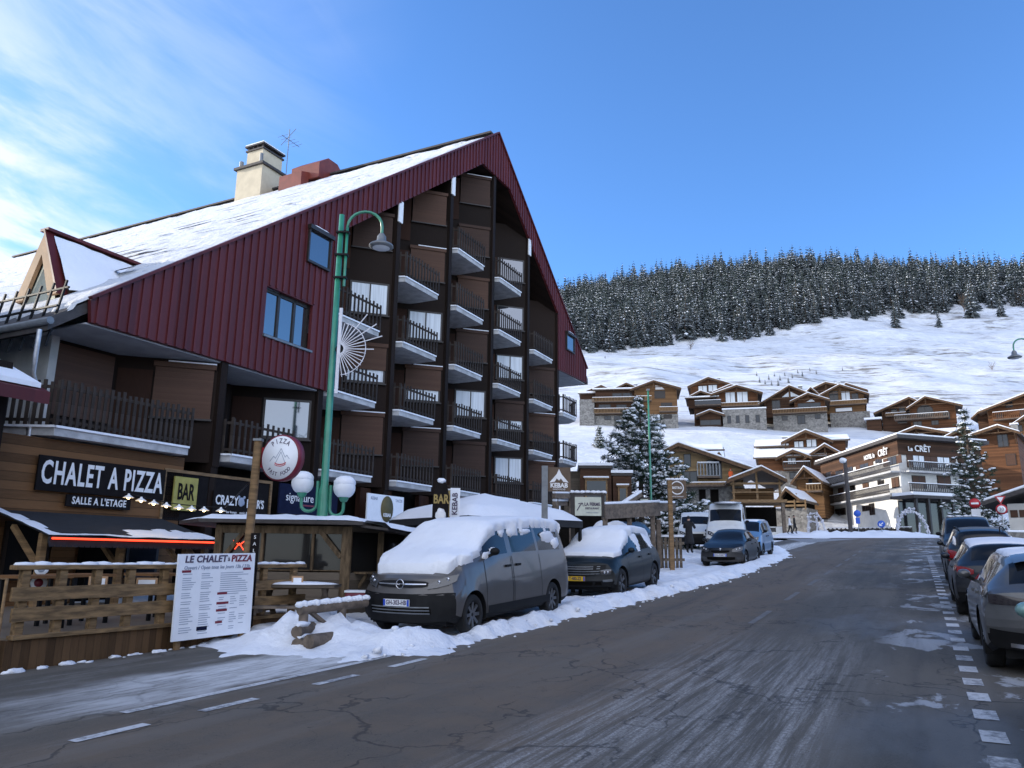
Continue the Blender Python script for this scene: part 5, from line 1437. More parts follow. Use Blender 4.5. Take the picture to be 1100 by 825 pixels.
        for sg in (-1,1):
            p = s.S(mx, sg*2.85); b = MB(); b.blob(p+Vector((-.02,sg*.13,.09)),(.07,.095,.07),0,12,7,3,.03); b.bar(p,p+Vector((-.01,sg*.1,.05)),.05,.05,1); b.build('wing_mirror', [sp.get('mirror_mat',sp['paint']), M['black']], r)
            for hx in sp['handles']:
                p = s.S(hx, sg*3.3); b = MB(); b.box(p.x-.09,p.x+.09,min(p.y,p.y+sg*.035),max(p.y,p.y+sg*.035),p.z-.02,p.z+.02); b.build('door_handle', sp.get('handle_mat',sp['paint']), r)
        for sg in (-1,1):
            for sx in sp['seams']:
                b = MB(); col = []
                for q in np.linspace(.9,3.0,14):
                    n = s.nrm(sx, sg*(6-q)); col.append((s.S(sx-.007,sg*(6-q))+n*.004, s.S(sx+.007,sg*(6-q))+n*.004))
                b.grid([[c[0] for c in col],[c[1] for c in col]],0,False); b.build('door_seam', M['black'], r)
        return r
    def patch(s, name, cols, mat, front=True, off=.012, parent=None, mirror=True):
        """sheet on the nose or tail; cols = [(y, zlow, zhigh)...]"""
        for sg in ((1,-1) if mirror else (1,)):
            b = MB(); rows = [[],[],[]]
            for (y,a,c) in cols:
                for k,z in enumerate((a,(a+c)/2,c)): rows[k].append(s.cap(sg*y,z,front,off))
            b.grid(rows,0,True,(sg<0)^(not front)); rim = [r_ for r_ in rows]
            # thin edge back to the shell
            back = [s.cap(sg*y,z,front,-.02) for (y,z) in [(c[0],c[1]) for c in cols]]; b.grid([rows[0],back],0,False)
            back = [s.cap(sg*y,z,front,-.02) for (y,z) in [(c[0],c[2]) for c in cols]]; b.grid([rows[2],back],0,False)
            o = b.build(name, mat, parent or s.r)
            if name == 'headlight':
                y0, y1 = cols[0][0], cols[-1][0]
                for f in (.38, .68):
                    yy = y0+(y1-y0)*f; k = int(f*(len(cols)-1)); zc = (cols[k][1]+cols[k][2]+cols[k+1][1]+cols[k+1][2])/4 if k+1 < len(cols) else (cols[k][1]+cols[k][2])/2
                    p = s.cap(sg*yy, zc, front, off+.004); b = MB(); b.blob(p, (.012,.032,.030), 0, 10, 6, 1, 0); b.build('headlight_lamp', M['chrome'], o)
        return o
    def surf(s, name, x0, x1, q0, q1, mat, off=.01, sides=(1,-1), n=6):
        for sg in sides:
            b = MB(); G_ = [[s.S(x0+(x1-x0)*i/n, sg*(6-(q0+(q1-q0)*j/n))) + s.nrm(x0+(x1-x0)*i/n, sg*(6-(q0+(q1-q0)*j/n)))*off for j in range(n+1)] for i in range(n+1)]
            b.grid(G_,0,True); b.build(name, mat, s.r)
    def plate(s, txt, front, z, mat, w=.52, h=.11, band=True, y=0, off=.03):
        p = s.cap(y, z, front, off); sg = 1 if front else -1
        b = MB(); b.box(p.x-.015,p.x+.005,-w/2+y,w/2+y,z-h/2,z+h/2) if front else b.box(p.x-.005,p.x+.015,-w/2+y,w/2+y,z-h/2,z+h/2)
        o = b.build('number_plate', mat, s.r)
        rot = (Matrix.Rotation(rad(90)*sg,4,'Z') @ Matrix.Rotation(rad(90),4,'X')).to_euler()
        text('lettering', txt, M['print_dark'], o, (p.x+sg*.008, y, z), .105, .8, .002, rot=rot, bold=.002)
        if band:
            for e in (-1,1):
                b = MB(); yy = y+e*(w/2-.022); x0 = p.x+sg*.006; b.box(min(x0,x0+sg*.002),max(x0,x0+sg*.002),yy-.02,yy+.02,z-h/2+.004,z+h/2-.004); b.build('plate_band', M['plate_blue'], o)
        return o
    def snow(s, mask, th, parent=None, seed=0, step=.06, name='snow_cover'):
        """snow resting on the shell where mask(x, t, n) is true"""
        xs = np.arange(0, s.L+.001, step); ts = np.arange(-4.0, 4.001, .12); keep = {}; pos = {}
        for i,x in enumerate(xs):
            for j,t in enumerate(ts):
                p = s.S(x,t); n = noise.noise((p.x*1.7+seed,p.y*1.7,p.z*1.7))+.45*noise.noise((p.x*5,p.y*5+seed,p.z*5))
                keep[(i,j)] = mask(x,t,n); pos[(i,j)] = (p,n)
        b = MB(); idx = {}; fs_ = []
        def inner(i,j):
            return sum(1 for di in (-1,0,1) for dj in (-1,0,1) if keep.get((i+di,j+dj), abs(di)+abs(dj)>0 and (i+di<0 or i+di>=len(xs))))/9
        for i in range(len(xs)-1):
            for j in range(len(ts)-1):
                c4 = [(i,j),(i,j+1),(i+1,j+1),(i+1,j)]
                if not any(keep[c] for c in c4): continue
                f = []
                for c in c4:
                    if c not in idx:
                        p, n = pos[c]; N_ = s.nrm(xs[c[0]],ts[c[1]]); h = th(xs[c[0]],ts[c[1]])*(1+.2*n) if keep[c] else 0
                        k = inner(*c); h *= min(1,(.25+k))**1.2 if keep[c] else 0
                        d = (N_ + Vector((0,0,.6))).normalized()
                        idx[c] = len(b.v); b.v.append(tuple(p + d*max(h, .012 if keep[c] else -.012)))
                    f.append(idx[c])
                b.f.append(tuple(f)); b.m.append(0); b.sm.append(True)
        return b.build(name, M['snow'], parent or s.r)
def place(r, u, v, facing=1, dz=0.0, yaw=0.0):
    """centre of the vehicle on the street; facing 1 = up the street, -1 = towards the camera"""
    p = RP(u,v,dz); sl = (zroad(u+1.5)-zroad(u-1.5))/3
    r.location = p; r.rotation_euler = (0, -math.atan(sl)*facing, ROT_ROAD + (0 if facing > 0 else math.pi) + yaw)

# --- silver van, nose towards the camera
van = Car(dict(paint=M['paint_silver'], rim=M['alloy_dark'], bowf=.34, bowr=.06, rakef=[(.3,.06),(.5,0),(.72,.02),(.95,.16),(1.1,.3)], raker=[(.3,.03),(1.0,0),(1.9,.10)],
  keys=[(0,.28,.80,.62,.94,.96,.80,1.02,.62),(.25,.24,.84,.66,.955,1.04,.84,1.10,.68),(.75,.22,.86,.70,.965,1.17,.86,1.25,.74),(1.02,.22,.86,.72,.968,1.20,.88,1.33,.76),(1.95,.22,.86,.74,.97,1.24,.90,1.86,.74),(2.5,.22,.86,.74,.97,1.26,.90,1.92,.74),(3.6,.22,.86,.74,.97,1.26,.90,1.93,.74),(4.9,.24,.86,.74,.965,1.25,.90,1.90,.72),(5.1,.28,.84,.74,.94,1.22,.88,1.86,.70)],
  win=[(1.42,2.28),(2.46,3.55),(3.66,4.75)], ws=(1.12,1.9), rw=(5.02,5.03), wheels=(.93,4.2), rw_=.335, fb=.74, rb=.6, clad=1.0, spokes=8, mirror=1.55, mirror_mat=M['black'], handle_mat=M['black'], handles=(2.2,2.62), seams=(1.35,2.36,2.42,3.62)))
r = van.build('parked_van', 'silver grey van buried in thick snow, nose to the camera', 'van')
van.patch('headlight', [(.52,.80,.88),(.66,.82,.95),(.80,.86,1.01),(.90,.92,1.03)], M['lens'], True, .02)
van.patch('grille', [(0,.82,.93),(.2,.82,.93),(.42,.83,.92),(.5,.85,.9)], M['black'], True, .015)
van.patch('grille_bar', [(0,.865,.885),(.25,.865,.885),(.48,.87,.885)], M['chrome'], True, .028)
van.patch('air_intake', [(0,.36,.5),(.3,.36,.5),(.6,.38,.5)], M['black_void'], True, .012)
van.patch('bumper', [(0,.26,.72),(.3,.26,.72),(.6,.27,.73),(.8,.3,.74),(.93,.34,.74)], M['black'], True, .008)
for z in (.40,.45,.50): van.patch('intake_slat', [(0,z,z+.02),(.3,z,z+.02),(.58,z,z+.02)], M['grey_metal'], True, .016)
p = van.cap(0,.875,True,.04); b = MB(); TT_ = Matrix.Translation(p)@Matrix.Rotation(rad(90),4,'Y')
b.tube([TT_@Vector((.075*math.cos(a),.075*math.sin(a),0)) for a in np.linspace(0,2*math.pi,24)],.010,6,0,False); b.tube([TT_@Vector((.0,-.07,0)),TT_@Vector((.012,0,0)),TT_@Vector((-.012,.0,0)),TT_@Vector((0,.07,0))],.009,6); b.build('badge', M['chrome'], r)
van.plate('GH-303-HB', True, .58, M['plate_white'])
van.surf('side_moulding', 1.4, 4.0, .95, 1.35, M['black'], .012)
vt = lambda x,t: .085 + .04*(1 if x < 1.9 else .5) + .03*sstep(x,1.9,1.0)
def vm(x,t,n):
    q = 6-abs(t)
    if x < .10+.05*n: return False
    if x < 1.0: return q > (3.62 if x < .62 else 3.3) + .16*n - .1*(x>.5)
    if x < 1.95: return q > 3.55+.22*n + (.0 if x<1.3 else .25)
    return q > 4.0 + .3*n - (.38 if n > .15 else 0)
van.snow(vm, vt, seed=3)
b = MB()
def side_snow(c, r_, sg=1, q=3.5):
    pass
place(r, 10.95+2.55, -7.80, -1, .03)
# snow stuck in the window corners of the van
for (x,q,rx,rz) in ((1.5,3.2,.16,.07),(1.75,3.3,.12,.06),(2.2,3.75,.10,.10),(2.55,3.72,.12,.09),(3.2,3.75,.25,.06),(4.2,3.5,.35,.16),(4.55,3.3,.2,.14)):
    p = van.S(x, 6-q); b = MB(); b.blob(p,(rx,.03,rz),0,10,6,int(x*100),.3); b.build('window_snow', M['snow'], r)

# --- dark SUV with a snow bonnet
suvk = dict(bowf=.34, bowr=.22, rakef=[(.25,.10),(.45,0),(.68,.0),(.85,.10),(.98,.22)], raker=[(.3,.1),(.6,0),(.9,.03),(1.1,.1),(1.6,.2)],
  keys=[(0,.30,.76,.62,.90,.84,.74,.90,.58),(.25,.24,.82,.64,.92,.92,.80,.985,.64),(.8,.22,.84,.66,.93,.98,.84,1.06,.72),(1.15,.22,.84,.68,.93,1.0,.85,1.11,.74),(1.95,.22,.84,.70,.93,1.03,.85,1.56,.62),(2.5,.22,.84,.70,.93,1.05,.85,1.63,.62),(3.3,.22,.84,.72,.93,1.08,.85,1.62,.61),(3.95,.24,.84,.74,.925,1.10,.84,1.55,.58),(4.38,.28,.82,.76,.91,1.08,.80,1.14,.62),(4.5,.32,.78,.76,.89,1.04,.76,1.08,.60)],
  win=[(1.45,2.5),(2.58,3.35),(3.42,3.95)], ws=(1.22,1.9), rw=(3.98,4.32), wheels=(.9,3.6), rw_=.355, fb=.44, rb=.5, clad=.9, spokes=5, twin=True, mirror=1.5, handles=(2.4,3.25), seams=(1.4,2.54,3.4))
suv = Car(dict(suvk, paint=M['paint_suv'], rim=M['alloy_dark']))
r = suv.build('parked_suv', 'dark teal SUV with snow over bonnet and windscreen, yellow plate', 'car')
suv.patch('grille', [(0,.55,.80),(.25,.55,.80),(.5,.58,.82),(.72,.66,.83)], M['black'], True, .012)
for z in (.6,.66,.72,.77): suv.patch('grille_slat', [(0,z,z+.018),(.25,z,z+.018),(.6,z+.01,z+.028)], M['grey_metal'], True, .022)
suv.patch('headlight', [(.62,.60,.70),(.74,.58,.72),(.84,.60,.72)], M['lens'], True, .02)
suv.patch('fog_light', [(.66,.42,.47),(.78,.42,.48),(.86,.43,.49)], M['grey_metal'], True, .016)
suv.patch('air_intake', [(0,.33,.42),(.3,.33,.42),(.62,.34,.42)], M['black_void'], True, .012)
suv.plate('T-480-ZS', True, .50, M['plate_yellow'])
suv.snow(lambda x,t,n: (6-abs(t)) > (3.35+.25*n if x < 1.2 else 4.02+.25*n if x>2 else 3.75+.3*n) and x > .55+.10*n, lambda x,t: .09+.05*sstep(x,.6,1.6), seed=11)
suv.snow(lambda x,t,n: 3.05 < (6-abs(t)) < 3.9 and 1.9 < x < 3.9 and n > .05, lambda x,t: .02, seed=5, name='window_snow')
place(r, 18.2+2.25, -7.62, -1, .03)
# --- dark car with snow standing crosswise behind the SUV
c2 = Car(dict(suvk, paint=M['paint_black']))
r = c2.build('parked_car', 'dark car with a slab of snow on its windscreen behind the SUV', 'car')
c2.patch('headlight', [(.58,.66,.76),(.74,.66,.8),(.86,.7,.82)], M['lens'], True, .02); c2.patch('grille', [(0,.55,.78),(.3,.55,.78),(.5,.6,.78)], M['black'], True, .012)
c2.snow(lambda x,t,n: (6-abs(t)) > 3.6+.3*n and .4 < x < 2.0+.3*n, lambda x,t: .12, seed=21)
p = at(641,590,28.5); u_, v_ = uv(p); place(r, u_+2.2, v_, -1, .25, rad(-6))

# --- black hatchback
hk = dict(bowf=.36, bowr=.22, rakef=[(.2,.12),(.42,0),(.6,.02),(.78,.16),(.9,.3)], raker=[(.3,.08),(.6,0),(.9,.05),(1.4,.25)],
  keys=[(0,.22,.72,.52,.84,.70,.70,.76,.5),(.25,.18,.78,.54,.87,.80,.77,.86,.6),(.75,.17,.80,.56,.885,.88,.80,.95,.68),(1.05,.17,.80,.58,.89,.91,.81,1.0,.71),(1.85,.17,.80,.60,.89,.95,.81,1.40,.58),(2.4,.17,.80,.60,.89,.97,.81,1.47,.58),(3.2,.18,.80,.62,.885,.99,.80,1.45,.57),(3.75,.2,.79,.64,.875,1.0,.79,1.36,.55),(4.12,.24,.77,.66,.86,.97,.76,1.02,.58),(4.25,.28,.74,.66,.84,.93,.72,.97,.56)],
  win=[(1.35,2.4),(2.48,3.3)], ws=(1.12,1.8), rw=(3.78,4.08), wheels=(.82,3.42), rw_=.315, fb=.2, rb=.3, clad=.5, spokes=5, mirror=1.4, handles=(2.3,3.1), seams=(1.3,2.44,3.3))
ht = Car(dict(hk, paint=M['paint_black']))
r = ht.build('parked_hatchback', 'black hatchback facing the camera with pale headlights, no snow on it', 'car')
ht.patch('headlight', [(.46,.60,.70),(.6,.60,.76),(.74,.63,.80),(.83,.68,.80)], M['lens'], True, .02)
ht.patch('grille', [(0,.58,.66),(.2,.58,.66),(.36,.6,.66)], M['black_void'], True, .012); ht.patch('air_intake', [(0,.27,.40),(.3,.27,.40),(.55,.3,.4)], M['black_void'], True, .012)
ht.patch('fog_light', [(.62,.32,.39),(.7,.32,.39)], M['lens'], True, .014)
ht.plate('DX-418-KT', True, .48, M['plate_white'])
p = ht.cap(0,.70,True,.03); b = MB(); b.blob(p,(.01,.04,.055)); b.build('badge', M['chrome'], r)
place(r, 31.7+2.1, -7.05, -1, .02)
# --- pale blue small van behind it
bk = dict(bowf=.32, bowr=.05, rakef=[(.25,.08),(.5,0),(.8,.05),(1.0,.2)], raker=[(.3,.03),(1,0),(1.8,.08)],
  keys=[(0,.26,.76,.6,.86,.84,.72,.92,.54),(.3,.22,.8,.62,.895,.95,.80,1.02,.64),(.8,.2,.81,.64,.905,1.05,.82,1.14,.7),(1.02,.2,.81,.66,.905,1.08,.83,1.22,.72),(1.75,.2,.81,.68,.905,1.12,.84,1.74,.66),(2.3,.2,.81,.68,.905,1.14,.84,1.81,.67),(4.0,.22,.81,.7,.9,1.15,.84,1.80,.66),(4.2,.26,.8,.7,.89,1.14,.83,1.78,.65)],
  win=[(1.3,2.2),(2.4,3.2)], ws=(1.1,1.7), rw=(4.14,4.15), wheels=(.85,3.5), rw_=.315, fb=.72, rb=.5, clad=.7, spokes=6, mirror=1.4, mirror_mat=M['black'], handle_mat=M['black'], handles=(2.1,2.6), seams=(1.25,2.3,3.3))
bv = Car(dict(bk, paint=M['paint_blue'], rim=M['alloy_dark']))
r = bv.build('parked_van', 'pale blue small van with frosted roof behind the black hatchback', 'van')
bv.patch('headlight', [(.46,.76,.86),(.62,.78,.96),(.78,.84,1.0)], M['lens'], True, .02); bv.patch('grille', [(0,.76,.82),(.3,.76,.82),(.42,.78,.82)], M['black_void'], True, .014)
bv.patch('bumper', [(0,.26,.72),(.3,.26,.72),(.6,.28,.74),(.86,.34,.76)], M['black'], True, .01)
bv.snow(lambda x,t,n: (6-abs(t)) > 4.6+.5*n and x > 1.85 and n > -.15, lambda x,t: .03, seed=2)
place(r, 39.6+2.1, -7.75, -1, .02)
# --- high white van, low white van, car, jeep in the garage
wk = dict(bowf=.3, bowr=.03, rakef=[(.3,.05),(.6,0),(1.0,.1),(1.3,.3)], raker=[(.3,.02),(2.4,.03)],
  keys=[(0,.3,.84,.7,.96,1.06,.8,1.12,.62),(.3,.26,.9,.74,1.0,1.18,.88,1.24,.7),(.8,.25,.92,.76,1.01,1.34,.90,1.44,.76),(1.0,.25,.92,.78,1.01,1.38,.92,1.56,.80),(1.7,.25,.92,.8,1.01,1.42,.94,2.25,.80),(2.3,.25,.92,.8,1.01,1.44,.94,2.50,.82),(5.2,.25,.92,.8,1.01,1.44,.94,2.52,.82),(5.4,.3,.9,.8,1.0,1.42,.93,2.48,.80)],
  win=[(1.3,2.1)], ws=(1.08,1.62), rw=(5.32,5.33), wheels=(.95,4.4), rw_=.35, fb=.7, rb=.5, clad=.9, spokes=8, mirror=1.35, mirror_mat=M['black'], handle_mat=M['black'], handles=(2.0,2.6), seams=(1.25,2.2,3.4))
wv = Car(dict(wk, paint=M['paint_white'], rim=M['alloy_dark']))
r = wv.build('parked_van', 'tall white high roofed van behind the black hatchback', 'van')
wv.patch('headlight', [(.54,.86,.98),(.7,.88,1.08),(.86,.96,1.12)], M['lens'], True, .02); wv.patch('grille', [(0,.78,.94),(.3,.78,.94),(.46,.8,.94)], M['black'], True, .014); wv.patch('bumper', [(0,.3,.72),(.4,.3,.72),(.7,.32,.74),(.92,.38,.76)], M['grey_metal'], True, .01)
b = MB(); b.blob((.3,.1,2.52),(1.6,.7,.07),0,14,5,5,.1); b.build('snow_cover', M['snow'], r)
p = at(769,578,38); u_, v_ = uv(p); place(r, u_+2.7, v_, -1, .2, rad(10))
lv = Car(dict(wk, paint=M['paint_white'], rim=M['alloy_dark'], keys=[tuple([k[0]*.9,k[1],k[2],k[3],k[4],k[5]*.86,k[6],k[7]*.8,k[8]]) for k in wk['keys']], win=[(1.2,1.9)], ws=(1.0,1.46), rw=(4.79,4.8), wheels=(.9,3.9), seams=(1.15,2.0,3.0), handles=(1.8,2.3), mirror=1.25))
r = lv.build('parked_van', 'low white van at the left of the parking, behind the person in black', 'van')
lv.patch('headlight', [(.54,.74,.84),(.7,.76,.92),(.86,.82,.96)], M['lens'], True, .02); lv.patch('grille', [(0,.68,.8),(.3,.68,.8),(.46,.7,.8)], M['black'], True, .014)
p = at(737,577,43); u_, v_ = uv(p); place(r, u_+2.4, v_, -1, .3, rad(12))
hb = Car(dict(hk, paint=M['paint_navy']))
r = hb.build('parked_car', 'small dark car mostly hidden between black hatchback and white van', 'car')
hb.patch('headlight', [(.46,.60,.70),(.6,.60,.76),(.74,.63,.80)], M['lens'], True, .02)
p = at(792,584,38.5); u_, v_ = uv(p); place(r, u_+2.3, v_-1.0, -1, .25, rad(5))
jp = Car(dict(bk, paint=M['paint_white'], keys=[tuple([k[0],k[1]+.1]+list(k[2:])) for k in bk['keys']]))
r = jp.build('parked_jeep', 'small pale vehicle parked in the garage under the unfinished chalet', 'car')
p = at(822,573,80); r.location = (p.x,p.y,p.z-1.1); r.rotation_euler = (0,0,rad(160))

# --- right hand row
lowk = dict(suvk, keys=[tuple(list(k[:5])+[k[5]-.07,k[6],k[7]-(.15 if k[7] > 1.3 else .07),k[8]]) for k in suvk['keys']])
c4 = Car(dict(lowk, paint=M['paint_grey']))
r = c4.build('parked_suv', 'mid grey SUV seen from behind beside the dashed line', 'car', 'cars parked in the right hand row')
c4.patch('tail_light', [(.44,.86,.93),(.6,.85,.95),(.76,.85,.97),(.84,.86,.97)], M['smoked'], False, .016); c4.surf('tail_light', 4.02, 4.36, 2.55, 2.85, M['smoked'], .012)
c4.patch('plate_recess', [(0,.66,.82),(.36,.66,.82)], M['grey_metal'], False, .006); c4.plate('FK-725-SM', False, .74, M['plate_white'])
c4.patch('bumper', [(0,.3,.52),(.4,.3,.52),(.7,.33,.54),(.86,.38,.56)], M['black'], False, .012)
c4.patch('exhaust', [(.5,.34,.39),(.66,.35,.40)], M['chrome'], False, .03)
b = MB(); G_ = [[c4.S(3.72+.16*i,t)+Vector((-.05*i,0,.03)) for t in np.linspace(-1.6,1.6,9)] for i in range(3)]; b.grid(G_,0,True); b.build('spoiler', M['paint_grey'], r)
c4.snow(lambda x,t,n: (6-abs(t)) > 4.3+.3*n and 2.4+.3*n < x < 3.8+.2*n and n > -.25, lambda x,t: .03, seed=31)
place(r, 11.4+2.25, .62+.93, 1)
c3 = Car(dict(lowk, paint=M['paint_navy']))
r = c3.build('parked_suv', 'dark blue estate with bright red tail light and snowy roof', 'car', 'cars parked in the right hand row')
c3.patch('tail_light', [(.58,.85,.93),(.66,.83,.96),(.76,.82,.98),(.86,.82,.98)], M['lens_red'], False, .02); c3.surf('tail_light', 3.98, 4.36, 2.45, 2.85, M['lens_red'], .014)
c3.patch('bumper', [(0,.3,.46),(.4,.3,.46),(.86,.36,.5)], M['black'], False, .012); c3.plate('EJ-190-CR', False, .72, M['plate_white'])
b = MB(); b.tube([(-1.2,.0,1.58),(-1.32,0,1.72)],.012,6); b.build('aerial', M['black'], r)
c3.snow(lambda x,t,n: (6-abs(t)) > 4.05+.15*n and 2.2 < x < 3.9 and n > -.35, lambda x,t: .022, seed=41)
place(r, 17.6+2.25, .55+.93, 1)
c2b = Car(dict(suvk, paint=M['paint_dark']))
r = c2b.build('parked_suv', 'dark SUV with roof rails and a white streak beside its tail light', 'car', 'cars parked in the right hand row')
c2b.patch('tail_light', [(.5,.80,.86),(.66,.78,1.0),(.78,.76,1.04),(.86,.76,1.04)], M['lens_red'], False, .02); c2b.surf('tail_light', 4.05, 4.36, 2.2, 2.9, M['lens_red'], .014)
c2b.plate('CV-552-LA', False, .76, M['plate_white']); c2b.patch('bumper', [(0,.3,.5),(.4,.3,.5),(.86,.36,.52)], M['black'], False, .012)
for sg in (-1,1):
    b = MB(); b.tube([c2b.S(x,sg*1.75)+Vector((0,0,.05)) for x in np.linspace(2.0,3.9,8)],.02,6); b.build('roof_rail', M['black'], r)
    b = MB(); p = c2b.S(4.15,sg*2.3); b.blob(p,(.12,.05,.16),0,8,5,2,.3); b.build('snow_patch', M['snow'], r)
place(r, 24.2+2.25, .62+.93, 1)
c1 = Car(dict(bk, paint=M['paint_dark'], keys=[tuple([k[0]*1.1,k[1],k[2]*1.06,k[3],k[4]*1.06,k[5],k[6]*1.06,k[7]*1.05,k[8]*1.06]) for k in bk['keys']], win=[(1.43,2.42),(2.6,3.5),(3.6,4.3)], ws=(1.21,1.87), rw=(4.58,4.59), wheels=(.93,3.85), seams=(1.38,2.5,3.6), handles=(2.3,2.8), mirror=1.54))
r = c1.build('parked_van', 'black people carrier facing the camera at the far end of the right row', 'van', 'cars parked in the right hand row')
c1.patch('headlight', [(.5,.78,.86),(.66,.8,.96),(.82,.86,1.0)], M['lens'], True, .02); c1.patch('grille', [(0,.5,.8),(.3,.5,.8),(.46,.55,.8)], M['black'], True, .014)
c1.plate('BN-864-QW', True, .5, M['plate_white'])
for i in range(4):
    b = MB(); b.blob((-.2-.4*i,-.5+.3*i,1.9),(.16,.14,.05)); b.build('snow_patch', M['snow'], r)
place(r, 33.0+2.3, .75+.97, -1)
c5 = Car(dict(hk, paint=M['paint_teal'], handle_mat=M['black']))
r = c5.build('parked_hatchback', 'pale green hatchback cut off by the right picture edge', 'car', 'cars parked in the right hand row')
c5.patch('headlight', [(.46,.60,.70),(.6,.60,.76),(.74,.63,.80),(.83,.68,.80)], M['lens'], True, .02); c5.patch('tail_light', [(.6,.7,.9),(.8,.7,.92)], M['lens_red'], False, .016)
c5.surf('side_moulding', .9, 3.5, 1.7, 1.95, M['black'], .012)
place(r, 5.25+2.1, .80+.89, 1)

# ------------------------------------------------------------------ people
def person(label, loc, rotz, h, joints, edges, radii, matf, mats, hair, extra=None, name='person'):
    me = bpy.data.meshes.new(name); keys = list(joints); me.from_pydata([tuple(c*h for c in joints[k]) for k in keys], [(keys.index(a),keys.index(c)) for a,c in edges], [])
    o = bpy.data.objects.new(name, me); COL.objects.link(o); m = o.modifiers.new('skin','SKIN')
    sv = me.skin_vertices[0].data
    for i,k in enumerate(keys): sv[i].radius = (radii[k][0]*h, radii[k][1]*h) if isinstance(radii[k],tuple) else (radii[k]*h,)*2
    for i in range(len(keys)): sv[i].use_root = (i == 0)
    s2 = o.modifiers.new('sub','SUBSURF'); s2.levels = 2; s2.render_levels = 2
    dg = bpy.context.evaluated_depsgraph_get(); me2 = bpy.data.meshes.new_from_object(o.evaluated_get(dg)); bpy.data.objects.remove(o)
    me2.name = name; me2.materials.clear()
    for mm in mats: me2.materials.append(mm)
    for p in me2.polygons:
        p.material_index = matf(p.center/h); p.use_smooth = True
    o = bpy.data.objects.new(name, me2); COL.objects.link(o); o.location = loc; o.rotation_euler = (0,0,rotz)
    tag(o, label, 'person')
    b = MB(); hd_ = Vector(joints['head'])*h; b.blob(hd_+Vector((0,.012*h,.028*h)),(.050*h,.055*h,.05*h),0,12,7,1,.06); b.build('hair', hair, o)
    b = MB(); b.blob(hd_+Vector((0,-.058*h,-.004*h)),(.010*h,.013*h,.013*h)); b.build('nose', M['skin'], o)
    b = MB(); b.box(-.026*h,-.012*h,-.056*h,-.048*h,.94*h-.935*h+hd_.z-.0,hd_.z+.012*h); b.box(.012*h,.026*h,-.056*h,-.048*h,hd_.z+.005*h,hd_.z+.012*h); b.build('eyes', M['hair'], o)
    if extra: extra(o, h)
    return o
BASE = dict(pelvis=(0,0,.52), waist=(0,0,.60), chest=(0,0,.72), neck=(0,0,.84), head=(0,-.005,.925), top=(0,0,.965),
  shl=(-.105,0,.80), ell=(-.14,.0,.63), wrl=(-.14,-.06,.49), hal=(-.14,-.07,.45), shr=(.105,0,.80), elr=(.14,0,.63), wrr=(.14,-.06,.49), har=(.14,-.07,.45),
  hil=(-.055,0,.50), knl=(-.06,-.01,.28), anl=(-.06,.01,.05), tol=(-.06,-.07,.02), hir=(.055,0,.50), knr=(.06,-.01,.28), anr=(.06,.01,.05), tor=(.06,-.07,.02))
EDG = [('pelvis','waist'),('waist','chest'),('chest','neck'),('neck','head'),('head','top'),('chest','shl'),('shl','ell'),('ell','wrl'),('wrl','hal'),('chest','shr'),('shr','elr'),('elr','wrr'),('wrr','har'),
  ('pelvis','hil'),('hil','knl'),('knl','anl'),('anl','tol'),('pelvis','hir'),('hir','knr'),('knr','anr'),('anr','tor')]
RAD = dict(pelvis=(.085,.065),waist=(.085,.062),chest=(.10,.068),neck=.034,head=(.046,.052),top=.036,shl=.05,ell=.036,wrl=.026,hal=.026,shr=.05,elr=.036,wrr=.026,har=.026,hil=.062,knl=.044,anl=.032,tol=.026,hir=.062,knr=.044,anr=.032,tor=.026)
def clothes(jz, skin_head=True):
    def f(c):
        if c.z > .865: return 2
        if c.z > .47 or abs(c.x) > .115: return 0
        return 1
    return f
j = dict(BASE, ell=(-.15,-.07,.66), wrl=(-.08,-.15,.80), hal=(-.05,-.15,.85), elr=(.16,-.07,.67), wrr=(.09,-.15,.82), har=(.06,-.15,.87))
p = at(741,594,37.0); u_, v_ = uv(p)
def coat(o, h):
    b = MB(); b.lathe([(.085*h,.62*h),(.10*h,.5*h),(.125*h,.33*h),(.135*h,.24*h),(.12*h,.24*h)],18,0,Matrix.Diagonal((1,.8,1,1))); b.build('coat_skirt', M['cloth_black'], o)
person('person in a long black coat with both hands raised to the face', (p.x,p.y,p.z), rad(150), 1.76, j, EDG, RAD, clothes(0), [M['cloth_black'],M['cloth_black'],M['skin']], M['cloth_black'], coat)
j = dict(BASE, knl=(-.06,-.10,.29), anl=(-.06,-.06,.06), tol=(-.06,-.13,.03), knr=(.06,.04,.28), anr=(.06,.14,.06), tor=(.06,.07,.02), wrl=(-.14,.07,.5), hal=(-.14,.06,.46), wrr=(.13,-.12,.52), har=(.13,-.13,.48))
p = at(849,573.5,74.0)
person('person walking in a white jacket and dark trousers', (p.x,p.y,p.z), rad(70), 1.72, j, EDG, RAD, clothes(0), [M['cloth_white'],M['cloth_black'],M['skin']], M['hair'])
j = dict(BASE, knr=(.06,-.10,.29), anr=(.06,-.06,.06), tor=(.06,-.13,.03), knl=(-.06,.04,.28), anl=(-.06,.14,.06), tol=(-.06,.07,.02))
p = at(854,573.5,73.0)
person('person walking in all black clothes beside the white jacket', (p.x,p.y,p.z), rad(75), 1.76, j, EDG, RAD, clothes(0), [M['cloth_black'],M['cloth_black'],M['skin']], M['hair'])
p = at(786.5,516,83.0)
worker = person('person in an orange jacket standing on the unfinished balcony', (p.x,p.y,p.z), rad(20), 1.75, dict(BASE), EDG, RAD, clothes(0), [M['cloth_orange'],M['cloth_black'],M['skin']], M['cloth_orange'])
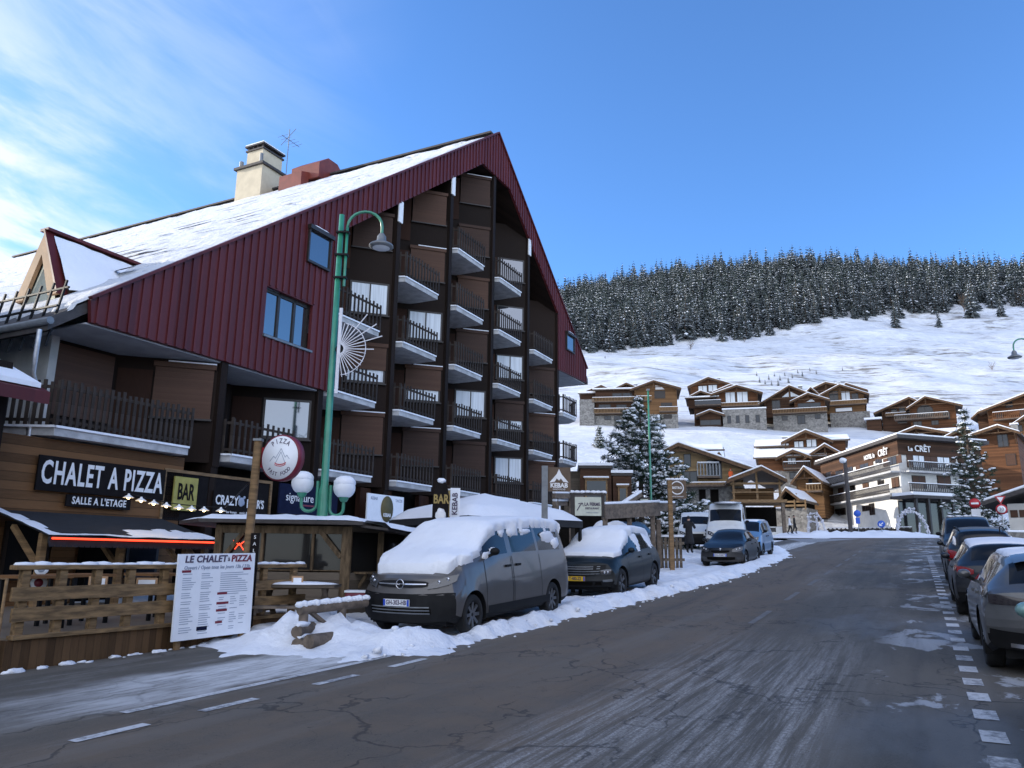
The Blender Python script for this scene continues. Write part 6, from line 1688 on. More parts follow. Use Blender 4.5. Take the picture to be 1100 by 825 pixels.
# ------------------------------------------------------------------ chalets on the slope
class Chalet:
    def __init__(s, name, label, cx, yb, t, yaw=0.0, cat='chalet', group='chalets on the snowy slope', drop=0.0):
        p = at(cx, yb, t); s.k = t/F; s.cx, s.yb = cx, yb; az = math.atan2(p.x, p.y)
        s.r = thing(name, label, cat, p, -az+yaw, group)
    def X(s, px): return (px-s.cx)*s.k
    def Z(s, py): return (s.yb-py)*s.k*1.02
    def gable(s, x0, x1, yb, ye, yp, depth=9, off=0.0, mat='wood_chalet', pk=None, over=.9, snow=.24, wall=True, ye2=None, stone=None, base=0, front=1.5, xe0=None, xe1=None):
        """gable end towards the viewer"""
        X, Z = s.X, s.Z; pk = (x0+x1)/2 if pk is None else pk; ye2 = ye if ye2 is None else ye2
        xa, xb, xp = X(x0), X(x1), X(pk); zb, z0, z1, zp = Z(yb)-base, Z(ye), Z(ye2), Z(yp)
        ea, eb = X(x0 if xe0 is None else xe0), X(x1 if xe1 is None else xe1)
        sl0 = (zp-z0)/max(.1,xp-ea); sl1 = (zp-z1)/max(.1,eb-xp)
        if xe0 is None: ea = xa-over
        if xe1 is None: eb = xb+over
        za = zp-(xp-ea)*sl0; zc = zp-(eb-xp)*sl1
        zwa = zp-(xp-xa)*sl0-.25; zwb = zp-(xb-xp)*sl1-.25
        if wall:
            b = MB(); zs = zb
            if stone is not None:
                zs = Z(stone); b2 = MB(); b2.box(xa-.08,xb+.08,off-.08,off+depth,zb,zs); b2.build('stone_base', M['stone'], s.r)
            b.prism([(xa,off,zs),(xb,off,zs),(xb,off,zwb),(xp,off,zp-.25),(xa,off,zwa)],(0,depth,0)); b.build('wall', M[mat], s.r)
        th = .26
        b = MB(); b.prism([(ea,off-front,za),(xp,off-front,zp),(xp,off-front,zp-th),(ea,off-front,za-th)],(0,depth+front+.5,0)); b.prism([(xp,off-front,zp),(eb,off-front,zc),(eb,off-front,zc-th),(xp,off-front,zp-th)],(0,depth+front+.5,0))
        r = b.build('roof', M['roof_brown'], s.r)
        b = MB(); b.bar((ea,off-front-.05,za-.12),(xp,off-front-.05,zp-.12),.09,.34,up=(0,1,0)) if False else None
        b.prism([(ea-.02,off-front-.09,za+.02),(xp,off-front-.09,zp+.02),(xp,off-front-.09,zp-th-.12),(ea-.02,off-front-.09,za-th-.10)],(0,.085,0)); b.prism([(xp,off-front-.09,zp+.02),(eb+.02,off-front-.09,zc+.02),(eb+.02,off-front-.09,zc-th-.10),(xp,off-front-.09,zp-th-.12)],(0,.085,0))
        b.build('bargeboard', M['roof_timber'], r)
        if x1-x0 > 24 and wall:
            h = zp-max(za,zc); zk = zp-h*.62; wl = (xp-ea)*.62; wr_ = (eb-xp)*.62; b = MB(); yy = off-front+.35
            b.bar((xp-wl+.1,yy,zk-th),(xp+wr_-.1,yy,zk-th),.16,.16); b.bar((xp,yy,zk-th),(xp,yy,zp-th-.05),.16,.16); b.build('roof_truss', M['roof_timber'], r)
            for e in (xa+.15, xb-.15):
                b = MB(); ze = (zp-(xp-e)*sl0 if e < xp else zp-(e-xp)*sl1)-th-.1; b.bar((e,off-.02,ze-1.5),(e,off-front+.3,ze-.05),.13,.13); b.build('roof_brace', M['roof_timber'], r)
        if snow:
            b = MB(); f = off-front+.06
            b.prism([(ea+.12,f,za+.1),(xp,f,zp+.02),(xp,f,zp+snow),(ea+.2,f,za+snow*.85+.1)],(0,depth+front+.2,0)); b.prism([(xp,f,zp+.02),(eb-.12,f,zc+.1),(eb-.2,f,zc+snow*.85+.1),(xp,f,zp+snow)],(0,depth+front+.2,0))
            bevel(b.build('snow_cover', M['snow'], r), .1, 2)
        return s
    def eave(s, x0, x1, yb, ye, yr, depth=8, off=0.0, mat='wood_chalet', over=.8, stone=None, base=0, rise=None):
        """eave towards the viewer, snow slope in view"""
        X, Z = s.X, s.Z; xa, xb = X(x0), X(x1); zb, z0 = Z(yb)-base, Z(ye); h = (Z(yr)-z0) if rise is None else rise
        zs = zb
        if stone is not None:
            zs = Z(stone); b = MB(); b.box(xa-.08,xb+.08,off-.08,off+depth,zb,zs); b.build('stone_base', M['stone'], s.r)
        b = MB(); b.prism([(xa,off,zs),(xa,off+depth,zs),(xa,off+depth,z0),(xa,off+depth/2,z0+h),(xa,off,z0)],(xb-xa,0,0)); b.build('wall', M[mat], s.r)
        sl = h/(depth/2); yo = off-over; zo = z0-over*sl+.12
        b = MB(); b.prism([(xa-.7,yo,zo),(xa-.7,off+depth/2,z0+h+.12),(xa-.7,off+depth+over,zo),(xa-.7,off+depth+over,zo+.22),(xa-.7,off+depth/2,z0+h+.34),(xa-.7,yo,zo+.22)],(xb-xa+1.4,0,0)) if False else None
        b.prism([(xa-.7,yo,zo),(xa-.7,off+depth/2,z0+h+.12),(xa-.7,off+depth/2,z0+h+.34),(xa-.7,yo,zo+.22)],(xb-xa+1.4,0,0)); b.prism([(xa-.7,off+depth/2,z0+h+.12),(xa-.7,off+depth+over,zo),(xa-.7,off+depth+over,zo+.22),(xa-.7,off+depth/2,z0+h+.34)],(xb-xa+1.4,0,0))
        r = b.build('roof', M['roof_brown'], s.r)
        b = MB(); b.prism([(xa-.62,yo+.08,zo+.23),(xa-.62,off+depth/2,z0+h+.35),(xa-.62,off+depth/2,z0+h+.72),(xa-.62,yo+.14,zo+.54)],(xb-xa+1.24,0,0)); bevel(b.build('snow_cover', M['snow'], r), .1, 2)
        return s
    def win(s, rects, off=0.0, kind='glass', frame='frame_dark', arch=False):
        for (x0,x1,y0,y1) in rects:
            xa, xb, za, zb = s.X(x0), s.X(x1), s.Z(y1), s.Z(y0); f = max(.06,min(.14,(xb-xa)*.08))
            if arch:
                n = 10; cx = (xa+xb)/2; R_ = (xb-xa)/2; pts = [(xa,off-.06,za),(xb,off-.06,za)]+[(cx+R_*math.cos(math.pi*i/n),off-.06,zb-R_*.75+R_*.75*math.sin(math.pi*i/n)) for i in range(n+1)]
                b = MB(); b.prism(pts,(0,.05,0)); o = b.build('window', M[frame], s.r)
                b = MB(); b.prism([(cx+(p[0]-cx)*.9,off-.085,za+.08+(p[2]-za)*.94-.04) for p in pts],(0,.02,0)); b.build('pane', M['pane_dark'], o)
                b = MB(); b.box(cx-.05,cx+.05,off-.11,off-.09,za+.08,zb-.2); b.build('mullion', M[frame], o); continue
            b = MB(); b.box(xa-f,xb+f,off-.06,off+.0,za-f,zb+f); o = b.build('window', M[frame], s.r)
            b = MB(); b.box(xa,xb,off-.085,off-.062,za,zb); b.build('pane', M['pane_dark' if kind == 'glass' else kind], o)
            if kind in ('glass','curtain') and xb-xa > 1.0:
                b = MB(); b.box((xa+xb)/2-.05,(xa+xb)/2+.05,off-.11,off-.09,za,zb); b.build('mullion', M[frame], o)
        return s
    def tri(s, pts, off=0.0, kind='glass'):
        b = MB(); b.prism([(s.X(x),off-.07,s.Z(y)) for x,y in pts],(0,.06,0)); b.build('gable_window', M[kind], s.r); return s
    def balc(s, x0, x1, yt, yb, off=0.0, out=1.4, mat='timber', glass=False):
        xa, xb, zt, zb = s.X(x0), s.X(x1), s.Z(yt), s.Z(yb)
        b = MB(); b.box(xa,xb,off-out,off,zb-.12,zb+.08); o = b.build('balcony', M['roof_brown'], s.r)
        b = MB(); b.box(xa,xb,off-out-.03,off-out+.04,zt-.09,zt); b.box(xa,xb,off-out-.01,off-out+.03,zb+.1,zb+.17)
        n = max(3,int((xb-xa)/.32))
        if glass: b.box(xa,xb,off-out,off-out+.02,zb+.18,zt-.1)
        else:
            for i in range(n+1): x = xa+(xb-xa)*i/n; b.box(x-.06,x+.06,off-out,off-out+.03,zb+.08,zt-.08)
        for x in (xa,xb-.05): b.box(x,x+.05,off-out,off,zt-.08,zt-.01)
        b.build('railing', M['pane_dark'] if glass else M[mat], o)
        b = MB(); b.box(xa,xb,off-out-.04,off-out+.05,zt+.002,zt+.09); b.build('snow_strip', M['snow'], o)
        return s
    def box(s, name, x0, x1, y0, y1, d0, d1, mat, drop=0):
        b = MB(); b.box(s.X(x0),s.X(x1),d0,d1,s.Z(y1)-drop,s.Z(y0)); b.build(name, M[mat], s.r); return s
    def porch(s, x0,x1,yt,yb,off): pass

c = Chalet('slope_chalet','long wooden chalet with two balcony rows behind the big spruce',680,451,172)
c.gable(658,690,436,414,407,8,5,'wood_chalet',pk=673.5); c.gable(628,660,440,417,410,8,4,'wood_chalet',pk=646)
c.eave(640,683,451,419,415,9,0,'wood_brown',base=3,stone=446); c.gable(682,727,451,418.5,411,10,-.6,'wood_honey',pk=702.5,stone=446,base=3)
c.box('chimney',679,685,409.5,418,5,7,'stone'); c.box('stone_pier',623,639,429,451,-1,5,'stone',3); c.eave(624,641,432,421,417,6,1.5,'wood_brown')
c.win([(659,668,422.5,427),(670,679,422.5,427),(644,656,434.5,439),(663,673,435,440)],0).win([(704,714,421.5,428.5),(710.5,721,434.5,438.5),(712,721,446.5,451)],-.6,'frame_dark'); c.win([(650,656,447,450.5),(660,666,447,450.5)],-.1)
c.tri([(704.5,419.5),(714,419.5),(711,416.5),(704.5,415)],-.6,'white_paint'); c.win([(667,671,411,414),(674,678,411,414)],5,'curtain')
c.balc(637,683,427.5,432,0).balc(639,683,439.5,444.5,0).balc(708,727,439.5,444,-.6).balc(684,700,427.5,432,-.6)
c = Chalet('slope_chalet','large wooden chalet with stone garage front and tall gable windows',778,457.5,172)
c.gable(743,788,425,408.5,399,10,6,'wood_chalet',pk=763,xe0=740,xe1=790); c.gable(746,765,426,421,417,5,3,'wood_brown',pk=754.5)
c.gable(768,808,425,419,411,8,3.5,'wood_chalet',pk=787,wall=True,xe0=766,xe1=813)
c.gable(771,814,438,424.5,415.6,10,0,'wood_chalet',pk=792.6,xe0=765,xe1=819)
c.eave(741,771,437,427,424,8,.4,'wood_brown'); c.box('wall',747,815,437,457.5,.8,8,'wood_brown',3)
c.box('stone_base',777,821,442,458,-2.2,6,'stone',3); c.box('snow_strip',776.5,821.5,440.8,442,-2.3,1,'snow')
c.gable(753,775,458,447,443,3,-2.2,'wood_brown',pk=764,base=3)
c.win([(781,790.5,422,432.5),(793,803.5,422,432.5)],0,'curtain').win([(754,774,453,457.5)],-2.2).win([(781.7,785,449,456.5),(790.5,793.7,449,456.5),(800,803.5,449,456.5),(810.5,814,449,456.5)],-2.2)
c.win([(752,761,407.5,414),(763,772,407,414)],6,'curtain'); c.balc(748.5,776,431,436,0,2.0,glass=True); c.balc(776,815,434,437.5,0,1.2)
c = Chalet('slope_chalet','wooden chalet with wide balcony over a rough stone ground floor',860,456,170)
c.gable(824,885,446,433,413.3,11,1.2,'wood_brown',pk=851,xe0=816.5,xe1=891); c.gable(855,886,444,433,424.5,6,-.6,'wood_chalet',pk=869.4,xe0=850,xe1=891)
c.box('stone_base',832.5,887,445.5,456,-.4,9,'stone',3)
c.win([(832.5,840,428,436)],1.2).win([(859,881,434.5,439.5)],-.6).win([(842,847,446.8,451),(857.5,864.5,447,455.5),(875,880,446.8,451)],-.4)
c.tri([(843,424.5),(850,424.5),(850,419)],1.2,'curtain'); c.tri([(852,424.5),(861,424.5),(852,419)],1.2,'curtain'); c.tri([(867,432.8),(876,432.8),(873,430)],-.6,'curtain'); c.balc(832.7,887,440,444.6,-.4,1.3)
c = Chalet('slope_chalet','wooden chalet with double gable and pale upper balcony',905,449,176)
c.gable(866,930,440,417,404.5,10,6,'wood_brown',pk=890.6,xe0=861,xe1=933); c.gable(884,928,444,426,414,9,0,'wood_honey',pk=904.8,xe0=880,xe1=933)
c.gable(866,884,440,421,412,6,3,'wood_brown',pk=875); c.gable(905,930,436,419,410,6,3,'wood_brown',pk=911,xe1=932)
c.box('stone_base',893,932,443.5,450,-.4,7,'stone',4)
c.win([(894,902,420.5,430)],0).win([(906,914,421,430.5)],0,'curtain').win([(916,922,424,430.5)],0).win([(899,915,438.5,442)],0,'white_paint'); c.balc(889.5,930,431.5,435.8,0,1.4,'timber')
c = Chalet('slope_chalet','wooden chalet with arched gable window right of the slope',990,458,163)
c.gable(952,1000,458,439,424,10,3,'wood_brown',pk=980.7,xe0=944,xe1=1006,base=3); c.gable(980,1023.5,458,439.5,427.5,9,0,'wood_chalet',pk=996,xe0=976.5,xe1=1030,base=3)
c.win([(987,1002.5,435.5,448)],0,arch=True).win([(1011,1017.5,443,452)],0,arch=True); c.win([(968,976,447,453),(983,990,453,457),(1000,1006,453,457)],0)
c.balc(965,1016,445.6,450.7,0,1.6,'log'); c.win([(962,967,435,440),(970,975,433,440)],3); c.balc(956,980,440,443,3,1.2); c.box('annex',936,951,446,458,2,7,'wood_brown',2); c.box('snow_cap',934,952,444,446,1,8,'snow')
c = Chalet('slope_chalet','wooden chalet with snowy roof rising out of the right edge',1092,452,150,rad(-8))
c.gable(1066,1130,458,440,424,10,0,'wood_chalet',pk=1108,xe0=1058,xe1=1140,base=4); c.gable(1054,1070,452,440,435,6,2,'wood_brown',pk=1060,base=4)
c.balc(1072,1108,442,450,0,1.4,'wood_chalet').win([(1084,1090,431,437),(1074,1080,443,449),(1096,1102,440,449)],0)
c = Chalet('slope_chalet','small pale orange chalet gable at the right edge',1101,470,135)
c.gable(1093,1122,486,455,446,8,0,'wood_honey',pk=1107,base=5).win([(1095.5,1099.5,457,463)],0)
c = Chalet('slope_chalet','brown chalet with broad shutters behind the tall spruce at right',1079,512,116,rad(-6))
c.gable(1058,1095,512,468,458.7,10,0,'wood_chalet',pk=1079.6,xe0=1048,xe1=1100,base=4).win([(1077.5,1086,468,480)],0).win([(1083,1091,489,500)],0,'shutter'); c.eave(1030,1058,512,474,466,9,2,'wood_brown',base=4); c.win([(1034,1042,476,484)],2)
c = Chalet('slope_chalet','chalet gable peeping over the hotel roof',992,500,128)
c.gable(970,1014,500,468,459.5,9,0,'wood_brown',pk=988.5,xe0=965,xe1=1020,base=4); c.tri([(978,468.5),(987,468.5),(987,464.5)],0,'curtain'); c.tri([(990,468.5),(1001,468.5),(990,464.5)],0,'curtain')
c = Chalet('slope_chalet','chalet with a wide snowy roof just right of the hotel peak',1028,500,124)
c.eave(1004,1040,500,465,456,9,4,'wood_brown',base=4); c.gable(1020,1048,500,470,461,8,0,'wood_chalet',pk=1038,base=4).win([(1030,1035,471,478)],0)
c = Chalet('slope_chalet','red brown chalet with two tiers of snowy roof below the slope',862,518,118)
c.eave(818,846,500,476.5,469,7,3.5,'wood_chalet'); c.gable(846,893,492,473.5,461,10,3,'wood_chalet',pk=869,xe0=842.5,xe1=896); c.eave(884,909,490,472,466,7,4,'wood_chalet')
c.eave(818,884,506,491.5,482,7,0,'wood_chalet'); c.gable(842.5,867,506,490.5,485,4,-.5,'wood_chalet',pk=854.5); c.gable(871,902,505,490,480,5,-.3,'wood_brown',pk=886.5)
c.box('stone_base',824,873,505.5,518,-.2,6,'stone',5); c.win([(856.5,865.5,472,478),(869.5,879,470.5,478)],3,'curtain').win([(849,856.5,493,498.7)],-.5,'curtain').win([(850,859,508,514)],-.2); c.balc(844,871,497.5,504.5,-.5,1.2,'frame_dark')
c = Chalet('slope_chalet','unfinished pale timber chalet over stone with an open truss porch',775,562,84,rad(3))
# long left gable with one low eave to the right
c.gable(722,800,543,487,478,11,0,'wood_pale',pk=732.5,ye2=507.5,xe0=714.5,xe1=813,stone=523.5,base=2,snow=.25)
c.eave(742,778,495,486.5,481.5,4,5,'wood_brown',rise=1.2); c.gable(771,783,500,491,482.5,4,4.5,'wood_chalet',pk=777.5,over=.3)
c.gable(783,834,520,522,509,10,-4.2,'wood_brown',pk=813.6,xe0=779.5,xe1=837.5,wall=False,snow=.2,ye2=522)
for x in (786,809,831): c.box('porch_post',x-1,x+1,516 if x!=809 else 511,541,-4.9,-4.65,'timber')
c.box('porch_beam',783,834,524,526,-5.0,-4.7,'timber'); c.box('porch_deck',782,837,541,544,-5.2,0,'timber'); c.box('porch_rail',784,834,533,534.2,-5.0,-4.85,'timber'); c.box('porch_wall',788,830,526,541,-.4,-.2,'wood_honey')
for x in (785,833): c.box('garage_pillar',x-1.6,x+1.6,544,563,-5.1,-4.5,'log',2)
c.box('garage_back',785,834,544,563,2,2.3,'black_void',2); c.box('base_wall',722,786,543.5,563,.2,8,'stone',3)
c.win([(738.5,745,489,501.5)],0).win([(763.5,777,496,514.5)],0).win([(736.5,751,508,521.5)],0).win([(753,759.5,527,541),(765,773,527,540)],-.08,'black_void').win([(734,741,533,541)],-.08,'black_void')
c.balc(752,775,499,514,0,1.0,'grey_metal'); c.balc(726,782,520.5,523.5,0,1.5,'timber'); c.box('orange_panel',789,807,527,531,-.5,-.42,'tan_wood')
p = Vector((c.X(786.5), -1.0, c.Z(523.0))); worker.location = c.r.matrix_basis @ p if False else (Matrix.Translation(c.r.location) @ Matrix.Rotation(c.r.rotation_euler[2],4,'Z')) @ p
worker.location.z = (c.r.location.z + c.Z(523.5) + .1)
c = Chalet('slope_chalet','small pale wooden chalet with balcony tucked beside the hotel',871,530,104,rad(-12))
c.gable(857,884,532,519,503,9,0,'wood_honey',pk=868,xe0=853.5,xe1=886,base=3).win([(870,873,515,521)],0); c.balc(869,884,521,528.5,0,1.2,'timber')
c = Chalet('log_shelter','low open log shelter with snowy roof and plank railing',851,547,96,rad(-15),cat='shelter')
c.gable(841,860,540,535,525.6,7,0,'black_void',pk=849,over=.4,base=1); c.box('railing',835,869,539,541,-1.4,-1.3,'timber').box('railing',835,869,543,545,-1.4,-1.3,'timber').box('stone_base',835,869,546.5,560,-1.2,4,'stone',2)
for x in (836,846,857,868): c.box('post',x-.6,x+.6,538,548,-1.45,-1.25,'timber')
for x in (843,858): c.box('post',x-.6,x+.6,531,540,-.9,-.7,'timber')

# ------------------------------------------------------------------ hotel
for ch_ in [o for o in bpy.data.objects if o.name.startswith('slope_chalet')]:
    rf_ = [c_ for c_ in ch_.children if c_.name.startswith('roof')]
    if len(rf_) < 2 or 'unfinished' in ch_['label']: continue
    v_ = [v.co for v in rf_[0].data.vertices]; zt_ = max(p.z for p in v_); xm_ = sum(p.x for p in v_)/len(v_); ym_ = min(p.y for p in v_)
    b = MB(); b.box(xm_+1.6,xm_+2.5,ym_+5,ym_+5.9,zt_-2.2,zt_+.7); k_ = b.build('chimney', M['stone'], rf_[0]); b = MB(); b.box(xm_+1.5,xm_+2.6,ym_+4.9,ym_+6.0,zt_+.703,zt_+.9); b.build('chimney_snow', M['snow'], rf_[0])
HA, HB, HC = at(969,530,88), at(885,538.5,112), at(1057.5,530,92)
for q in (HA,HB,HC): q.z = 0
class Face:
    def __init__(s, P, Q, parent):
        s.P = P.copy(); d = (Q-P); s.L = d.length; s.d = d.normalized(); s.n = Vector((s.d.y,-s.d.x,0)); s.par = parent
        s.T = Matrix(((s.d.x,-s.n.x,0,P.x),(s.d.y,-s.n.y,0,P.y),(0,0,1,0),(0,0,0,1)))
    def sz(s, px, py):
        r = ray(px,py); den = r[0]*s.n.x+r[1]*s.n.y; t = (s.P.x*s.n.x+s.P.y*s.n.y)/den
        x, y = r[0]*t, r[1]*t; return ((x-s.P.x)*s.d.x+(y-s.P.y)*s.d.y, CH+r[2]*t)
    def box(s, name, s0, s1, z0, z1, d0, d1, mat, parent=None):
        b = MB(); b.T = s.T; b.box(s0,s1,d0,d1,z0,z1); return b.build(name, M[mat] if isinstance(mat,str) else mat, parent or s.par)
    def win(s, px0, px1, py0, py1, kind='glass', frame='frame_dark', shut=False):
        s0, za = s.sz(px0,py1); s1, zb = s.sz(px1,py0)
        o = s.box('window', s0-.08, s1+.08, za-.06, zb+.08, -.06, 0, frame); s.box('pane', s0, s1, za, zb, -.085, -.062, 'pane_dark' if kind == 'glass' else kind, o)
        s.box('mullion', (s0+s1)/2-.04, (s0+s1)/2+.04, za, zb, -.105, -.09, frame, o)
        if shut:
            w = (s1-s0)*.55
            for e in (s0-w-.1, s1+.1): s.box('window_shutter', e, e+w, za-.05, zb+.05, -.09, -.02, 'shutter', o)
    def balcony(s, px0, px1, pyt, pyb, out=1.3, bars=True, ref=None):
        (s0, _), (s1, _) = s.sz(px0,pyb), s.sz(px1,pyb); zb = ref; zt = ref+1.05
        b = MB(); b.T = s.T; b.box(s0,s1,-out,0,zb-.18,zb); o = b.build('balcony', M['concrete'], s.par)
        b = MB(); b.T = s.T; b.box(s0,s1,-out-.04,-out+.04,zt-.1,zt); b.box(s0,s1,-out-.02,-out+.02,zb+.1,zb+.2)
        n = int((s1-s0)/.27)
        for i in range(n): x = s0+(s1-s0)*(i+.5)/n; b.box(x-.075,x+.075,-out-.01,-out+.02,zb+.05,zt-.08)
        b.build('railing', M['frame_dark'], o)
        b = MB(); b.T = s.T; b.box(s0,s1,-out-.05,-out+.05,zt+.002,zt+.07); b.build('snow_strip', M['snow'], o)
ho = thing('hotel', 'white and dark wood hotel with two balcony rows reading LE CRET', 'hotel')
HD_ = HB + (HC-HA)
zg = 2.2
def zA(py): return at(969,py,88).z
zband, zb1, zb2, ztop = zA(487), zA(505), zA(529), zA(473)
b = MB(); b.prism([(q.x,q.y,zg) for q in (HA,HC,HD_,HB)],(0,0,zband-zg)); b.build('wall', M['white_wall'], ho)
b = MB(); cen = (HA+HC+HD_+HB)/4
b.prism([((q-cen)*1.012+cen)[:2]+(zband,) for q in (HA,HC,HD_,HB)],(0,0,ztop-zband+.3)); b.build('timber_band', M['wood_brown'], ho)
rq = [(cen+(q-cen)*1.11) for q in (HA,HC,HD_,HB)]
b = MB(); b.prism([(q.x,q.y,ztop+.3+(.5 if i in (0,1) else -.1)*0) for i,q in enumerate(rq)],(0,0,.4)); ro = b.build('roof', M['roof_dark'], ho)
b = MB(); b.prism([((q-cen)*.985+cen)[:2]+(ztop+.703,) for q in rq],(0,0,.22)); bevel(b.build('snow_cover', M['snow'], ro), .08)
FR = Face(HA,HC,ho); FLf = Face(HB,HA,ho)
s0, _ = FR.sz(1029,500); FR.box('timber_wall', s0, FR.L+.05, zb2-.1, zband+.02, -.12, .1, 'wood_brown')
for (a,b_) in ((983,990),(1009,1017)): FR.win(a-1.5,b_+1.5,490,502,'curtain','frame_dark',True)
for (a,b_) in ((981,993),(1008,1020)): FR.win(a,b_,512,524,'shutter')
FR.win(1038,1040.5,490,497,'curtain'); FR.win(1042,1044.5,513,520,'curtain')
FR.balcony(967.5,1034,498,505,1.2,ref=zb1-.05); FR.balcony(967.5,1037,521,529,1.3,ref=zb2-.05)
for (a,b_,c_,d_) in ((888,894,506,512),(898,906,504,510),(911,916,501,508),(925,933,497,505),(941,944,493,497.5),(944.8,947,493,497.5),(955,963,490,500)): FLf.win(a,b_,c_,d_,'glass','frame_dark',(b_-a)>5)
for (a,b_,c_,d_) in ((888,893,526,532),(901,906,524,530),(914,918,521.5,527),(927.5,933,518.5,525),(943.5,946,516,521),(947,949.5,516,521),(959,965.5,512.5,524)): FLf.win(a,b_,c_,d_,'shutter' if b_-a>4 else 'glass')
for (a,b_,c_,d_) in ((898,908,546,554),(927,934,543,549),(935,939,541,553)): FLf.win(a,b_,c_,d_)
FLf.balcony(880,968,498,505,1.2,ref=zb1-.05); FLf.balcony(874,968,521,529,1.3,ref=zb2-.05)
def face_text(fc, s_, px, py, size, mat):
    s0, z0 = fc.sz(px,py); p = fc.T @ Vector((s0,-.32,z0)); ang = math.atan2(fc.d.y,fc.d.x)
    return text('lettering', s_, mat, ho, p, size, 1.0, .03, rot=(rad(90),0,ang), align='LEFT', bold=.02)
face_text(FLf,'HOTEL le',931,492.5,.75,M['white_paint']); face_text(FLf,'CRÊT',946,487.8,1.1,M['white_paint'])
face_text(FR,'Le',973,482.5,.7,M['white_paint']); face_text(FR,'CRÊT',980,482.2,1.0,M['white_paint'])
# porch along the ground floor, terrace fence
sp0, _ = FR.sz(965,540); sp1, _ = FR.sz(1028,540); zp = zA(534)
FR.box('porch_roof', sp0-1.0, sp1, zp-.35, zp, -3.2, .1, 'roof_dark'); FR.box('porch_snow', sp0-.9, sp1-.1, zp+.003, zp+.35, -3.1, -.1, 'snow')
for i in range(6):
    q = sp0+(sp1-sp0)*i/5; FR.box('porch_post', q-.12-.4, q+.12-.4, zg, zp-.35, -3.0, -2.7, 'frame_dark')
FR.box('porch_glazing', sp0-.2, sp1-.2, zg+.9, zp-.4, -.3, -.1, 'pane_dark')
FR.win(1034,1040,540,551); FR.win(1044,1053,541,553,'curtain'); FR.box('shop_band', FR.sz(1035,538)[0], FR.sz(1056,538)[0], zA(539), zA(534.5), -.1, -.01, 'print_grey')
fn_ = thing('terrace_fence', 'dark wooden terrace fence before the hotel porch', 'fence')
fa, fb_ = at(888,556,90), at(978,556,80)
for q in (fa,fb_): q.z = H(q.x,q.y)+.25
b = MB(); n = 60
for i in range(n+1):
    p = fa.lerp(fb_,i/n); b.box(p.x-.06,p.x+.06,p.y-.03,p.y+.03,p.z,p.z+1.1+.08*math.sin(i*1.9))
b.bar(fa+Vector((0,0,.9)),fb_+Vector((0,0,.9)),.06,.12); b.bar(fa+Vector((0,0,.3)),fb_+Vector((0,0,.3)),.06,.12); b.build('pickets', M['frame_dark'], fn_)
b = MB(); b.bar(fa+Vector((0,0,1.2)),fb_+Vector((0,0,1.2)),.12,.08); b.build('snow_cap', M['snow'], fn_)

# white house at the right edge
wh = thing('white_house', 'white house with snowy overhanging roof at the right edge', 'house')
q = at(1084,560,58); wx = Matrix.Translation((q.x,q.y,0)) @ Matrix.Rotation(rad(-38),4,'Z')
b = MB(); b.T = wx; b.box(0,14,0,10,2.0,at(1084,541,58).z); b.build('wall', M['white_wall'], wh)
b = MB(); b.T = wx; ze, zr2 = at(1066,537,57).z, at(1100,526,58).z+1.2
b.prism([(-1.5,-1.4,ze-.05),(5,-1.4,zr2),(11.5,-1.4,ze-.05),(11.5,-1.4,ze-.35),(5,-1.4,zr2-.3),(-1.5,-1.4,ze-.35)],(0,13,0)) if False else b.prism([(-1.5,-1.4,ze-.05),(5,-1.4,zr2),(5,-1.4,zr2-.3),(-1.5,-1.4,ze-.35)],(0,13,0)); b.prism([(5,-1.4,zr2),(15,-1.4,ze-.6),(15,-1.4,ze-.9),(5,-1.4,zr2-.3)],(0,13,0)); ro = b.build('roof', M['roof_dark'], wh)
b = MB(); b.T = wx; b.prism([(-1.4,-1.3,ze-.03),(5,-1.3,zr2+.02),(5,-1.3,zr2+.3),(-1.3,-1.3,ze+.2)],(0,12.8,0)); bevel(b.build('snow_cover', M['snow'], ro), .08)
b = MB(); b.T = wx; z0, z1 = at(1090,556,58).z, at(1090,548,58).z; b.box(.15,.62,-.06,.0,z0,z1); b.box(.72,1.1,-.06,0,z0,z1); o = b.build('window', M['shutter'], wh)
sw = thing('garden_wall', 'low stone wall with snow before the white house', 'wall'); q = at(1083,572,52); q.z = zroad(uv(q)[0])
b = MB(); b.T = Matrix.Translation(q); b.box(0,9,0,.5,-.3,.75); b.build('stonework', M['stone'], sw); b = MB(); b.T = Matrix.Translation(q); b.box(-.05,9,-.05,.55,.75,.9); bevel(b.build('snow_cap', M['snow'], sw), .05)

# ------------------------------------------------------------------ signs and lights round the crest
def post_at(px, t, name, label, cat):
    p = at(px,560,t); g_ = H(p.x,p.y) if uv(p)[0] > 80 else zroad(uv(p)[0]); return thing(name, label, cat, (p.x,p.y,g_), -math.atan2(p.x,p.y)), g_
def disc(parent, z, r, mat, y=-.03, n=24, name='disc'):
    b = MB(); b.lathe([(r,0),(r,.012),(0,.012)],n,0,Matrix.Translation((0,y,z))@Mx); return b.build(name, mat, parent)
o, g_ = post_at(1049.5, 62, 'no_entry_sign', 'red round no entry sign over a white plate on a post', 'road sign')
z = at(1049.5,540.5,62).z-g_; b = MB(); b.tube([(0,.02,0),(0,.02,z+.3)],.035,8); b.build('post', M['galv'], o); disc(o,z,.40,M['red_paint']); b = MB(); b.box(-.27,.27,-.055,-.045,z-.07,z+.07); b.build('white_bar', M['board_white'], o); b = MB(); b.box(-.32,.32,-.03,0,z-1.25,z-.45); b.build('plate', M['board_white'], o)
o, g_ = post_at(1077.5, 48, 'yield_sign', 'post with a red edged triangle over a round red ringed sign', 'road sign')
z = at(1077,536,48).z-g_; b = MB(); b.tube([(0,.02,0),(0,.02,z+.25)],.035,8); b.build('post', M['galv'], o)
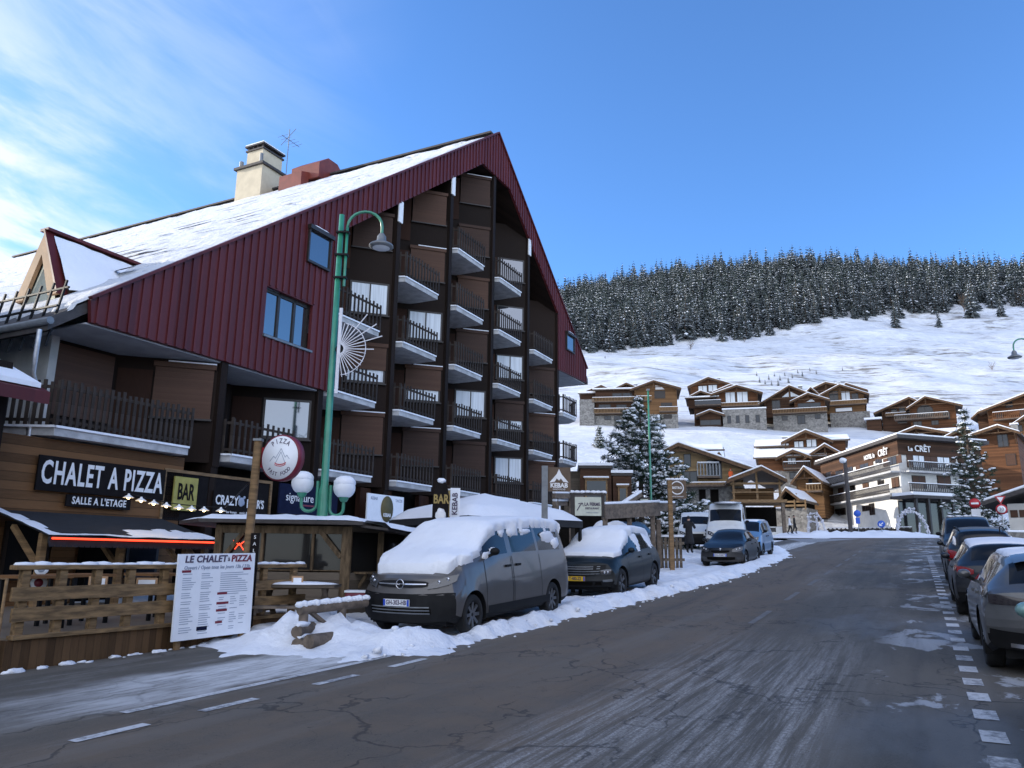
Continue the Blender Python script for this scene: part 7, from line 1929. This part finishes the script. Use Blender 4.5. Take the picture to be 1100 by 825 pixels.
b = MB(); b.prism([(-.30,-.03,z+.2),(.30,-.03,z+.2),(0,-.03,z-.32)],(0,.02,0)); b.build('triangle', M['red_paint'], o); b = MB(); b.prism([(-.18,-.045,z+.13),(.18,-.045,z+.13),(0,-.045,z-.18)],(0,.01,0)); b.build('triangle_face', M['board_white'], o)
z2 = at(1078,547,48).z-g_; disc(o,z2,.32,M['red_paint']); disc(o,z2,.23,M['board_white'],-.045,name='disc_face'); text('lettering','30',M['print_dark'],o,(0,-.062,z2),.26)
o, g_ = post_at(921.5, 76, 'blue_sign', 'tall blue road sign beside the dark lamp post', 'road sign')
z = at(921.5,551.5,76).z-g_; b = MB(); b.tube([(0,.02,0),(0,.02,z+.3)],.035,8); b.build('post', M['galv'], o); disc(o,z,.33,M['blue_sign']); b = MB(); b.box(-.2,.2,-.03,-.01,z-1.0,z-.4); b.build('plate', M['blue_sign'], o)
o, g_ = post_at(946.5, 71, 'blue_arrow_sign', 'small blue round arrow sign standing in the roundabout snow', 'road sign')
z = at(946.5,563,71).z-g_; b = MB(); b.tube([(0,.02,0),(0,.02,z+.2)],.03,8); b.build('post', M['galv'], o); disc(o,z,.33,M['blue_sign']); b = MB(); b.bar((.14,-.055,z+.12),(-.12,-.055,z-.1),.07,.01,up=(0,1,0)); b.bar((-.16,-.055,z-.14),(.06,-.055,z-.14),.06,.01,up=(0,1,0)); b.bar((-.16,-.055,z-.14),(-.16,-.055,z+.06),.06,.01,up=(0,1,0)); b.build('arrow', M['board_white'], o)
o, g_ = post_at(913, 75, 'lamp_post', 'dark post with a pale lamp head before the hotel', 'street lamp')
z = at(911,494,75).z-g_; b = MB(); b.lathe([(.2,0),(.19,z*.5),(.17,z),(0,z)],10); b.build('post', M['roof_dark'], o); b = MB(); b.blob((-.18,-.1,z+.1),(.35,.3,.28),0,12,7,1,.1); b.build('lamp_head', M['globe'], o)
def wires(name, label, px, t, arcs, seed):
    o, g_ = post_at(px, t, name, label, 'light decoration'); o.location.z = g_-.1; rr = random.Random(seed); b = MB()
    for pth in arcs:
        for k in range(5):
            jit = [Vector((rr.uniform(-.12,.12),rr.uniform(-.2,.2),rr.uniform(-.05,.05))) for _ in pth]
            b.tube([Vector(p)+j for p,j in zip(pth,jit)],.03,5)
        for p in pth:
            for k in range(5): b.blob(Vector(p)+Vector((rr.uniform(-.18,.18),rr.uniform(-.2,.2),rr.uniform(-.15,.1))),rr.uniform(.05,.11),0,5,4,k)
    b.build('frosted_wires', M['led_wire'], o); return o
arc1 = [(-1.35*math.cos(a)+.0,.2,3.0*math.sin(a)) for a in np.linspace(0.1,math.pi*.55,9)]
arc2 = [(1.4*math.cos(a),0,2.8*math.sin(a)) for a in np.linspace(0.1,math.pi*.62,10)]
wires('light_arch', 'white frosted arch of light wires in front of the hotel', 979, 73, [arc1,arc2,[(-1.3,.1,.2),(-1.2,.1,1.4),(-1.0,.1,2.2)],[(.5,.3,.2),(.6,.2,1.5)]], 3)
wires('light_column', 'white frosted light figure left of the hotel terrace', 876, 76, [[(-.7,0,.1),(-.75,0,1.2),(-.6,0,2.4)],[(-.3,.1,2.6),(.2,.1,2.7),(.6,.1,1.9),(.85,.1,.8),(.9,.1,.1)],[(.0,0,.6),(.2,0,1.5),(.1,0,2.3)],[(-.5,0,1.9),(.3,0,1.7)]], 5)
# copies of the green street lamp further up
l2 = copy_tree(lamp); q = at(1104,560,32); l2.location = (q.x+1.35,q.y,zroad(uv(q)[0])+.5); l2.rotation_euler = (0,0,math.pi)
for ch in list(l2.children):
    if ch.name.startswith('globe'): 
        for g2 in list(ch.children): bpy.data.objects.remove(g2)
        bpy.data.objects.remove(ch)
l2['label'] = 'green street lamp whose hooked head enters at the right edge'
q = at(700,560,47); g_ = zroad(uv(q)[0]); z = at(699.5,413,47).z-g_
o = thing('green_mast', 'slim green mast standing before the big spruce', 'mast', (q.x,q.y,g_), 0); b = MB(); b.lathe([(.075,0),(.065,z*.6),(.05,z),(0,z)],10); b.build('pole', M['green_metal'], o); b = MB(); b.box(-.09,.09,-.09,.09,z,z+.12); b.build('cap', M['grey_metal'], o)
# ------------------------------------------------------------------ trees
def spruce_mesh(seed, h=1.0, tiers=15, wid=.20, nb=11, snow=.5):
    """unit spruce: drooping branch blades in tiers, with snow blades lying on top; crown material 0, snow 1"""
    rr = random.Random(seed); cr = MB()
    for i in range(tiers):
        q = i/(tiers-1); z = .06 + .90*q; R_ = wid*(1-q)**.85*(1+rr.uniform(-.15,.15))+.012; n = max(5,int(nb*(1-.45*q)))
        for k in range(n):
            a = 2*math.pi*(k+rr.random()*.8)/n; L_ = R_*rr.uniform(.6,1.25); dr = rr.uniform(.18,.5)*L_; w = L_*rr.uniform(.3,.5)
            c, s_ = math.cos(a), math.sin(a); z0 = z+rr.uniform(-.015,.02)
            p0 = Vector((0,0,z0+.02)); p1 = Vector((c*L_*.55-s_*w*.5, s_*L_*.55+c*w*.5, z0-dr*.35)); p2 = Vector((c*L_,s_*L_,z0-dr)); p3 = Vector((c*L_*.55+s_*w*.5, s_*L_*.55-c*w*.5, z0-dr*.35))
            pm_ = Vector((c*L_*.55,s_*L_*.55,z0-dr*.2+.012))
            cr._add([p0,p1,p2,p3,pm_],[(0,1,4),(1,2,4),(2,3,4),(3,0,4)],0)
            cr._add([p0,p1+Vector((0,0,-.03*(1-q)-.008)),p2+Vector((0,0,-.012)),p3+Vector((0,0,-.03*(1-q)-.008))],[(0,1,2,3)],0)
            if rr.random() < snow:
                e = Vector((0,0,.006)); m1 = rr.uniform(.45,.9)
                cr._add([pm_.lerp(p0,.55)+e,pm_.lerp(p1,m1)+e,pm_.lerp(p2,m1)+e,pm_.lerp(p3,m1)+e,pm_+e*1.6],[(0,1,4),(1,2,4),(2,3,4),(3,0,4)],1)
    return cr
FAR = []
for k in range(6):
    b = spruce_mesh(10+k, 1, 13 if k<3 else 11, .16+.03*(k%3), 9, .22+.12*(k%2)); FAR.append((b, b.mesh('spruce_crown',[M['needle_far'],M['snow']])))
tk = MB(); tk.tube([(0,0,-.05),(0,0,.5),(0,0,.97)],[.016,.010,.002],6); TRUNK = tk.mesh('spruce_trunk',[M['bark']])
def yfront(x): return float(np.interp(x,[-60,27,100,163,180,230,267,350,480],[385,399,425,447,466,478,492,505,520]))
rng = random.Random(77); spots = []
for gy in np.arange(362,650,5.6):
    for gx in np.arange(-45,520,5.4):
        x = gx+rng.uniform(-3,3); y = gy+rng.uniform(-3,3); 
        yf = yfront(x)+14*noise.noise((x/28,0,3))
        if y < yf: continue
        if rng.random() < .06 + .5*sstep(noise.noise((x/22,y/22,11)),.25,.5): continue
        # open meadow at the right end of the wood
        if x > 255 and y < 560 and rng.random() < .45*sstep(x,255,330)*sstep(y,560,500): continue
        spots.append((y-yf+.0*x,x,y))
# the tree line above the ridge, and a few in front of the wood
for (x,y) in ((272,470),(240,462),(300,480),(318,478),(352,470),(365,486),(206,470),(190,462)): spots.append((-5,x,y))
def size(x,y): return (rng.uniform(12,22) if rng.random() < .8 else rng.uniform(20,28))*(1.0 if y < 590 else .95)
spots.sort(key=lambda s: s[1]*0+s[0]); near = spots[:292]; rest = spots[292:]
LABELF = ['snow dusted spruce at the lower edge of the hillside wood']
for i,(d,x,y) in enumerate(near):
    h = size(x,y); b_, me_ = FAR[rng.randrange(6)]; z = H(x,y)-.3
    r = thing('spruce_tree', LABELF[0], 'tree', (x,y,z), rng.uniform(0,6.28), 'spruces along the edge of the hillside wood'); w = rng.uniform(.85,1.25)
    r.scale = (h*w,h*w,h)
    for nm, me2 in (('crown',me_),('trunk',TRUNK)):
        o = bpy.data.objects.new(nm, me2); COL.objects.link(o); o.parent = r
V_, F_, Mi = [], [], []; base = 0
arrs = []
for (b_, me_) in FAR: arrs.append((np.array(b_.v), b_.f, b_.m))
for (d,x,y) in rest:
    h = size(x,y); v, f, m = arrs[rng.randrange(6)]; w = rng.uniform(.85,1.25); a = rng.uniform(0,6.28); c, s_ = math.cos(a), math.sin(a); z = H(x,y)-.3
    P_ = np.empty_like(v); P_[:,0] = (v[:,0]*c-v[:,1]*s_)*h*w+x; P_[:,1] = (v[:,0]*s_+v[:,1]*c)*h*w+y; P_[:,2] = v[:,2]*h+z
    V_.append(P_); F_.extend([tuple(base+i for i in q) for q in f]); Mi.extend(m); base += len(v)
me = bpy.data.meshes.new('wood'); me.from_pydata(np.concatenate(V_).tolist(), [], F_); me.materials.append(M['needle_far']); me.materials.append(M['snow']); me.polygons.foreach_set('material_index', Mi); me.update()
o = bpy.data.objects.new('spruce_wood', me); COL.objects.link(o); tag(o, 'dense snow dusted spruce wood covering the upper hillside', 'wood', kind='stuff')
# saplings on the white slope above the chalets
def ground_hit(px, py, t0=100, t1=700):
    t = t0
    while t < t1:
        p = at(px,py,t)
        if H(p.x,p.y) >= p.z: return p
        t += 1.0
    return None
for (px,py,h) in ((826,408,2.4),(832,405,2.2),(838,409,2.6),(843,404,2.0),(847,411,2.6),(851,406,2.2),(857,401,2.0),(862,404,2.4),(816,411,2.6),(822,413,2.2),(813,404,2.0),(836,414,2.6),(829,414,2.2),(870,399,2.0),(877,402,2.2),(650,385,1.6),(905,398,1.8),(844,451,1.3),(850,457,1.4),(882,455,1.2),(896,446,1.3)):
    p = ground_hit(px,py)
    if p is None: continue
    r = thing('spruce_sapling', 'tiny dark spruce sapling on the white slope above the chalets', 'sapling', p-Vector((0,0,.1)), rng.uniform(0,6), 'saplings on the white slope'); r.scale = (h*1.5,h*1.5,h)
    for nm, me2 in (('crown',FAR[3][1]),('trunk',TRUNK)):
        o = bpy.data.objects.new(nm, me2); COL.objects.link(o); o.parent = r
# bare shrubs and leafless trees
def bare(name, label, px, py, h, seed, n=26, spread=.5, cat='bare tree'):
    p = ground_hit(px,py)
    if p is None: return
    rr = random.Random(seed); b = MB(); b.tube([(0,0,-.3),(0,0,h*.4),(0,0,h*.8)],[h*.02,h*.014,h*.004],5)
    for i in range(n):
        a = rr.uniform(0,6.28); z = h*rr.uniform(.05,.6); L_ = h*spread*rr.uniform(.4,1); q = Vector((math.cos(a)*L_*.55,math.sin(a)*L_*.55,z+L_*.7)); b.tube([(0,0,z),q*.55+Vector((0,0,z*.4)),q],[h*.009,h*.006,h*.002],4)
        for k in range(4): e = q+Vector((rr.uniform(-1,1),rr.uniform(-1,1),rr.uniform(.2,1)))*h*.12; b.tube([q.lerp(Vector((0,0,z)),.3*k/3),e],[h*.005,h*.0015],3)
    r = thing(name, label, cat, p, 0); b.build('branches', M['twig'], r)
bare('bare_tree','leafless pale tree before the dark wood at right',1036,335,14,1,40,.5); bare('bare_tree','leafless brown tree at the right edge of the meadow',1098,330,13,2,40,.6); bare('bare_tree','thin leafless birch at the lower left of the wood',690,362,13,3,26,.3)
bare('bare_shrub','bare shrub on the snow below the wood at left',742,376,4.5,4,40,.9,'shrub'); bare('bare_shrub','low dry shrub on the open snow below the wood',800,368,2.4,5,30,1.1,'shrub'); bare('bare_shrub','dry bush low on the slope beside the chalets',697,455,2,6,30,1.0,'shrub'); bare('bare_shrub','dry bush on the upper right meadow',1066,398,3,7,30,1.2,'shrub')
# large snowy conifers near the street
def conifer(name, label, loc, h, w, seed, layers=17, droop=.15, clump=1.0, snow=.75, tufts=True):
    rr = random.Random(seed); r = thing(name, label, 'tree', loc, 0)
    b = MB(); b.tube([(0,0,-.4),(0,0,h*.3),(.1,0,h*.7),(.05,0,h*.97)],[h*.022,h*.018,h*.009,h*.002],8); tr_ = b.build('trunk', M['bark'], r)
    cr = MB(); sn = MB(); lb = MB()
    for i in range(layers):
        q = i/(layers-1); z = h*(.10+.86*q); R_ = w*(1-q)**.75+.18*w*(1-q)*rr.uniform(-1,1)+.12
        n = max(4,int(10*(1-.5*q)))
        for k in range(n):
            a = 6.283*(k+rr.random())/n; L_ = max(.25,R_*rr.uniform(.55,1.15)); c, s_ = math.cos(a), math.sin(a)
            tip = Vector((c*L_,s_*L_,z-droop*L_+rr.uniform(0,.25)*L_)); mid = Vector((c*L_*.5,s_*L_*.5,z-droop*L_*.8)); org = Vector((0,0,z))
            lb.tube([org,mid,tip],[.045*L_/w+.012,.03*L_/w+.01,.008],4)
            m_ = max(3,int(L_*5*clump))
            for j in range(m_):
                f = .25+.75*(j+rr.random()*.6)/m_; p = org.lerp(mid,f*2) if f < .5 else mid.lerp(tip,f*2-1)
                p = p+Vector((rr.uniform(-.16,.16),rr.uniform(-.16,.16),rr.uniform(-.12,.10)))*min(1.3,L_)
                S_ = rr.uniform(.18,.34)*(1.2 if f>.8 else 1)
                for e in range(13):
                    d = Vector((rr.gauss(c*.5,.7),rr.gauss(s_*.5,.7),rr.gauss(.25 if tufts else -.1,.55))).normalized(); sd = d.orthogonal().normalized()*S_*.17; sd.rotate(Matrix.Rotation(rr.uniform(0,6.28),3,d))
                    cr._add([p-sd*.6,p+sd*.6,p+d*S_*1.25+sd*.25,p+d*S_*1.3-sd*.2],[(0,1,2,3)],0)
                if rr.random() < snow*(.7 if f<.5 else 1): sn.blob(p+Vector((0,0,S_*.28)),(S_*rr.uniform(.45,.9),S_*rr.uniform(.45,.9),S_*rr.uniform(.2,.4)),0,6,4,rr.randrange(999),.3)
    tag(cr.build('crown', M['needle'], r),kind='stuff'); tag(sn.build('snow_cover', M['snow'], r),kind='stuff'); lb.build('branches', M['bark'], tr_)
    return r
q = at(690,590,56); g_ = zroad(uv(q)[0])-.1; hh_ = at(690,416,56).z-g_
conifer('spruce_tree','big bushy conifer heavy with snow clumps behind the timber restaurant',(q.x,q.y,g_),hh_,5.6,3,22,.08,1.9,.72)
q = at(1052,590,78); g_ = H(q.x,q.y)-.2; hh_ = at(1048,429,78).z-g_
conifer('spruce_tree','tall slim spruce with snowy lower boughs right of the hotel',(q.x,q.y,g_),hh_,3.3,8,20,.30,.8,.5,False)
q = at(643,500,100); p = ground_hit(644,481,80,200); 
conifer('spruce_tree','small young spruce on the snow left of the big conifer',p-Vector((0,0,.2)),4.2,1.2,12,9,.2,.9,.4,False)
q = at(718,590,45); g_ = zroad(uv(q)[0]); conifer('conifer_bush','low snowy conifer bush behind the round logo sign',(q.x-.3,q.y,g_),2.6,1.7,15,8,.1,1.0,.75)
